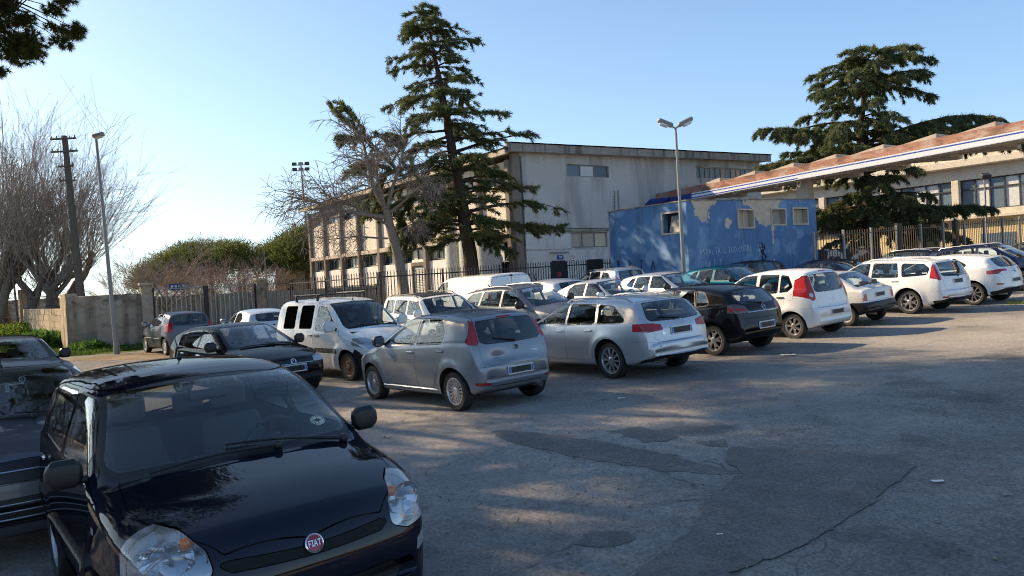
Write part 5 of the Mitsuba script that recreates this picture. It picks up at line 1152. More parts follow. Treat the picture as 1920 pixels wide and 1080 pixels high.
# ---------------------------------------------------------------- small details placed on a model
def badge_disc(end, y, z, r, core, ring='chrome', text=None, name='badge', sink=0.0):
    def e(A, F):
        sg = -1 if end == 'rear' else 1; X = F['Xrear'] if sg < 0 else F['Xfront']
        x = X(y, z) + sg * (.004 - sink); sl = (X(y, z + .04) - X(y, z - .04)) / .08
        R = roty(math.atan(sl)) @ (np.eye(3) if sg > 0 else rotz(math.pi))
        put = lambda m: xf(m, R, (x, y, z))
        A(name, [put(xf(lathe([(r, 0), (r, .010), (r * .85, .014), (r * .83, .006)], 28), roty(math.pi / 2)))], ring)
        A('badge_face', [put(xf(lathe([(r * .86, .007), (.001, .011)], 28), roty(math.pi / 2)))], core, 35, name)
        if text:
            t = meshkit.text_mesh(text, r * .62, .003, True); vv = np.asarray(t.vertices); vv = vv - [(vv[:, 0].min() + vv[:, 0].max()) / 2, r * .31, 0]
            vv = vv * [min(1, 1.35 * r / np.ptp(vv[:, 0])), 1, 1]
            A('badge_lettering', [put((np.column_stack([vv[:, 2] + .012, vv[:, 0], vv[:, 1]]), np.asarray(t.faces)))], 'chrome', False, name)
    return e
def badge_strokes(end, y, z, segs, rad, name='badge'):
    """emblem made of thin chrome bars / rings: segs are polylines in (across, up)"""
    def e(A, F):
        sg = -1 if end == 'rear' else 1; X = F['Xrear'] if sg < 0 else F['Xfront']
        x = X(y, z) + sg * .006; sl = (X(y, z + .04) - X(y, z - .04)) / .08
        A(name, [tube([(x + sl * b, y + sg * a, z + b) for a, b in s], rad, 6) for s in segs], 'chrome')
    return e
def circ(cx, cy, r, n=20): return [(cx + r * math.cos(t), cy + r * math.sin(t)) for t in np.linspace(0, 2 * math.pi, n + 1)]
def rear_text(text, y, z, h):
    def e(A, F):
        x = F['Xrear'](y, z) - .005; sl = (F['Xrear'](y, z + .03) - F['Xrear'](y, z - .03)) / .06
        t = meshkit.text_mesh(text, h, .004, True); v = np.asarray(t.vertices)
        A('model_lettering', [(np.column_stack([x - v[:, 2] + sl * v[:, 1], y - v[:, 0], z + v[:, 1]]), np.asarray(t.faces))], 'chrome', False)
    return e
def slab(name, end, y0, y1, z0, z1, d, mt, n=1, out=.006):
    """thin horizontal bars lying on the front or rear face"""
    def e(A, F):
        X = F['Xrear'] if end == 'rear' else F['Xfront']; sg = -1 if end == 'rear' else 1
        ms = []
        for z in np.linspace(z0, z1, n):
            ys = np.linspace(y0, y1, 9)
            ms.append(tube([(X(y, z) + sg * out, y, z) for y in ys], d, 6))
        for m in ms: A(name, [m], mt)
    return e
def side_strip(name, x0, x1, z, d, mt, out=.006, z1=None):
    def e(A, F):
        for s in (1, -1):
            xs = np.linspace(x0, x1, 12); zz = np.linspace(z, z if z1 is None else z1, 12)
            A(name, [tube([(x, s * (F['Ysurf'](x, q) + out), q) for x, q in zip(xs, zz)], d, 6)], mt)
    return e
def wiper(base, tip, z_out=.02, rear=False, name='wiper'):
    def e(A, F):
        f = (lambda x, y: F['Ztop'](x, y)) ; p = []
        if rear:
            for t in np.linspace(0, 1, 8):
                y, z = base[0] + (tip[0] - base[0]) * t, base[1] + (tip[1] - base[1]) * t; p.append((F['Xrear'](y, z) - z_out, y, z))
        else:
            for t in np.linspace(0, 1, 10):
                x, y = base[0] + (tip[0] - base[0]) * t, base[1] + (tip[1] - base[1]) * t; p.append((x, y, f(x, y) + z_out))
        A(name, [tube(p, [.014] * 3 + [.008] * (len(p) - 3), 6), rbox(p[0], (.05, .05, .05), .018)], 'trim_black')
    return e
def exhaust(y, z, n=1, r=.03):
    def e(A, F):
        x = F['Xrear'](y, z + .12)
        for k in range(n): A('exhaust_pipe', [(lathe([(r * .8, -.2), (r * .8, .02), (r, .02), (r, -.2)], 16, 'z')[0] @ roty(-math.pi / 2).T + [x + .02, y + k * .085, z], lathe([(r * .8, -.2), (r * .8, .02), (r, .02), (r, -.2)], 16, 'z')[1])], 'chrome')
    return e
def bowl_lamps(y, z, r, x_in=.05):
    """a reflector bowl with its bulb behind each headlight glass"""
    def e(A, F):
        for s in (1, -1):
            x = F['Xfront'](s * y, z) - x_in
            prof = [(r * t, -.07 * (1 - t * t)) for t in np.linspace(.12, 1, 8)]
            v, f = lathe(prof, 14); v = v * [.9, 1.3, 1]; A('headlight_reflector', [(v @ roty(math.pi / 2).T @ rotz(s * .35).T + [x, s * y, z], f)], 'chrome', False)
            xa = F['Xfront'](s * (y - .085), z + .055) - .04; A('indicator_bulb', [rbox((xa, s * (y - .085), z + .055), (.05, .06, .06), .024)], 'lamp_amber')
            A('headlight_bulb', [xf(lathe([(.001, -.05), (.018, -.05), (.02, -.005), (.012, .012), (.001, .016)], 12), rotz(s * .35) @ roty(math.pi / 2), (x, s * y, z))], 'lamp_clear')
    return e

def screen_sticker(y, z, r):
    """round paper sticker inside the windscreen"""
    def e(A, F):
        x = F['Xfront'](y, z) + .004; sl = (F['Xfront'](y, z + .03) - F['Xfront'](y, z - .03)) / .06; R = roty(math.atan(sl))
        v, f = lathe([(r, 0), (r, .002), (.001, .002)], 24); put = lambda m: xf(xf(m, roty(math.pi / 2)), R, (x, y, z))
        A('sticker', [put((v, f))], 'sticker_paper', False)
        A('sticker_print', [put((box((0, 0, .003), (r * 1.3, r * .16, .001), rotz(q * math.pi / 4)))) for q in range(4)] + [put(lathe([(r * .78, .0025), (r * .78, .0035), (r * .88, .0035), (r * .88, .0025)], 24))], 'trim_black', False, 'sticker')
    return e
def tail(poly, lo, hi, mt='lamp_red', **o): return ('tail_light', 'x', poly, lo, hi, mt, {'mirror': True, 'r': .02, **o})
def head(poly, lo, hi, mt='lamp_clear', **o): return ('headlight', 'x', poly, lo, hi, mt, {'mirror': True, 'r': .03, **o})
def win(poly, mt='glass_tint', **o): return ('window', 'y', poly, .28, 1.3, mt, {'seal': .012, 'r': .03, **o})
def door(poly): return ('door', 'y', poly, .25, 1.3, 'PAINT', {'r': .03})
def fglass(half, lo, hi, **o): return ('windscreen', 'x', symm(half), lo, hi, 'glass_tint', {'mirror': False, 'seal': .022, 'r': .05, 'seal_name': 'windscreen_seal', **o})
def rglass(half, lo, hi, mt='glass_dark', **o): return ('rear_window', 'x', symm(half), lo, hi, mt, {'mirror': False, 'seal': .012, 'r': .05, 'seal_name': 'rear_window_seal', **o})
def face(name, half, lo, hi, mt='PAINT', **o): return (name, 'x', symm(half), lo, hi, mt, {'mirror': False, 'r': .02, **o})
def bonnet(half): return ('bonnet', 'z', symm([(y, x) for x, y in half]) and [(x, y) for x, y in half] + [(x, -y) for x, y in half[::-1] if y > 1e-6], .55, 1.6, 'PAINT', {'mirror': False, 'r': .03})

def spec(**k):
    S = dict(ds=.06, ns=.8, handles=[], plates=[], extras=[], cuts=[]); S.update(k); return S

# -- small tall five-door hatchback, dark blue, seen from its front
SPECS['tall_hatch'] = spec(ds=.03, ns=1.6, W=.822, wb=2.30, wheel=(.295, .185, .20, 'cover', 'rim_silver_cover'),
    top=[(1.905, .50), (1.90, .62, .05), (1.865, .76, .07), (1.78, .88, .14), (1.5, .965, .25), (1.02, 1.045, .05), (.34, 1.44, .16), (-.05, 1.53, .3), (-.75, 1.548, .3), (-1.45, 1.50, .1), (-1.60, 1.42, .06), (-1.71, 1.0, .1), (-1.74, .72, .05), (-1.75, .5)],
    bot=[(1.905, .42), (1.86, .27, .06), (1.5, .20), (-1.45, .22), (-1.68, .32, .05), (-1.75, .44)],
    plan=[(1.905, .60), (1.86, .68), (1.72, .765), (1.45, .808), (1.0, .82), (0, .822), (-1.1, .82), (-1.5, .795), (-1.68, .75), (-1.75, .68)],
    belt=[(1.9, .86), (1.0, 1.0), (.0, 1.02), (-1.2, 1.05), (-1.75, 1.06)], bow=[(1.9, .20), (1.0, .13), (.34, .07), (-.5, 0), (-1.4, -.04), (-1.75, -.09)],
    tumble=.30, crown=.055, redge=.085, flare=[(1.15, .295, .022), (-1.15, .295, .022)],
    cuts=[fglass([(0, 1.085), (.665, 1.06), (.70, 1.10), (.565, 1.435), (0, 1.452)], .2, 1.25, seal=.035, r=.045),
          win([(.73, 1.07), (.24, 1.40), (-.20, 1.425), (-.20, 1.06)], r=.05), win([(-.29, 1.06), (-.29, 1.425), (-.98, 1.42), (-1.06, 1.10)], r=.05), win([(-1.16, 1.14), (-1.13, 1.40), (-1.40, 1.36), (-1.42, 1.16)], r=.06),
          rglass([(0, 1.04), (.56, 1.06), (.52, 1.38), (0, 1.40)], -1.9, -1.2),
          head([(.455, .70), (.47, .80), (.54, .885), (.64, .915), (.76, .90), (.84, .84), (.84, .72), (.74, .665), (.56, .655)], 1.47, 2.1, 'glass_clear', r=.045, backing=('lamp_housing', .085), gap=.006),
          tail([(.60, .95), (.62, 1.35), (.72, 1.35), (.80, .95)], -2, -1.45),
          face('grille', [(0, .685), (.38, .695), (.44, .735), (.38, .745), (0, .728)], 1.5, 2.1, 'well_dark', r=.01),
          face('lower_grille', [(0, .40), (.44, .40), (.50, .47), (.42, .53), (0, .53)], 1.5, 2.1, 'trim_black', r=.02),
          ('fog_lamp', 'x', [(.60, .515), (.62, .575), (.76, .64), (.79, .60), (.72, .53)], 1.2, 2.1, 'lamp_clear', {'mirror': True, 'r': .01}),
          ('side_repeater', 'y', [(1.02, .80), (1.02, .835), (.95, .835), (.95, .80)], .5, 1.2, 'lamp_clear', {'r': .012}),
          ('bonnet', 'z', [(1.02, 0), (.985, .30), (.91, .60), (.90, .66), (1.25, .69), (1.6, .62), (1.80, .40), (1.855, 0), (1.80, -.40), (1.6, -.62), (1.25, -.69), (.90, -.66), (.91, -.60), (.985, -.30)], .55, 1.3, 'PAINT', {'mirror': False, 'r': .03}),
          door([(.80, .33), (.83, .95), (.80, 1.05), (.24, 1.44), (-.24, 1.45), (-.24, .33)]), door([(-.25, .33), (-.25, 1.45), (-1.0, 1.445), (-1.10, 1.0), (-.84, .62), (-.78, .33)]),
          face('front_bumper', [(0, .2), (.9, .2), (.9, .60), (.5, .63), (0, .64)], 1.05, 2.1), face('tailgate', [(0, .62), (.6, .62), (.58, .95), (.56, 1.42), (0, 1.46)], -2, -1.35)],
    handles=[(-.12, .93), (-.92, .95)], handle_mat='chrome', mirror=(.68, 1.04, .80, 'trim_black'), plates=[('rear', 0, .56, .5, .11)], seats=(-.08, .47, 1), inner_mirror=(.30, 1.35), dash=(.56, .96), antenna=[(-.75, .1, 1.555, .16, 1.0)],
    extras=[badge_disc('front', 0, .735, .047, 'badge_red', 'chrome', 'FIAT', sink=-.004), bowl_lamps(.62, .775, .095, .055), screen_sticker(.52, 1.135, .045), wiper((1.00, .18), (.97, -.52)), wiper((.985, .60), (.93, -.10), .022), wiper((-.05, 1.02), (.42, 1.10), .02, True),
            side_strip('door_moulding', .75, -.75, .56, .018, 'trim_black')])

# -- rounded five-door hatchback, grey, dented tailgate
def _dent(v):
    w = np.exp(-(((v[:, 1] - .33) / .15)**2 + ((v[:, 2] - .76) / .10)**2)) * (v[:, 0] < -1.5)
    v[:, 0] += .055 * w; return v
SPECS['round_hatch'] = spec(ds=.032, ns=1.5, W=.843, wb=2.51, wheel=(.30, .195, .205, 'cover', 'rim_alloy'), warp=_dent,
    top=[(2.12, .50), (2.10, .64, .06), (1.98, .78, .14), (1.6, .92, .3), (1.18, 1.0, .06), (.30, 1.415, .2), (-.2, 1.485, .4), (-.9, 1.475, .4), (-1.50, 1.395, .05), (-1.565, 1.365, .02), (-1.79, 1.0, .12), (-1.86, .74, .03), (-1.90, .70, .03), (-1.905, .5)],
    bot=[(2.12, .40), (2.05, .25, .06), (1.6, .19), (-1.55, .22), (-1.82, .30, .06), (-1.905, .42)],
    plan=[(2.12, .52), (2.05, .64), (1.88, .75), (1.5, .825), (1.0, .838), (0, .843), (-1.1, .842), (-1.5, .81), (-1.75, .75), (-1.86, .69), (-1.905, .62)],
    belt=[(2.1, .80), (1.2, .93), (0, .97), (-1.3, 1.02), (-1.9, 1.03)], bow=[(2.1, .26), (1.1, .16), (.3, .08), (-.5, 0), (-1.4, -.05), (-1.9, -.14)],
    tumble=.40, crown=.05, redge=.085, flare=[(1.255, .30, .020), (-1.255, .30, .022)],
    cuts=[fglass([(0, 1.04), (.62, 1.02), (.50, 1.395), (0, 1.405)], .2, 1.3),
          win([(.88, 1.0), (.18, 1.375), (-.22, 1.395), (-.22, .995)], r=.03), win([(-.30, .995), (-.30, 1.395), (-.85, 1.375), (-1.02, 1.19), (-1.02, 1.02)], r=.03),
          tail([(.555, 1.335), (.60, 1.34), (.76, 1.01), (.66, .985), (.60, 1.02)], -2, -1.38, r=.02),
          rglass([(0, .985), (.50, .995), (.575, 1.03), (.535, 1.28), (.51, 1.318), (0, 1.335)], -2.1, -1.25, r=.03),
          head([(.42, .66), (.5, .80), (.80, .86), (.86, .76), (.7, .66)], 1.5, 2.2),
          ('reflector', 'x', [(.52, .385), (.52, .42), (.72, .43), (.70, .39)], -2.1, -1.5, 'lamp_red', {'mirror': True, 'r': .008}),
          door([(.96, .33), (.98, .85), (.92, 1.0), (.16, 1.425), (-.255, 1.44), (-.255, .33)]), door([(-.265, .33), (-.265, 1.44), (-.88, 1.42), (-1.08, 1.2), (-1.10, .95), (-.90, .62), (-.88, .33)]),
          bonnet([(1.10, 0), (1.02, .55), (1.3, .68), (1.75, .60), (2.02, .3), (2.04, 0)]),
          face('tailgate', [(0, .665), (.50, .675), (.60, .72), (.63, .98), (.60, 1.02), (.55, 1.34), (.5, 1.385), (0, 1.40)], -2.1, -1.40, r=.03),
          ('fuel_flap', 'y', [(-1.48, .86), (-1.48, .98), (-1.36, .98), (-1.36, .86)], -1.2, -.5, 'PAINT', {'mirror': False, 'r': .04}),
          face('rear_bumper', [(0, .2), (.95, .2), (.95, .60), (.78, .66), (.52, .655), (0, .645)], -2.1, -1.50)],
    handles=[(-.12, .875), (-1.0, .905)], mirror=(.72, 1.0, .95, 'trim_black'), plates=[('rear', 0, .565, .46, .10)], seats=(-.05, .40, 1), inner_mirror=(.30, 1.32), dash=(.70, .90),
    extras=[badge_disc('rear', 0, .90, .042, 'rim_dark', 'chrome'), rear_text('PUNTO', -.30, .80, .026), slab('high_brake_light', 'rear', -.13, .13, 1.362, 1.362, .012, 'lamp_red'), wiper((0, 1.0), (.36, 1.07), .015, True), exhaust(-.42, .27),
            slab('bumper_moulding', 'rear', -.5, .5, .365, .365, .008, 'trim_black'), side_strip('sill_strip', .85, -.85, .30, .012, 'rim_alloy')])

# -- long silver estate
SPECS['long_estate'] = spec(ds=.036, ns=1.4, W=.913, wb=2.81, wheel=(.325, .225, .235, 'ten', 'rim_alloy'),
    top=[(2.285, .50), (2.27, .64, .06), (2.12, .76, .16), (1.6, .90, .3), (1.05, .965, .06), (.15, 1.37, .22), (-.35, 1.43, .5), (-1.2, 1.415, .5), (-1.93, 1.335, .04), (-1.985, 1.31, .02), (-2.27, 1.0, .1), (-2.345, .84, .04), (-2.335, .66, .03), (-2.40, .63, .03), (-2.415, .46)],
    bot=[(2.285, .36), (2.2, .22, .06), (1.6, .19), (-1.7, .22), (-2.25, .30, .06), (-2.415, .40)],
    plan=[(2.285, .58), (2.2, .70), (2.0, .82), (1.6, .895), (1.0, .91), (0, .913), (-1.3, .91), (-1.9, .875), (-2.2, .82), (-2.34, .765), (-2.415, .69)],
    belt=[(2.2, .76), (1.1, .905), (0, .945), (-1.5, .975), (-2.4, .98)], bow=[(2.2, .26), (1.0, .16), (.2, .08), (-.6, 0), (-1.8, -.06), (-2.4, -.16)],
    tumble=.46, crown=.045, redge=.08, flare=[(1.405, .325, .018), (-1.405, .325, .02)],
    cuts=[fglass([(0, 1.0), (.66, .985), (.50, 1.345), (0, 1.36)], 0, 1.2),
          win([(.74, .97), (.12, 1.315), (-.20, 1.33), (-.20, .965)]), win([(-.28, .965), (-.28, 1.33), (-.98, 1.31), (-1.06, .975)]), win([(-1.15, .98), (-1.07, 1.305), (-1.45, 1.265), (-1.80, 1.03), (-1.76, 1.0)], r=.03),
          ('tail_lens', 'x', [(.60, .838), (.60, .872), (.80, .888), (.80, .848)], -2.6, -2.0, 'lamp_dark_red', {'mirror': True, 'r': .008, 'gap': .002}),
          tail([(.42, .835), (.44, .925), (.60, .955), (.98, .965), (.98, .86), (.70, .815)], -2.6, -1.99, r=.02),
          rglass([(0, .985), (.58, 1.0), (.635, 1.03), (.525, 1.29), (0, 1.305)], -2.5, -1.7, r=.04),
          head([(.40, .66), (.46, .76), (.84, .80), (.92, .70), (.7, .64)], 1.6, 2.4),
          door([(.95, .32), (.98, .85), (.86, .96), (.10, 1.36), (-.235, 1.375), (-.235, .32)]), door([(-.245, .32), (-.245, 1.375), (-1.02, 1.35), (-1.10, 1.05), (-1.16, .90), (-.98, .6), (-.96, .32)]),
          bonnet([(1.0, 0), (.92, .6), (1.3, .74), (1.9, .64), (2.18, .3), (2.2, 0)]),
          face('tailgate', [(0, .635), (.52, .64), (.60, .70), (.63, .84), (.68, .99), (.54, 1.32), (0, 1.34)], -2.6, -1.75, r=.03),
          face('rear_diffuser', [(0, .2), (.74, .2), (.78, .34), (.6, .40), (0, .385)], -2.6, -1.95, 'trim_black', r=.02),
          face('rear_bumper', [(0, .2), (1, .2), (1, .64), (.80, .66), (.56, .628), (0, .622)], -2.6, -1.95)],
    handles=[(-.10, .84), (-.92, .86)], handle_mat='rim_alloy', mirror=(.62, .97, 1.0), plates=[('rear', 0, .80, .50, .11)], seats=(-.05, .36, 1), inner_mirror=(.2, 1.28), dash=(.68, .86), rails=(.0, -1.75, 'rim_alloy'), rail_y=.575,
    extras=[badge_strokes('rear', 0, .945, [circ(dx, 0, .034) for dx in (-.078, -.026, .026, .078)], .0055), rear_text('A4', .45, .755, .045), exhaust(.46, .31, 2, .036), wiper((0, 1.0), (.40, 1.05), .015, True),
            (lambda A, F: A('parking_sensor', [lathe([(.014, 0), (.001, .003)], 10)[0] @ roty(-math.pi / 2).T + [F['Xrear'](.3, .56) - .003, .3, .56], ] and [(lathe([(.014, 0), (.001, .003)], 10)[0] @ roty(-math.pi / 2).T + [F['Xrear'](q, .56) - .003, q, .56], lathe([(.014, 0), (.001, .003)], 10)[1]) for q in (-.55, .55)], 'trim_black')),
            side_strip('window_trim', .70, -1.70, .955, .006, 'chrome', .004, .99)])

# -- black five-door hatchback with dark smoked rear lights
SPECS['black_hatch'] = spec(ds=.04, ns=1.2, W=.876, wb=2.614, wheel=(.315, .205, .22, 'five2', 'rim_alloy'),
    top=[(2.20, .5), (2.18, .66, .06), (2.05, .78, .14), (1.6, .90, .3), (1.1, .97, .06), (.22, 1.39, .2), (-.25, 1.455, .4), (-1.0, 1.42, .4), (-1.56, 1.325, .04), (-1.63, 1.29, .02), (-1.93, 1.0, .1), (-2.00, .90, .04), (-2.0, .70, .03), (-2.04, .66, .03), (-2.05, .48)],
    bot=[(2.20, .38), (2.1, .24, .06), (1.6, .19), (-1.6, .22), (-1.92, .30, .06), (-2.05, .42)],
    plan=[(2.2, .56), (2.1, .70), (1.9, .80), (1.5, .86), (1.0, .873), (0, .876), (-1.2, .875), (-1.6, .845), (-1.88, .785), (-2.0, .72), (-2.05, .65)],
    belt=[(2.1, .78), (1.1, .91), (0, .955), (-1.4, 1.01), (-2.05, 1.02)], bow=[(2.1, .26), (1.0, .16), (.2, .08), (-.6, 0), (-1.6, -.06), (-2.05, -.16)],
    tumble=.43, crown=.045, redge=.08, flare=[(1.307, .315, .018), (-1.307, .315, .022)],
    cuts=[fglass([(0, 1.0), (.64, .985), (.50, 1.365), (0, 1.38)], 0, 1.25), win([(.78, .98), (.12, 1.34), (-.22, 1.355), (-.22, .975)]), win([(-.30, .975), (-.30, 1.355), (-.82, 1.335), (-.90, 1.0)]), win([(-.95, 1.005), (-.88, 1.33), (-1.10, 1.28), (-1.26, 1.08), (-1.22, 1.03)], r=.03),
          ('tail_lens', 'x', [(.53, .875), (.56, .93), (.80, .95), (.80, .90)], -2.2, -1.72, 'lamp_red', {'mirror': True, 'r': .01, 'gap': .002}),
          tail([(.44, .855), (.50, .99), (.70, 1.03), (.98, 1.01), (.98, .90), (.72, .835)], -2.2, -1.70, 'lamp_smoke', r=.03),
          rglass([(0, 1.0), (.53, 1.02), (.56, 1.06), (.505, 1.265), (0, 1.285)], -2.1, -1.4, r=.04),
          head([(.40, .66), (.46, .78), (.82, .82), (.9, .72), (.7, .64)], 1.5, 2.3),
          door([(.92, .33), (.94, .85), (.84, .97), (.1, 1.385), (-.255, 1.40), (-.255, .33)]), door([(-.265, .33), (-.265, 1.40), (-.86, 1.375), (-.98, 1.1), (-1.10, .92), (-.94, .6), (-.92, .33)]),
          bonnet([(1.04, 0), (.96, .6), (1.3, .72), (1.8, .62), (2.08, .3), (2.1, 0)]),
          face('tailgate', [(0, .72), (.56, .73), (.62, .80), (.60, 1.02), (.52, 1.30), (0, 1.32)], -2.2, -1.45, r=.03), face('rear_bumper', [(0, .2), (1, .2), (1, .68), (.80, .72), (0, .71)], -2.2, -1.65)],
    handles=[(-.10, .86), (-.90, .89)], mirror=(.66, .97, 1.0), plates=[('rear', 0, .565, .50, .115)], seats=(-.05, .38, 1), inner_mirror=(.25, 1.3), dash=(.68, .87), antenna=[(-1.35, 0, 1.365, .38, .9)],
    extras=[badge_strokes('rear', 0, .925, [circ(0, 0, .048), [(-.062, -.008), (0, .006), (-.004, -.008), (.062, .008)]], .006), slab('boot_trim', 'rear', -.50, .50, .845, .845, .014, 'chrome'), wiper((0, 1.01), (.36, 1.06), .015, True)])

# -- small tall white hatchback with big red rear lamps
SPECS['white_minivan'] = spec(ds=.036, ns=1.3, W=.84, wb=2.36, wheel=(.30, .185, .205, 'seven', 'rim_alloy'), archgap=.04,
    top=[(1.90, .5), (1.88, .66, .06), (1.78, .80, .12), (1.5, .93, .25), (1.18, 1.0, .06), (.32, 1.50, .2), (-.15, 1.58, .4), (-.9, 1.585, .4), (-1.42, 1.54, .05), (-1.50, 1.50, .03), (-1.70, 1.06, .1), (-1.76, .74, .05), (-1.83, .70, .04), (-1.84, .46)],
    bot=[(1.90, .38), (1.82, .24, .06), (1.5, .19), (-1.5, .22), (-1.76, .30, .06), (-1.84, .40)],
    plan=[(1.9, .54), (1.84, .66), (1.68, .76), (1.4, .82), (1.0, .838), (0, .84), (-1.1, .84), (-1.42, .81), (-1.66, .755), (-1.78, .705), (-1.84, .64)],
    belt=[(1.9, .82), (1.1, .98), (0, 1.02), (-1.2, 1.10), (-1.84, 1.12)], bow=[(1.9, .22), (1.0, .14), (.3, .08), (-.5, 0), (-1.4, -.05), (-1.84, -.12)],
    tumble=.34, crown=.05, redge=.09, flare=[(1.18, .30, .022), (-1.18, .30, .030)],
    cuts=[fglass([(0, 1.04), (.60, 1.02), (.50, 1.475), (0, 1.49)], 0, 1.3), win([(.86, 1.04), (.18, 1.455), (-.20, 1.48), (-.20, 1.04)]), win([(-.30, 1.045), (-.30, 1.485), (-.82, 1.475), (-.84, 1.075)]), win([(-.90, 1.08), (-.88, 1.472), (-1.08, 1.44), (-1.22, 1.20), (-1.12, 1.10)], r=.03),
          ('tail_lens', 'x', circ(.685, 1.0, .05, 14)[:-1], -2, -1.3, 'lamp_clear', {'mirror': True, 'r': 0, 'gap': .003}),
          tail([(.55, 1.42), (.64, 1.44), (.82, 1.16), (.82, 1.00), (.68, .86), (.60, .90), (.585, 1.15)], -2, -1.25, r=.03),
          rglass([(0, 1.055), (.50, 1.06), (.55, 1.09), (.515, 1.43), (0, 1.45)], -2, -1.3, 'glass_dark', r=.04),
          head([(.40, .70), (.48, .88), (.78, .96), (.86, .80), (.7, .68)], 1.2, 2.0),
          door([(.95, .33), (.97, .95), (.90, 1.03), (.16, 1.50), (-.24, 1.525), (-.24, .33)]), door([(-.25, .33), (-.25, 1.525), (-.86, 1.515), (-1.02, 1.10), (-1.02, .85), (-.80, .56), (-.78, .33)]),
          bonnet([(1.10, 0), (1.02, .55), (1.25, .66), (1.6, .58), (1.82, .3), (1.83, 0)]), ('fuel_flap', 'y', [(-1.24, .90), (-1.24, 1.03), (-1.11, 1.03), (-1.11, .90)], .5, 1.2, 'PAINT', {'mirror': False, 'r': .05}),
          face('tailgate', [(0, .70), (.55, .71), (.585, .80), (.58, 1.1), (.53, 1.46), (0, 1.50)], -2, -1.35, r=.03), face('rear_bumper', [(0, .2), (1, .2), (1, .66), (.7, .70), (0, .69)], -2, -1.45)],
    handles=[(-.10, .93), (-.92, .965)], handle_mat='trim_black', mirror=(.70, 1.04, 1.0), plates=[('rear', .02, .575, .48, .105)], seats=(-.05, .45, 1), inner_mirror=(.3, 1.4), dash=(.66, .93), antenna=[(.2, 0, 1.57, .3, .8)],
    extras=[badge_strokes('rear', 0, .87, [circ(0, 0, .046), [(-.058, -.008), (0, .006), (-.004, -.008), (.058, .008)]], .006), slab('high_brake_light', 'rear', -.12, .12, 1.51, 1.51, .011, 'lamp_red'), rear_text('AGILA', .48, .76, .03)])

# -- old white hatchback with a long sloping rear window and black bumper
SPECS['old_hatch'] = spec(ds=.045, ns=1.0, W=.79, wb=2.28, wheel=(.27, .165, .17, 'steel', 'rim_silver_cover'), redge=.05,
    top=[(1.72, .52), (1.71, .62, .03), (1.66, .76, .04), (1.1, .90, .1), (.86, .93, .05), (.20, 1.30, .1), (-.2, 1.35, .3), (-.75, 1.335, .06), (-1.47, .955, .05), (-1.64, .92, .03), (-1.67, .60, .02), (-1.74, .58, .02), (-1.75, .46)],
    bot=[(1.72, .40), (1.68, .28, .04), (1.4, .22), (-1.3, .24), (-1.64, .34, .04), (-1.75, .40)],
    plan=[(1.72, .66), (1.66, .73), (1.4, .77), (1.0, .785), (0, .79), (-1.0, .785), (-1.4, .765), (-1.62, .74), (-1.75, .70)],
    belt=[(1.7, .76), (.9, .86), (0, .87), (-1.2, .88), (-1.75, .88)], bow=[(1.7, .10), (.8, .08), (.2, .05), (-.5, 0), (-1.4, -.04), (-1.75, -.06)], tumble=.36, crown=.04,
    cuts=[fglass([(0, .97), (.58, .96), (.50, 1.27), (0, 1.28)], 0, 1.1), win([(.62, .92), (.12, 1.24), (-.22, 1.265), (-.22, .91)]), win([(-.28, .91), (-.28, 1.265), (-.62, 1.25), (-.82, 1.09), (-.90, .93)]),
          ('rear_window', 'z', [(-.84, -.48), (-.84, .48), (-1.36, .55), (-1.36, -.55)], .93, 1.5, 'glass_tint', {'mirror': False, 'seal': .022, 'r': .03, 'seal_name': 'rear_window_seal'}),
          tail([(.585, .64), (.585, .80), (.69, .80), (.69, .64)], -2, -1.5, 'lamp_red', r=.005), ('indicator', 'x', [(.695, .64), (.695, .72), (.82, .72), (.82, .64)], -2, -1.60, 'lamp_amber', {'mirror': True, 'r': .005}),
          head([(.42, .58), (.42, .72), (.70, .72), (.70, .58)], 1.4, 2.0), door([(.74, .33), (.74, .85), (.68, .92), (.12, 1.28), (-.25, 1.30), (-.25, .33)]), door([(-.26, .33), (-.26, 1.30), (-.64, 1.285), (-.92, .95), (-.86, .6), (-.8, .33)]),
          bonnet([(.82, 0), (.76, .6), (1.2, .66), (1.62, .6), (1.64, 0)]), face('rear_bumper', [(0, .3), (.9, .3), (.9, .59), (0, .59)], -2, -1.30, 'trim_black', r=.01), face('front_bumper', [(0, .3), (.9, .3), (.9, .56), (0, .56)], 1.3, 2, 'trim_black', r=.01),
          face('tailgate', [(0, .62), (.56, .62), (.57, .9), (0, .92)], -2, -1.45)],
    handles=[(-.12, .80)], handle_mat='trim_black', mirror=(.55, .92, .8, 'trim_black'), plates=[('rear', .02, .755, .42, .10)], seats=(-.08, .36, 1), inner_mirror=(.2, 1.2), dash=(.52, .80),
    extras=[wiper((-1.40, 0), (-1.02, .10), .02), rear_text('GT', -.34, .84, .03), exhaust(.35, .3)])

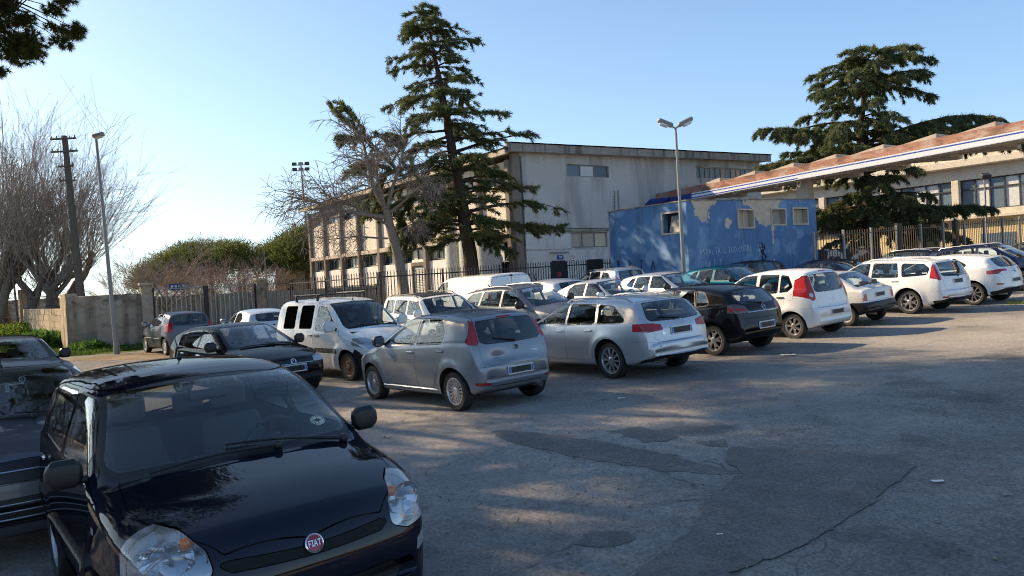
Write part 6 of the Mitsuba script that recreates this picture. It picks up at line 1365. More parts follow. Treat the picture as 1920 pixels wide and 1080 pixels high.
# -- white estate with tall tail lights and roof rails
SPECS['white_estate'] = spec(ds=.04, ns=1.2, W=.92, wb=2.64, wheel=(.325, .215, .235, 'five2', 'rim_alloy'),
    top=[(2.20, .5), (2.18, .66, .06), (2.05, .80, .14), (1.6, .93, .3), (1.08, 1.0, .06), (.22, 1.42, .2), (-.25, 1.485, .4), (-1.2, 1.475, .5), (-1.92, 1.41, .05), (-1.98, 1.37, .03), (-2.20, 1.0, .1), (-2.27, .66, .03), (-2.325, .62, .03), (-2.335, .46)],
    bot=[(2.20, .38), (2.1, .24, .06), (1.6, .19), (-1.7, .22), (-2.2, .32, .06), (-2.335, .42)],
    plan=[(2.2, .58), (2.1, .72), (1.9, .83), (1.5, .90), (1.0, .917), (0, .92), (-1.3, .918), (-1.85, .89), (-2.15, .845), (-2.26, .80), (-2.335, .73)],
    belt=[(2.1, .80), (1.1, .93), (0, .97), (-1.5, 1.0), (-2.335, 1.0)], bow=[(2.1, .26), (1.0, .16), (.2, .08), (-.6, 0), (-1.8, -.05), (-2.33, -.13)],
    tumble=.38, crown=.045, redge=.075, flare=[(1.32, .325, .026), (-1.32, .325, .032)],
    cuts=[fglass([(0, 1.04), (.66, 1.02), (.52, 1.395), (0, 1.41)], 0, 1.25), win([(.80, .995), (.14, 1.36), (-.18, 1.375), (-.18, .99)]), win([(-.28, .99), (-.28, 1.38), (-.95, 1.37), (-1.05, 1.0)]), win([(-1.15, 1.005), (-1.08, 1.365), (-1.68, 1.335), (-1.84, 1.22), (-1.80, 1.06)], r=.07),
          ('tail_lens', 'x', [(.672, 1.33), (.70, 1.34), (.775, .945), (.745, .955)], -2.5, -1.88, 'lamp_clear', {'mirror': True, 'r': .005, 'gap': .002}),
          tail([(.665, 1.36), (.72, 1.37), (.86, .97), (.80, .90), (.735, .95)], -2.5, -1.88, r=.015),
          rglass([(0, 1.0), (.60, 1.01), (.655, 1.04), (.60, 1.345), (0, 1.36)], -2.4, -1.7, 'glass_tint', r=.03),
          head([(.42, .68), (.5, .82), (.84, .88), (.92, .76), (.7, .66)], 1.5, 2.3), ('reflector', 'x', [(.60, .43), (.60, .47), (.78, .48), (.78, .44)], -2.5, -1.9, 'lamp_red', {'mirror': True, 'r': .008}),
          door([(.95, .33), (.97, .9), (.86, 1.0), (.12, 1.405), (-.225, 1.42), (-.225, .33)]), door([(-.235, .33), (-.235, 1.42), (-.98, 1.405), (-1.10, 1.0), (-1.10, .9), (-.90, .6), (-.88, .33)]),
          bonnet([(1.04, 0), (.96, .6), (1.3, .74), (1.8, .64), (2.08, .3), (2.1, 0)]), face('rear_skirt', [(0, .2), (.82, .2), (.84, .36), (.62, .44), (0, .42)], -2.5, -1.95, 'trim_black', r=.02),
          face('tailgate', [(0, .64), (.66, .65), (.70, .90), (.68, 1.0), (.62, 1.38), (0, 1.40)], -2.5, -1.80, r=.02), face('rear_bumper', [(0, .2), (1, .2), (1, .62), (.7, .632), (0, .625)], -2.5, -1.90)],
    handles=[(-.10, .87), (-.95, .90)], mirror=(.66, 1.0, 1.0), plates=[('rear', .05, .86, .46, .11)], seats=(-.05, .40, 1), inner_mirror=(.25, 1.32), dash=(.68, .90), rails=(.0, -1.80, 'paint_white'), rail_y=.60,
    extras=[badge_strokes('rear', .0, .965, [[(.05 * math.cos(t), .02 * math.sin(t)) for t in np.linspace(0, 2 * math.pi, 17)]], .007), rear_text('FOCUS', .52, .82, .03), wiper((0, 1.0), (.42, 1.06), .015, True)])

# -- white rounded hatchback with slim red lights
SPECS['curvy_hatch'] = spec(ds=.042, ns=1.2, W=.90, wb=2.634, wheel=(.325, .22, .24, 'nine', 'rim_alloy'),
    top=[(2.22, .5), (2.20, .64, .06), (2.05, .76, .14), (1.6, .91, .3), (1.08, .99, .06), (.2, 1.40, .2), (-.25, 1.465, .4), (-1.0, 1.44, .4), (-1.62, 1.345, .04), (-1.70, 1.31, .03), (-1.98, 1.05, .1), (-2.09, .86, .05), (-2.12, .62, .05), (-2.135, .46)],
    bot=[(2.22, .38), (2.1, .24, .06), (1.6, .19), (-1.6, .22), (-1.98, .32, .06), (-2.135, .42)],
    plan=[(2.22, .54), (2.1, .68), (1.9, .80), (1.5, .88), (1.0, .898), (0, .90), (-1.2, .90), (-1.6, .87), (-1.9, .80), (-2.05, .73), (-2.135, .64)],
    belt=[(2.1, .76), (1.1, .93), (0, .98), (-1.4, 1.05), (-2.13, 1.06)], bow=[(2.1, .28), (1.0, .18), (.2, .09), (-.6, 0), (-1.6, -.08), (-2.13, -.22)],
    tumble=.46, crown=.05, redge=.10, flare=[(1.317, .325, .022), (-1.317, .325, .030)],
    cuts=[fglass([(0, 1.04), (.64, 1.02), (.50, 1.375), (0, 1.39)], 0, 1.25), win([(.80, 1.0), (.12, 1.345), (-.22, 1.36), (-.22, 1.0)]), win([(-.30, 1.0), (-.30, 1.36), (-.82, 1.335), (-1.16, 1.16), (-1.10, 1.05)]),
          tail([(.30, .945), (.34, .985), (.62, .99), (.95, .945), (.95, .91), (.80, .865), (.66, .875), (.56, .93)], -2.3, -1.70, 'lamp_red', r=.012),
          rglass([(0, 1.05), (.44, 1.055), (.545, 1.10), (.50, 1.285), (0, 1.31)], -2.2, -1.45, 'glass_dark', r=.05),
          head([(.46, .66), (.5, .82), (.80, .88), (.88, .74), (.7, .64)], 1.5, 2.3), ('reflector', 'x', [(.58, .555), (.58, .59), (.74, .60), (.73, .565)], -2.3, -1.8, 'lamp_red', {'mirror': True, 'r': .008}),
          door([(.94, .33), (.96, .9), (.86, .99), (.1, 1.39), (-.255, 1.405), (-.255, .33)]), door([(-.265, .33), (-.265, 1.405), (-.84, 1.38), (-1.12, 1.15), (-1.10, .92), (-.94, .6), (-.92, .33)]),
          bonnet([(1.04, 0), (.96, .6), (1.3, .72), (1.8, .62), (2.08, .3), (2.1, 0)]), face('rear_skirt', [(0, .2), (.84, .2), (.86, .34), (.6, .44), (0, .46)], -2.3, -1.75, 'trim_black', r=.02),
          face('tailgate', [(0, .72), (.54, .73), (.60, .84), (.66, 1.0), (.52, 1.34), (0, 1.36)], -2.3, -1.50, r=.03)],
    handles=[(-.10, .88)], mirror=(.66, 1.0, 1.0), plates=[('rear', 0, .66, .46, .10)], seats=(-.05, .40, 1), dash=(.68, .90),
    extras=[badge_disc('rear', 0, .90, .044, 'rim_dark', 'chrome'), exhaust(.45, .29)])

# -- white panel-sided people van with roof bars, seen from the front
SPECS['tall_van'] = spec(ds=.04, ns=1.3, W=.858, wb=2.583, wheel=(.31, .195, .205, 'steel', 'rim_bronze'), archgap=.06,
    top=[(2.12, .52), (2.10, .68, .05), (2.02, .86, .10), (1.7, 1.0, .2), (1.22, 1.12, .06), (.52, 1.68, .18), (.1, 1.79, .4), (-.8, 1.82, .5), (-1.85, 1.80, .12), (-2.0, 1.68, .08), (-2.03, .9, .1), (-2.05, .66, .03), (-2.12, .62, .03), (-2.13, .48)],
    bot=[(2.12, .40), (2.06, .26, .06), (1.6, .20), (-1.7, .23), (-2.05, .32, .06), (-2.13, .42)],
    plan=[(2.12, .58), (2.05, .70), (1.85, .79), (1.5, .845), (1.0, .857), (0, .858), (-1.6, .856), (-1.9, .84), (-2.05, .80), (-2.13, .72)],
    belt=[(2.1, .84), (1.3, 1.02), (.4, 1.08), (-1.0, 1.10), (-2.1, 1.10)], bow=[(2.1, .24), (1.2, .16), (.5, .08), (-.3, 0), (-1.8, -.03), (-2.12, -.08)], tumble=.22, crown=.05, redge=.09, flare=[(1.29, .31, .03), (-1.29, .31, .03)],
    cuts=[fglass([(0, 1.17), (.66, 1.14), (.585, 1.655), (0, 1.68)], .3, 1.4, seal=.03),
          win([(.93, 1.13), (.36, 1.60), (-.02, 1.65), (-.02, 1.10), (.85, 1.08)], r=.08), ('blanked_window', 'y', [(-.20, 1.14), (-.20, 1.66), (-.78, 1.66), (-.78, 1.14)], .3, 1.2, 'window_black', {'r': .05, 'seal': .012}), ('blanked_window', 'y', [(-1.0, 1.14), (-1.0, 1.66), (-1.55, 1.66), (-1.55, 1.14)], .3, 1.2, 'window_black', {'r': .05, 'seal': .012}),
          rglass([(0, 1.12), (.60, 1.12), (.58, 1.62), (0, 1.62)], -2.3, -1.6),
          head([(.42, .70), (.44, .84), (.60, .93), (.82, .92), (.84, .80), (.7, .70)], 1.5, 2.3, 'lamp_clear', r=.04),
          ('wheel_trim', 'y', [(1.29 + .46, .2), (1.29 + .46, .62), (1.29 + .30, .70), (1.29 + .2, .55), (1.29 + .35, .2)], .5, 1.2, 'trim_black', {'r': .02}),
          ('side_moulding', 'y', [(.95, .60), (.95, .70), (-.05, .70), (-.05, .60)], .5, 1.2, 'trim_black', {'r': .01}), ('side_moulding', 'y', [(-.12, .60), (-.12, .70), (-.85, .70), (-.85, .60)], .5, 1.2, 'trim_black', {'r': .01}),
          face('grille', [(0, .64), (.36, .64), (.38, .76), (0, .78)], 1.7, 2.3, 'trim_black'), face('front_bumper', [(0, .2), (.95, .2), (.95, .58), (0, .60)], 1.60, 2.3, 'trim_black'),
          door([(1.0, .36), (1.02, 1.0), (.98, 1.12), (.36, 1.66), (-.08, 1.70), (-.08, .36)]), door([(-.09, .36), (-.09, 1.70), (-.88, 1.71), (-.88, .5), (-.80, .36)]),
          bonnet([(1.22, 0), (1.10, .60), (1.4, .72), (1.8, .62), (2.0, .35), (2.02, 0)])],
    handles=[(.10, .98), (-.20, .98)], handle_mat='trim_black', mirror=(.86, 1.13, 1.25, 'plate_white'), seats=(.05, .55, 1), inner_mirror=(.5, 1.55), dash=(.86, 1.05), antenna=[(.35, 0, 1.745, .05, 1.2)],
    extras=[badge_disc('front', 0, .72, .055, 'badge_red', 'chrome'), wiper((1.20, .1), (1.12, -.55)), wiper((1.16, .6), (1.1, .0))] + [
        (lambda A, F, x=x: A('roof_bar', [tube([(x, -.60, 1.88), (x, .60, 1.88)], .018, 8)] + [rbox((x, s * .62, 1.82), (.07, .05, .14), .02) for s in (1, -1)], 'trim_black')) for x in (-.15, -1.15)] + [
        (lambda A, F: A('roof_rack_rail', [tube([(-.05, s * .60, 1.905), (-1.35, s * .60, 1.905)], .014, 8) for s in (1,)], 'trim_black')), (lambda A, F: A('roof_rack_rail', [tube([(-.05, -.60, 1.905), (-1.35, -.60, 1.905)], .014, 8)], 'trim_black'))])

# -- dark compact hatchback seen from the front
VW = [circ(0, 0, .052), [(-.022, .046), (0, .004), (.022, .046)], [(-.046, .020), (-.022, -.044), (0, .0), (.022, -.044), (.046, .020)]]
SPECS['sharp_hatch'] = spec(ds=.038, ns=1.3, W=.875, wb=2.55, wheel=(.315, .205, .22, 'five', 'rim_alloy'),
    top=[(2.08, .5), (2.07, .66, .04), (2.02, .77, .07), (1.6, .90, .25), (1.05, .985, .06), (.18, 1.38, .2), (-.25, 1.445, .4), (-1.0, 1.425, .4), (-1.52, 1.34, .05), (-1.60, 1.30, .03), (-1.86, 1.0, .1), (-1.92, .70, .05), (-1.97, .64, .03), (-1.97, .46)],
    bot=[(2.08, .38), (2.03, .24, .05), (1.6, .19), (-1.5, .22), (-1.85, .30, .06), (-1.97, .42)],
    plan=[(2.08, .64), (2.0, .75), (1.8, .83), (1.5, .865), (1.0, .873), (0, .875), (-1.2, .872), (-1.6, .84), (-1.85, .78), (-1.97, .68)],
    belt=[(2.0, .78), (1.1, .92), (0, .955), (-1.3, 1.0), (-1.97, 1.01)], bow=[(2.0, .20), (1.0, .15), (.2, .08), (-.6, 0), (-1.5, -.05), (-1.97, -.14)], tumble=.43, crown=.045, redge=.08, flare=[(1.275, .315, .018), (-1.275, .315, .02)],
    cuts=[fglass([(0, 1.02), (.65, 1.0), (.51, 1.355), (0, 1.37)], 0, 1.25), win([(.76, .985), (.12, 1.33), (-.20, 1.345), (-.20, .985)]), win([(-.28, .985), (-.28, 1.345), (-.84, 1.325), (-.92, 1.01)]), win([(-.98, 1.015), (-.90, 1.32), (-1.10, 1.27), (-1.26, 1.07)], r=.02),
          rglass([(0, 1.02), (.56, 1.03), (.50, 1.30), (0, 1.31)], -2.1, -1.35), tail([(.5, .84), (.52, .98), (.95, .98), (.95, .86)], -2.1, -1.65),
          head([(.44, .665), (.46, .755), (.70, .795), (.90, .80), (.88, .72), (.74, .655)], 1.3, 2.2, 'lamp_clear', r=.015),
          face('grille', [(0, .655), (.41, .66), (.43, .735), (0, .745)], 1.6, 2.2, 'trim_black', r=.01), face('lower_grille', [(0, .34), (.66, .36), (.62, .50), (0, .52)], 1.6, 2.2, 'trim_black'),
          door([(.92, .33), (.94, .9), (.84, .985), (.1, 1.375), (-.235, 1.39), (-.235, .33)]), door([(-.245, .33), (-.245, 1.39), (-.88, 1.365), (-.98, 1.0), (-1.06, .9), (-.90, .6), (-.88, .33)]),
          bonnet([(1.06, 0), (.96, .6), (1.3, .73), (1.8, .68), (1.99, .40), (2.03, 0)]), face('front_bumper', [(0, .2), (.95, .2), (.95, .64), (.42, .645), (0, .65)], 1.45, 2.2)],
    handles=[(-.10, .86), (-.90, .89)], handle_mat='chrome', mirror=(.64, .99, 1.0, 'trim_black'), plates=[('front', 0, .575, .5, .11)], seats=(-.05, .38, 1), inner_mirror=(.25, 1.29), dash=(.66, .88),
    extras=[badge_strokes('front', 0, .705, VW, .0065), slab('grille_trim', 'front', -.42, .42, .662, .662, .008, 'chrome'), wiper((1.05, .15), (.99, -.52)), wiper((1.02, .58), (.97, .02))])

# -- boxy two-tone small car, white with a black roof panel
SPECS['boxy_small'] = spec(ds=.05, ns=1.0, W=.90, wb=2.60, wheel=(.32, .205, .22, 'five', 'rim_alloy'),
    top=[(2.02, .5), (2.0, .74, .06), (1.9, .88, .10), (1.5, .98, .2), (1.05, 1.04, .05), (.40, 1.46, .12), (.0, 1.55, .3), (-.9, 1.56, .4), (-1.75, 1.53, .08), (-1.86, 1.42, .06), (-1.98, 1.0, .1), (-2.02, .7, .05), (-2.04, .46)],
    bot=[(2.02, .38), (1.95, .26, .06), (1.6, .2), (-1.6, .22), (-1.95, .32, .06), (-2.04, .42)],
    plan=[(2.02, .62), (1.95, .74), (1.75, .84), (1.4, .89), (0, .90), (-1.4, .895), (-1.8, .86), (-1.98, .80), (-2.04, .72)],
    belt=[(2.0, .84), (1.0, .99), (0, 1.01), (-2.0, 1.03)], bow=[(2.0, .2), (1.0, .14), (.4, .07), (-.5, 0), (-1.7, -.04), (-2.0, -.1)], tumble=.28, crown=.045, redge=.07, flare=[(1.3, .32, .02), (-1.3, .32, .02)],
    cuts=[fglass([(0, 1.08), (.68, 1.06), (.585, 1.43), (0, 1.45)], 0, 1.3), win([(.76, 1.05), (.32, 1.40), (-.18, 1.425), (-.18, 1.05)], r=.04), win([(-.28, 1.05), (-.28, 1.43), (-.98, 1.425), (-1.0, 1.06)], r=.04), win([(-1.08, 1.06), (-1.06, 1.425), (-1.55, 1.40), (-1.60, 1.08)], r=.05),
          rglass([(0, 1.06), (.64, 1.06), (.60, 1.42), (0, 1.43)], -2.2, -1.5), head([(.5, .70), (.52, .86), (.80, .90), (.88, .76), (.7, .68)], 1.3, 2.2, r=.05), tail([(.62, .85), (.64, 1.05), (.95, 1.05), (.95, .85)], -2.2, -1.75),
          face('grille', [(0, .62), (.42, .62), (.44, .76), (0, .78)], 1.6, 2.2, 'trim_black'), bonnet([(1.06, 0), (.96, .6), (1.3, .74), (1.7, .64), (1.9, .35), (1.92, 0)]),
          ('roof_panel', 'z', [(.20, -.50), (.20, .50), (-1.2, .52), (-1.2, -.52)], 1.45, 1.8, 'trim_black', {'mirror': False, 'r': .05}), door([(.92, .33), (.94, .95), (.84, 1.05), (.3, 1.46), (-.22, 1.47), (-.22, .33)]), door([(-.23, .33), (-.23, 1.47), (-1.02, 1.465), (-1.05, .9), (-.9, .33)])],
    handles=[(-.08, .92), (-.9, .93)], mirror=(.68, 1.05, 1.0), seats=(-.05, .46, 1), dash=(.66, .94), rails=(.1, -1.6, 'trim_black'), rail_y=.62, plates=[('front', 0, .5, .5, .11)])

# -- sport utility vehicle
SPECS['crossover'] = spec(ds=.045, ns=1.1, W=.925, wb=2.68, wheel=(.35, .23, .245, 'five2', 'rim_alloy'), archgap=.07,
    top=[(2.24, .55), (2.22, .78, .06), (2.1, .90, .10), (1.6, 1.02, .25), (1.08, 1.08, .06), (.25, 1.54, .2), (-.2, 1.62, .4), (-1.1, 1.60, .5), (-1.85, 1.50, .05), (-1.92, 1.45, .03), (-2.14, 1.10, .1), (-2.2, .80, .05), (-2.25, .74, .04), (-2.26, .54)],
    bot=[(2.24, .44), (2.15, .30, .06), (1.6, .24), (-1.7, .26), (-2.15, .36, .06), (-2.26, .48)],
    plan=[(2.24, .62), (2.15, .75), (1.95, .85), (1.5, .915), (0, .925), (-1.4, .92), (-1.85, .88), (-2.12, .81), (-2.26, .70)],
    belt=[(2.2, .88), (1.1, 1.03), (0, 1.07), (-1.5, 1.13), (-2.26, 1.15)], bow=[(2.2, .24), (1.0, .15), (.2, .08), (-.6, 0), (-1.8, -.06), (-2.26, -.15)], tumble=.40, crown=.05, redge=.08, flare=[(1.34, .35, .03), (-1.34, .35, .03)],
    cuts=[fglass([(0, 1.12), (.68, 1.10), (.54, 1.51), (0, 1.53)], 0, 1.3), win([(.78, 1.10), (.16, 1.485), (-.20, 1.51), (-.20, 1.09)]), win([(-.28, 1.09), (-.28, 1.51), (-1.0, 1.495), (-1.08, 1.12)]), win([(-1.16, 1.13), (-1.08, 1.485), (-1.5, 1.44), (-1.75, 1.24)], r=.03),
          rglass([(0, 1.13), (.62, 1.15), (.55, 1.43), (0, 1.45)], -2.4, -1.6), tail([(.5, .96), (.52, 1.08), (.98, 1.08), (.98, .96)], -2.4, -1.9), head([(.44, .78), (.46, .86), (.80, .93), (.95, .92), (.9, .82), (.7, .76)], 1.5, 2.4, r=.015),
          face('grille', [(0, .56), (.42, .58), (.46, .82), (0, .84)], 1.7, 2.4, 'trim_black'), bonnet([(1.04, 0), (.96, .6), (1.3, .76), (1.8, .68), (2.1, .4), (2.14, 0)]), door([(.95, .42), (.97, 1.0), (.86, 1.09), (.12, 1.53), (-.235, 1.55), (-.235, .42)]), door([(-.245, .42), (-.245, 1.55), (-1.02, 1.535), (-1.12, 1.1), (-.95, .6), (-.92, .42)]),
          face('tailgate', [(0, .78), (.62, .80), (.64, 1.12), (.55, 1.46), (0, 1.48)], -2.4, -1.65)],
    handles=[(-.10, .97), (-.95, 1.0)], mirror=(.66, 1.10, 1.1, 'trim_black'), plates=[('rear', 0, .92, .48, .11), ('front', 0, .5, .5, .11)], seats=(-.05, .52, 1), inner_mirror=(.3, 1.44), dash=(.68, .98), rails=(.05, -1.6, 'rim_alloy'), rail_y=.60)

# -- saloon
SPECS['saloon'] = spec(ds=.045, ns=1.1, W=.89, wb=2.70, wheel=(.32, .21, .225, 'seven', 'rim_alloy'),
    top=[(2.25, .5), (2.23, .66, .06), (2.1, .76, .12), (1.6, .90, .3), (1.02, .97, .06), (.15, 1.38, .22), (-.3, 1.445, .4), (-.9, 1.42, .4), (-1.45, 1.24, .3), (-1.95, 1.06, .08), (-2.25, 1.02, .05), (-2.32, .70, .05), (-2.35, .48)],
    bot=[(2.25, .38), (2.15, .24, .06), (1.6, .19), (-1.7, .22), (-2.2, .32, .06), (-2.35, .42)],
    plan=[(2.25, .58), (2.15, .70), (1.95, .81), (1.5, .875), (0, .89), (-1.4, .885), (-1.95, .85), (-2.22, .78), (-2.35, .68)],
    belt=[(2.2, .76), (1.05, .91), (0, .95), (-1.5, .98), (-2.35, .98)], bow=[(2.2, .26), (1.0, .16), (.2, .08), (-.6, 0), (-1.9, -.08), (-2.35, -.18)], tumble=.43, crown=.05, redge=.08, flare=[(1.35, .32, .018), (-1.35, .32, .02)],
    cuts=[fglass([(0, 1.0), (.65, .985), (.51, 1.355), (0, 1.37)], 0, 1.2), win([(.74, .975), (.12, 1.33), (-.20, 1.35), (-.20, .975)]), win([(-.28, .975), (-.28, 1.35), (-.80, 1.32), (-1.02, 1.18), (-1.06, .985)]),
          ('rear_window', 'z', [(-1.02, -.50), (-1.02, .50), (-1.80, .60), (-1.80, -.60)], 1.0, 1.6, 'glass_tint', {'mirror': False, 'seal': .015, 'r': .05, 'seal_name': 'rear_window_seal'}),
          tail([(.5, .80), (.52, .96), (.95, .96), (.95, .82)], -2.5, -2.0), head([(.42, .64), (.46, .74), (.80, .80), (.9, .74), (.7, .62)], 1.6, 2.4),
          face('grille', [(0, .58), (.36, .58), (.40, .72), (0, .74)], 1.8, 2.4, 'trim_black'), bonnet([(1.0, 0), (.92, .6), (1.3, .73), (1.9, .62), (2.15, .3), (2.17, 0)]), door([(.92, .33), (.94, .87), (.84, .97), (.1, 1.37), (-.235, 1.39), (-.235, .33)]), door([(-.245, .33), (-.245, 1.39), (-.82, 1.36), (-1.12, 1.1), (-1.08, .7), (-.95, .33)])],
    handles=[(-.1, .85), (-.92, .87)], mirror=(.62, .98, 1.0), seats=(-.05, .38, 1), dash=(.66, .87), plates=[('front', 0, .48, .5, .11), ('rear', 0, .75, .5, .11)], inner_mirror=(.2, 1.28))

# -- small off-roader with its spare wheel on the back door
def _spare(A, F):
    y, z = -.08, .98; x = F['Xrear'](y, z) - .11
    A('spare_wheel_tyre', [xf(make_wheel(.33, .2, .21, 'five')['tyre'], rotz(math.pi / 2), (x, y, z))], 'tyre_rubber', 40)
    A('spare_wheel_cover', [xf(lathe([(.27, .0), (.26, .09), (.22, .115), (.001, .12)], 32, 'y'), rotz(math.pi / 2), (x + .0, y, z))], 'PAINT', 40)
SPECS['spare_offroader'] = spec(ds=.05, ns=1.0, W=.87, wb=2.49, wheel=(.345, .225, .225, 'five', 'rim_alloy'), archgap=.06,
    top=[(1.98, .55), (1.96, .78, .06), (1.85, .92, .10), (1.4, 1.02, .25), (.95, 1.08, .06), (.25, 1.56, .2), (-.2, 1.65, .4), (-1.2, 1.66, .5), (-1.62, 1.60, .08), (-1.72, 1.50, .06), (-1.82, 1.05, .1), (-1.86, .70, .05), (-1.92, .66, .04), (-1.93, .5)],
    bot=[(1.98, .44), (1.9, .32, .06), (1.4, .26), (-1.5, .28), (-1.85, .38, .06), (-1.93, .46)],
    plan=[(1.98, .60), (1.9, .72), (1.7, .81), (1.3, .86), (0, .87), (-1.2, .865), (-1.6, .83), (-1.82, .78), (-1.93, .68)],
    belt=[(1.95, .88), (.95, 1.03), (0, 1.07), (-1.9, 1.12)], bow=[(1.9, .2), (.9, .14), (.2, .07), (-.6, 0), (-1.6, -.05), (-1.9, -.12)], tumble=.34, crown=.05, redge=.08, flare=[(1.245, .345, .03), (-1.245, .345, .03)],
    cuts=[fglass([(0, 1.12), (.64, 1.10), (.53, 1.53), (0, 1.55)], 0, 1.2), win([(.68, 1.09), (.15, 1.51), (-.18, 1.54), (-.18, 1.08)]), win([(-.26, 1.08), (-.26, 1.545), (-.80, 1.54), (-.86, 1.10)]), win([(-.96, 1.11), (-.93, 1.52), (-1.25, 1.48), (-1.42, 1.30), (-1.35, 1.13)], r=.10),
          rglass([(0, 1.14), (.56, 1.14), (.53, 1.50), (0, 1.52)], -2.1, -1.4, 'glass_tint'), tail([(.62, .92), (.63, 1.30), (.70, 1.30), (.80, .92)], -2, -1.6), head([(.44, .78), (.5, .90), (.80, .94), (.86, .82), (.7, .76)], 1.3, 2.1),
          door([(.84, .45), (.86, 1.0), (.76, 1.09), (.12, 1.56), (-.215, 1.58), (-.215, .45)]), door([(-.225, .45), (-.225, 1.58), (-.84, 1.575), (-.95, 1.1), (-.75, .6), (-.72, .45)]), bonnet([(.92, 0), (.84, .6), (1.2, .7), (1.6, .6), (1.82, .3), (1.84, 0)])],
    handles=[(-.08, .97), (-.75, 1.0)], mirror=(.58, 1.09, 1.0), seats=(-.08, .54, 1), dash=(.58, .98), rails=(.1, -1.45, 'trim_black'), rail_y=.60, extras=[_spare])

# -- white panel van seen from behind
SPECS['panel_van'] = spec(ds=.05, ns=1.0, W=.94, wb=3.0, wheel=(.32, .205, .205, 'steel', 'rim_silver_cover'), archgap=.06, redge=.10,
    top=[(2.35, .55), (2.33, .80, .06), (2.2, .98, .12), (1.85, 1.10, .2), (1.45, 1.18, .06), (.75, 1.80, .18), (.4, 1.94, .3), (-1.0, 1.965, .5), (-2.25, 1.95, .08), (-2.38, 1.85, .06), (-2.42, 1.0, .1), (-2.42, .6, .04), (-2.46, .56, .02), (-2.47, .46)],
    bot=[(2.35, .42), (2.25, .28, .06), (1.8, .22), (-2.0, .25), (-2.40, .34, .05), (-2.47, .40)],
    plan=[(2.35, .62), (2.25, .76), (2.0, .87), (1.6, .93), (0, .94), (-2.0, .94), (-2.3, .92), (-2.42, .88), (-2.47, .82)],
    belt=[(2.3, .9), (1.4, 1.10), (-2.4, 1.12)], bow=[(2.3, .24), (1.4, .16), (.6, .08), (-.3, 0), (-2.2, -.02), (-2.47, -.05)], tumble=.16, crown=.05,
    cuts=[fglass([(0, 1.22), (.74, 1.20), (.66, 1.66), (0, 1.68)], .4, 1.7), win([(1.20, 1.18), (.62, 1.63), (.22, 1.66), (.22, 1.15)], r=.06),
          ('rear_door', 'x', [(.008, .62), (.84, .62), (.80, 1.73), (.008, 1.745)], -2.7, -2.2, 'PAINT', {'mirror': True, 'r': .04, 'gap': .008}), tail([(.85, .95), (.86, 1.35), (1.0, 1.35), (1.0, .95)], -2.7, -2.27, r=.01),
          head([(.5, .80), (.52, .98), (.84, 1.04), (.92, .86), (.7, .78)], 1.6, 2.5), door([(1.28, .40), (1.30, 1.05), (1.25, 1.2), (.6, 1.69), (.16, 1.71), (.16, .40)]), ('side_panel_pressing', 'y', [(.02, 1.10), (.02, 1.66), (-2.05, 1.66), (-2.05, 1.10)], .4, 1.2, 'PAINT', {'r': .08, 'gap': .006})],
    handles=[(.3, 1.02)], handle_mat='trim_black', mirror=(1.12, 1.2, 1.3, 'trim_black'), seats=(.35, .65, 1), dash=(1.1, 1.05), plates=[('rear', .3, .72, .5, .11)],
    extras=[(lambda A, F: A('rear_door_handle', [rbox((F['Xrear'](.02, 1.74) - .01, 0, 1.755), (.03, .12, .05), .012)], 'trim_black'))])

SPECS['panel_van']['top'] = [(p[0], min(p[1], 1.1) + max(p[1] - 1.1, 0) * .86, *p[2:]) for p in SPECS['panel_van']['top']]
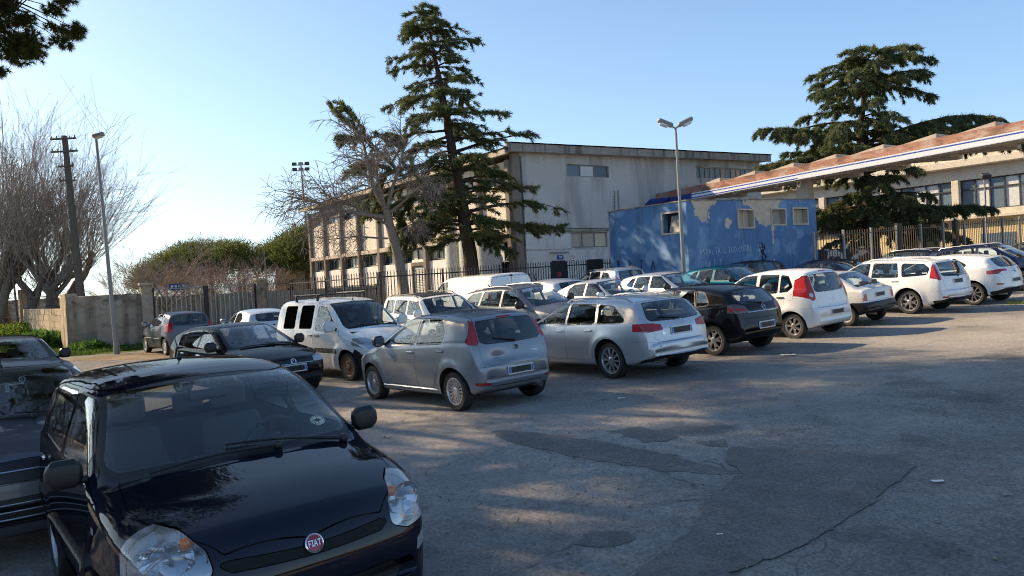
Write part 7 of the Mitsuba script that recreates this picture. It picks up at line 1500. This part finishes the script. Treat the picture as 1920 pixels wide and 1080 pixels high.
# -- small rounded grey hatchback by the wall
SPECS['bubble_hatch'] = spec(ds=.045, ns=1.1, W=.835, wb=2.46, wheel=(.30, .185, .20, 'cover', 'rim_silver_cover'),
    top=[(2.0, .5), (1.98, .68, .06), (1.88, .82, .14), (1.5, .94, .25), (1.1, 1.0, .06), (.30, 1.43, .2), (-.2, 1.51, .4), (-.9, 1.51, .4), (-1.42, 1.45, .08), (-1.54, 1.38, .06), (-1.74, 1.02, .1), (-1.82, .74, .05), (-1.86, .64, .04), (-1.86, .46)],
    bot=[(2.0, .38), (1.92, .25, .06), (1.5, .2), (-1.5, .22), (-1.78, .30, .06), (-1.86, .42)],
    plan=[(2.0, .54), (1.92, .66), (1.75, .76), (1.4, .82), (0, .835), (-1.1, .832), (-1.45, .80), (-1.7, .74), (-1.86, .64)],
    belt=[(2.0, .80), (1.1, .95), (0, 1.0), (-1.86, 1.04)], bow=[(2.0, .24), (1.0, .15), (.3, .08), (-.5, 0), (-1.4, -.06), (-1.86, -.14)], tumble=.36, crown=.055, redge=.10, flare=[(1.23, .30, .02), (-1.23, .30, .02)],
    cuts=[fglass([(0, 1.04), (.60, 1.02), (.50, 1.405), (0, 1.42)], 0, 1.25), win([(.82, 1.02), (.2, 1.385), (-.20, 1.42), (-.20, 1.02)]), win([(-.28, 1.02), (-.28, 1.42), (-.80, 1.41), (-.86, 1.04)]), win([(-.94, 1.05), (-.90, 1.40), (-1.08, 1.36), (-1.20, 1.12)], r=.04),
          rglass([(0, 1.04), (.56, 1.06), (.51, 1.37), (0, 1.39)], -2, -1.3), tail([(.64, .80), (.60, 1.12), (.68, 1.16), (.84, .98), (.84, .84)], -2, -1.35, r=.02), head([(.42, .66), (.48, .82), (.78, .90), (.86, .78), (.7, .66)], 1.3, 2.1),
          door([(.92, .33), (.94, .92), (.86, 1.02), (.18, 1.43), (-.235, 1.455), (-.235, .33)]), door([(-.245, .33), (-.245, 1.455), (-.84, 1.445), (-.96, 1.05), (-.98, .9), (-.84, .6), (-.82, .33)]), bonnet([(1.04, 0), (.96, .55), (1.25, .66), (1.6, .6), (1.88, .3), (1.9, 0)]),
          face('tailgate', [(0, .66), (.56, .67), (.60, .80), (.58, 1.05), (.52, 1.40), (0, 1.42)], -2, -1.35)],
    handles=[(-.1, .90), (-.88, .92)], mirror=(.68, 1.02, .95, 'trim_black'), seats=(-.05, .42, 1), dash=(.66, .90), antenna=[(.1, 0, 1.50, .1, 1.2)], plates=[('rear', 0, .58, .5, .11)],
    extras=[side_strip('door_moulding', .85, -.85, .58, .018, 'trim_black'), slab('high_brake_light', 'rear', -.10, .10, 1.425, 1.425, .009, 'lamp_red')])

# -- dark hatchback with a chrome barred grille, front towards us
SPECS['barred_hatch'] = spec(ds=.04, ns=1.2, W=.86, wb=2.40, wheel=(.30, .195, .205, 'five', 'rim_alloy'),
    top=[(1.98, .5), (1.96, .72, .05), (1.90, .86, .08), (1.5, .97, .2), (1.06, 1.04, .06), (.30, 1.43, .2), (-.15, 1.50, .4), (-.9, 1.50, .4), (-1.45, 1.44, .08), (-1.55, 1.38, .05), (-1.72, 1.0, .1), (-1.8, .7, .05), (-1.84, .46)],
    bot=[(1.98, .38), (1.9, .25, .06), (1.5, .2), (-1.5, .22), (-1.78, .30, .06), (-1.84, .42)],
    plan=[(1.98, .62), (1.9, .73), (1.72, .81), (1.4, .85), (0, .86), (-1.1, .855), (-1.5, .82), (-1.7, .77), (-1.84, .68)],
    belt=[(1.95, .86), (1.05, .98), (0, 1.0), (-1.84, 1.03)], bow=[(1.95, .2), (1.0, .14), (.3, .08), (-.5, 0), (-1.4, -.05), (-1.84, -.12)], tumble=.36, crown=.05, redge=.09, flare=[(1.2, .30, .02), (-1.2, .30, .02)],
    cuts=[fglass([(0, 1.08), (.66, 1.06), (.54, 1.41), (0, 1.425)], 0, 1.25, seal=.03), win([(.78, 1.03), (.2, 1.39), (-.2, 1.41), (-.2, 1.03)]), win([(-.28, 1.03), (-.28, 1.41), (-.9, 1.40), (-1.0, 1.05)]), rglass([(0, 1.03), (.56, 1.04), (.51, 1.36), (0, 1.38)], -2, -1.3), tail([(.6, .85), (.6, 1.1), (.84, 1.1), (.84, .85)], -2, -1.4),
          head([(.48, .70), (.48, .84), (.84, .90), (.90, .78), (.7, .68)], 1.3, 2.1, r=.02), face('grille', [(0, .68), (.42, .69), (.44, .82), (0, .84)], 1.6, 2.1, 'trim_black', r=.01), face('lower_grille', [(0, .36), (.60, .36), (.60, .56), (0, .56)], 1.6, 2.1, 'trim_black', r=.02),
          bonnet([(1.04, 0), (.96, .6), (1.3, .71), (1.7, .66), (1.88, .42), (1.92, 0)]), door([(.88, .33), (.9, .95), (.82, 1.04), (.18, 1.43), (-.235, 1.45), (-.235, .33)]), door([(-.245, .33), (-.245, 1.45), (-.92, 1.44), (-1.05, 1.0), (-.85, .33)]), face('front_bumper', [(0, .2), (.95, .2), (.95, .66), (0, .67)], 1.45, 2.1)],
    handles=[(-.1, .9)], mirror=(.66, 1.03, 1.0, 'trim_black'), seats=(-.05, .42, 1), dash=(.62, .93), inner_mirror=(.3, 1.35), antenna=[(.20, 0, 1.465, .45, 1.0)],
    extras=[slab('grille_bar', 'front', -.40, .40, .765, .765, .007, 'rim_alloy', 1), slab('lower_grille_bar', 'front', -.55, .55, .41, .52, .006, 'rim_alloy', 3), wiper((1.06, .15), (1.0, -.52)), wiper((1.03, .58), (.98, .02))])
# ---------------------------------------------------------------- the parked cars
paint('dark_blue', (.004, .006, .015), .10, .25); paint('grey', (.25, .265, .285), .4, .13); paint('silver', (.50, .51, .53), .45, .13); paint('black', (.008, .008, .010), .1, .2); paint('white', (.80, .80, .78)); paint('dirty_white', (.68, .67, .64))
paint('anthracite', (.035, .037, .042), .4, .25); paint('light_silver', (.58, .60, .62), .45, .22); paint('teal', (.008, .075, .12), .25, .2); paint('dark_grey', (.12, .125, .14), .45, .2); paint('slate', (.16, .17, .19), .45, .22); paint('navy', (.012, .02, .055), .2, .2); paint('graphite', (.022, .024, .028), .25, .22)
D = math.radians
ROW1, ROW2, ROW3 = 'cars of the near row seen from behind', 'cars of the second row facing the camera', 'cars parked by the far fence and walls'
car('tall_hatch', 'parked_car', (-2.14, 5.22, D(-52.7)), 'paint_dark_blue', 'dark blue small hatchback filling the lower left corner, facing the camera')
car('barred_hatch', 'parked_car', (-5.0, 7.5, D(-52)), 'paint_dark_grey', 'dark grey hatchback with chrome barred grille cut off at the left edge')
car('sharp_hatch', 'parked_car', (-10.3, 15.6, D(-50)), 'paint_graphite', 'dark hatchback of which only windscreen corner and mirror show at the far left edge')
car('sharp_hatch', 'parked_car', (-5.62, 15.92, D(-44.6)), 'paint_black', 'dark hatchback with round chrome emblem in front of the white van with roof bars', group=ROW2)
car('round_hatch', 'parked_car', (-1.11, 13.10, D(129)), 'paint_grey', 'grey hatchback with a dented tailgate and tall red rear lights', group=ROW1)
car('long_estate', 'parked_car', (1.57, 15.32, D(125.6)), 'paint_silver', 'silver estate car with four ring emblem and wide red rear lights', group=ROW1)
car('black_hatch', 'parked_car', (3.92, 17.27, D(126.9)), 'paint_black', 'black hatchback with smoked rear lights between silver estate and white small car', group=ROW1)
car('white_minivan', 'parked_car', (6.34, 19.06, D(125.4)), 'paint_white', 'tall white small car with big red lights and seven spoke wheels', group=ROW1)
car('old_hatch', 'parked_car', (8.23, 20.67, D(126.5)), 'paint_dirty_white', 'old white hatchback with long sloping rear window and black bumper', group=ROW1)
car('white_estate', 'parked_car', (10.69, 22.51, D(124.7)), 'paint_white', 'white estate car with roof rails and tall slanted red lights', group=ROW1)
car('curvy_hatch', 'parked_car', (13.09, 23.57, D(123.8)), 'paint_white', 'white rounded hatchback with slim red lights at the right end of the near row', group=ROW1)
car('tall_van', 'parked_van', (-3.91, 18.16, D(-46.7)), 'paint_white', 'white high roofed people van with black blanked side windows and roof bars', 'van', ROW2)
car('boxy_small', 'parked_car', (-2.17, 22.15, D(-55)), 'paint_white', 'white boxy small car with black roof panel right of the roof bar van', group=ROW2)
car('crossover', 'parked_car', (.48, 21.70, D(-47)), 'paint_slate', 'dark grey crossover with long bonnet behind the silver estate', group=ROW2)
car('saloon', 'parked_car', (3.04, 24.07, D(-53.8)), 'paint_light_silver', 'silver saloon facing right behind the roof of the silver estate', group=ROW2)
car('sharp_hatch', 'parked_car', (5.2, 25.0, D(-54)), 'paint_light_silver', 'pale silver hatchback behind the roof of the black hatchback', group=ROW2)
car('sharp_hatch', 'parked_car', (7.5, 26.0, D(-54)), 'paint_teal', 'teal blue hatchback in front of the graffiti on the blue building', group=ROW2)
car('saloon', 'parked_car', (11.4, 26.9, D(-55)), 'paint_navy', 'dark blue saloon behind the old white hatchback', group=ROW2)
car('sharp_hatch', 'parked_car', (14.2, 27.4, D(-55)), 'paint_white', 'white car with only its roof showing behind the white estate', group=ROW2)
car('crossover', 'parked_car', (16.7, 26.6, D(-56)), 'paint_navy', 'dark blue car facing right behind the white rounded hatchback', group=ROW2)
car('panel_van', 'parked_van', (-1.35, 26.7, D(126)), 'paint_white', 'white panel van seen from behind in front of the spiked factory fence', 'van', ROW3)
car('curvy_hatch', 'parked_car', (1.25, 28.0, D(120)), 'paint_light_silver', 'small pale grey hatchback between panel van and the silver off roader', group=ROW3)
car('spare_offroader', 'parked_car', (3.45, 29.3, D(122)), 'paint_light_silver', 'silver off roader with spare wheel on its back door by the blue wall', group=ROW3)
car('bubble_hatch', 'parked_car', (8.6, 28.5, D(215)), 'paint_graphite', 'dark hatchback parked along the blue wall under the white handwriting', group=ROW3)
car('bubble_hatch', 'parked_car', (11.9, 30.2, D(125)), 'paint_graphite', 'dark car at the right end of the blue wall by the fence', group=ROW3)
car('crossover', 'parked_car', (15.4, 30.6, D(125)), 'paint_black', 'black crossover seen from behind in front of the right hand fence', group=ROW3)
car('curvy_hatch', 'parked_car', (17.9, 30.4, D(125)), 'paint_white', 'white hatchback with high brake light in front of the right hand fence', group=ROW3)
car('crossover', 'parked_car', (20.3, 30.0, D(125)), 'paint_graphite', 'dark car cut off by the right edge in front of the fence', group=ROW3)
car('bubble_hatch', 'parked_car', (-12.44, 28.48, D(129.7)), 'paint_dark_grey', 'grey rounded hatchback parked against the end of the stained stone wall')
car('curvy_hatch', 'parked_car', (-9.4, 28.2, D(125)), 'paint_light_silver', 'silver hatchback with dark rear window in front of the double gate')

scrap('crumpled pale paper scrap on the shaded asphalt at the right', 3.34, 6.19, .045, 1); scrap('flat paper scrap in the sun behind the black hatchback', 5.22, 14.74, .12, 2); scrap('small paper scrap on the asphalt behind the silver estate', 1.54, 11.47, .05, 3); scrap('tiny paper scrap on the rough patch near the bottom', 1.37, 5.41, .022, 4); scrap('brown leaf scrap near the right edge of the shade', 3.61, 5.73, .03, 5, 'twig_brown')
rng = np.random.default_rng(81)
g_xy = np.vstack([rng.uniform([-2.5, 3.5], [6, 14], (500, 2)), rng.normal([1.2, 7], [1.2, 1.5], (500, 2))]); gv, gf = [], []
for q, (x, y) in enumerate(g_xy):
    s_ = .004 + .010 * rng.random()**3; m = trimesh.creation.icosphere(0, s_); vv = np.asarray(m.vertices) * rng.uniform(.6, 1.2, 3) + [x, y, float(gz(x, y)) + s_ * .5 + .006]; gv.append((vv, np.asarray(m.faces)))
diff('grit_stone', (.26, .235, .20)); add('grit', gv, 'grit_stone', kind='stuff', label='loose grit scattered over the asphalt', cat='gravel')
for lb, x, y, n, r in (('small weed growing behind the white small car', 8.54, 19.6, 160, .25), ('small weed behind the white rounded hatchback', 13.88, 21.32, 120, .2)):
    t = thing('weed', lb, 'weed'); a = rng.uniform(0, 6.28, n); k = np.sqrt(rng.random(n)) * r; P = np.column_stack([x + k * np.cos(a), y + k * np.sin(a), gz(x + k * np.cos(a), y + 0 * a)]); add('blades', cards(P, np.column_stack([np.cos(a) * .5, np.sin(a) * .5, np.ones(n)]), .12, .02, rng, .3), 'grass_blades', t, kind='stuff')
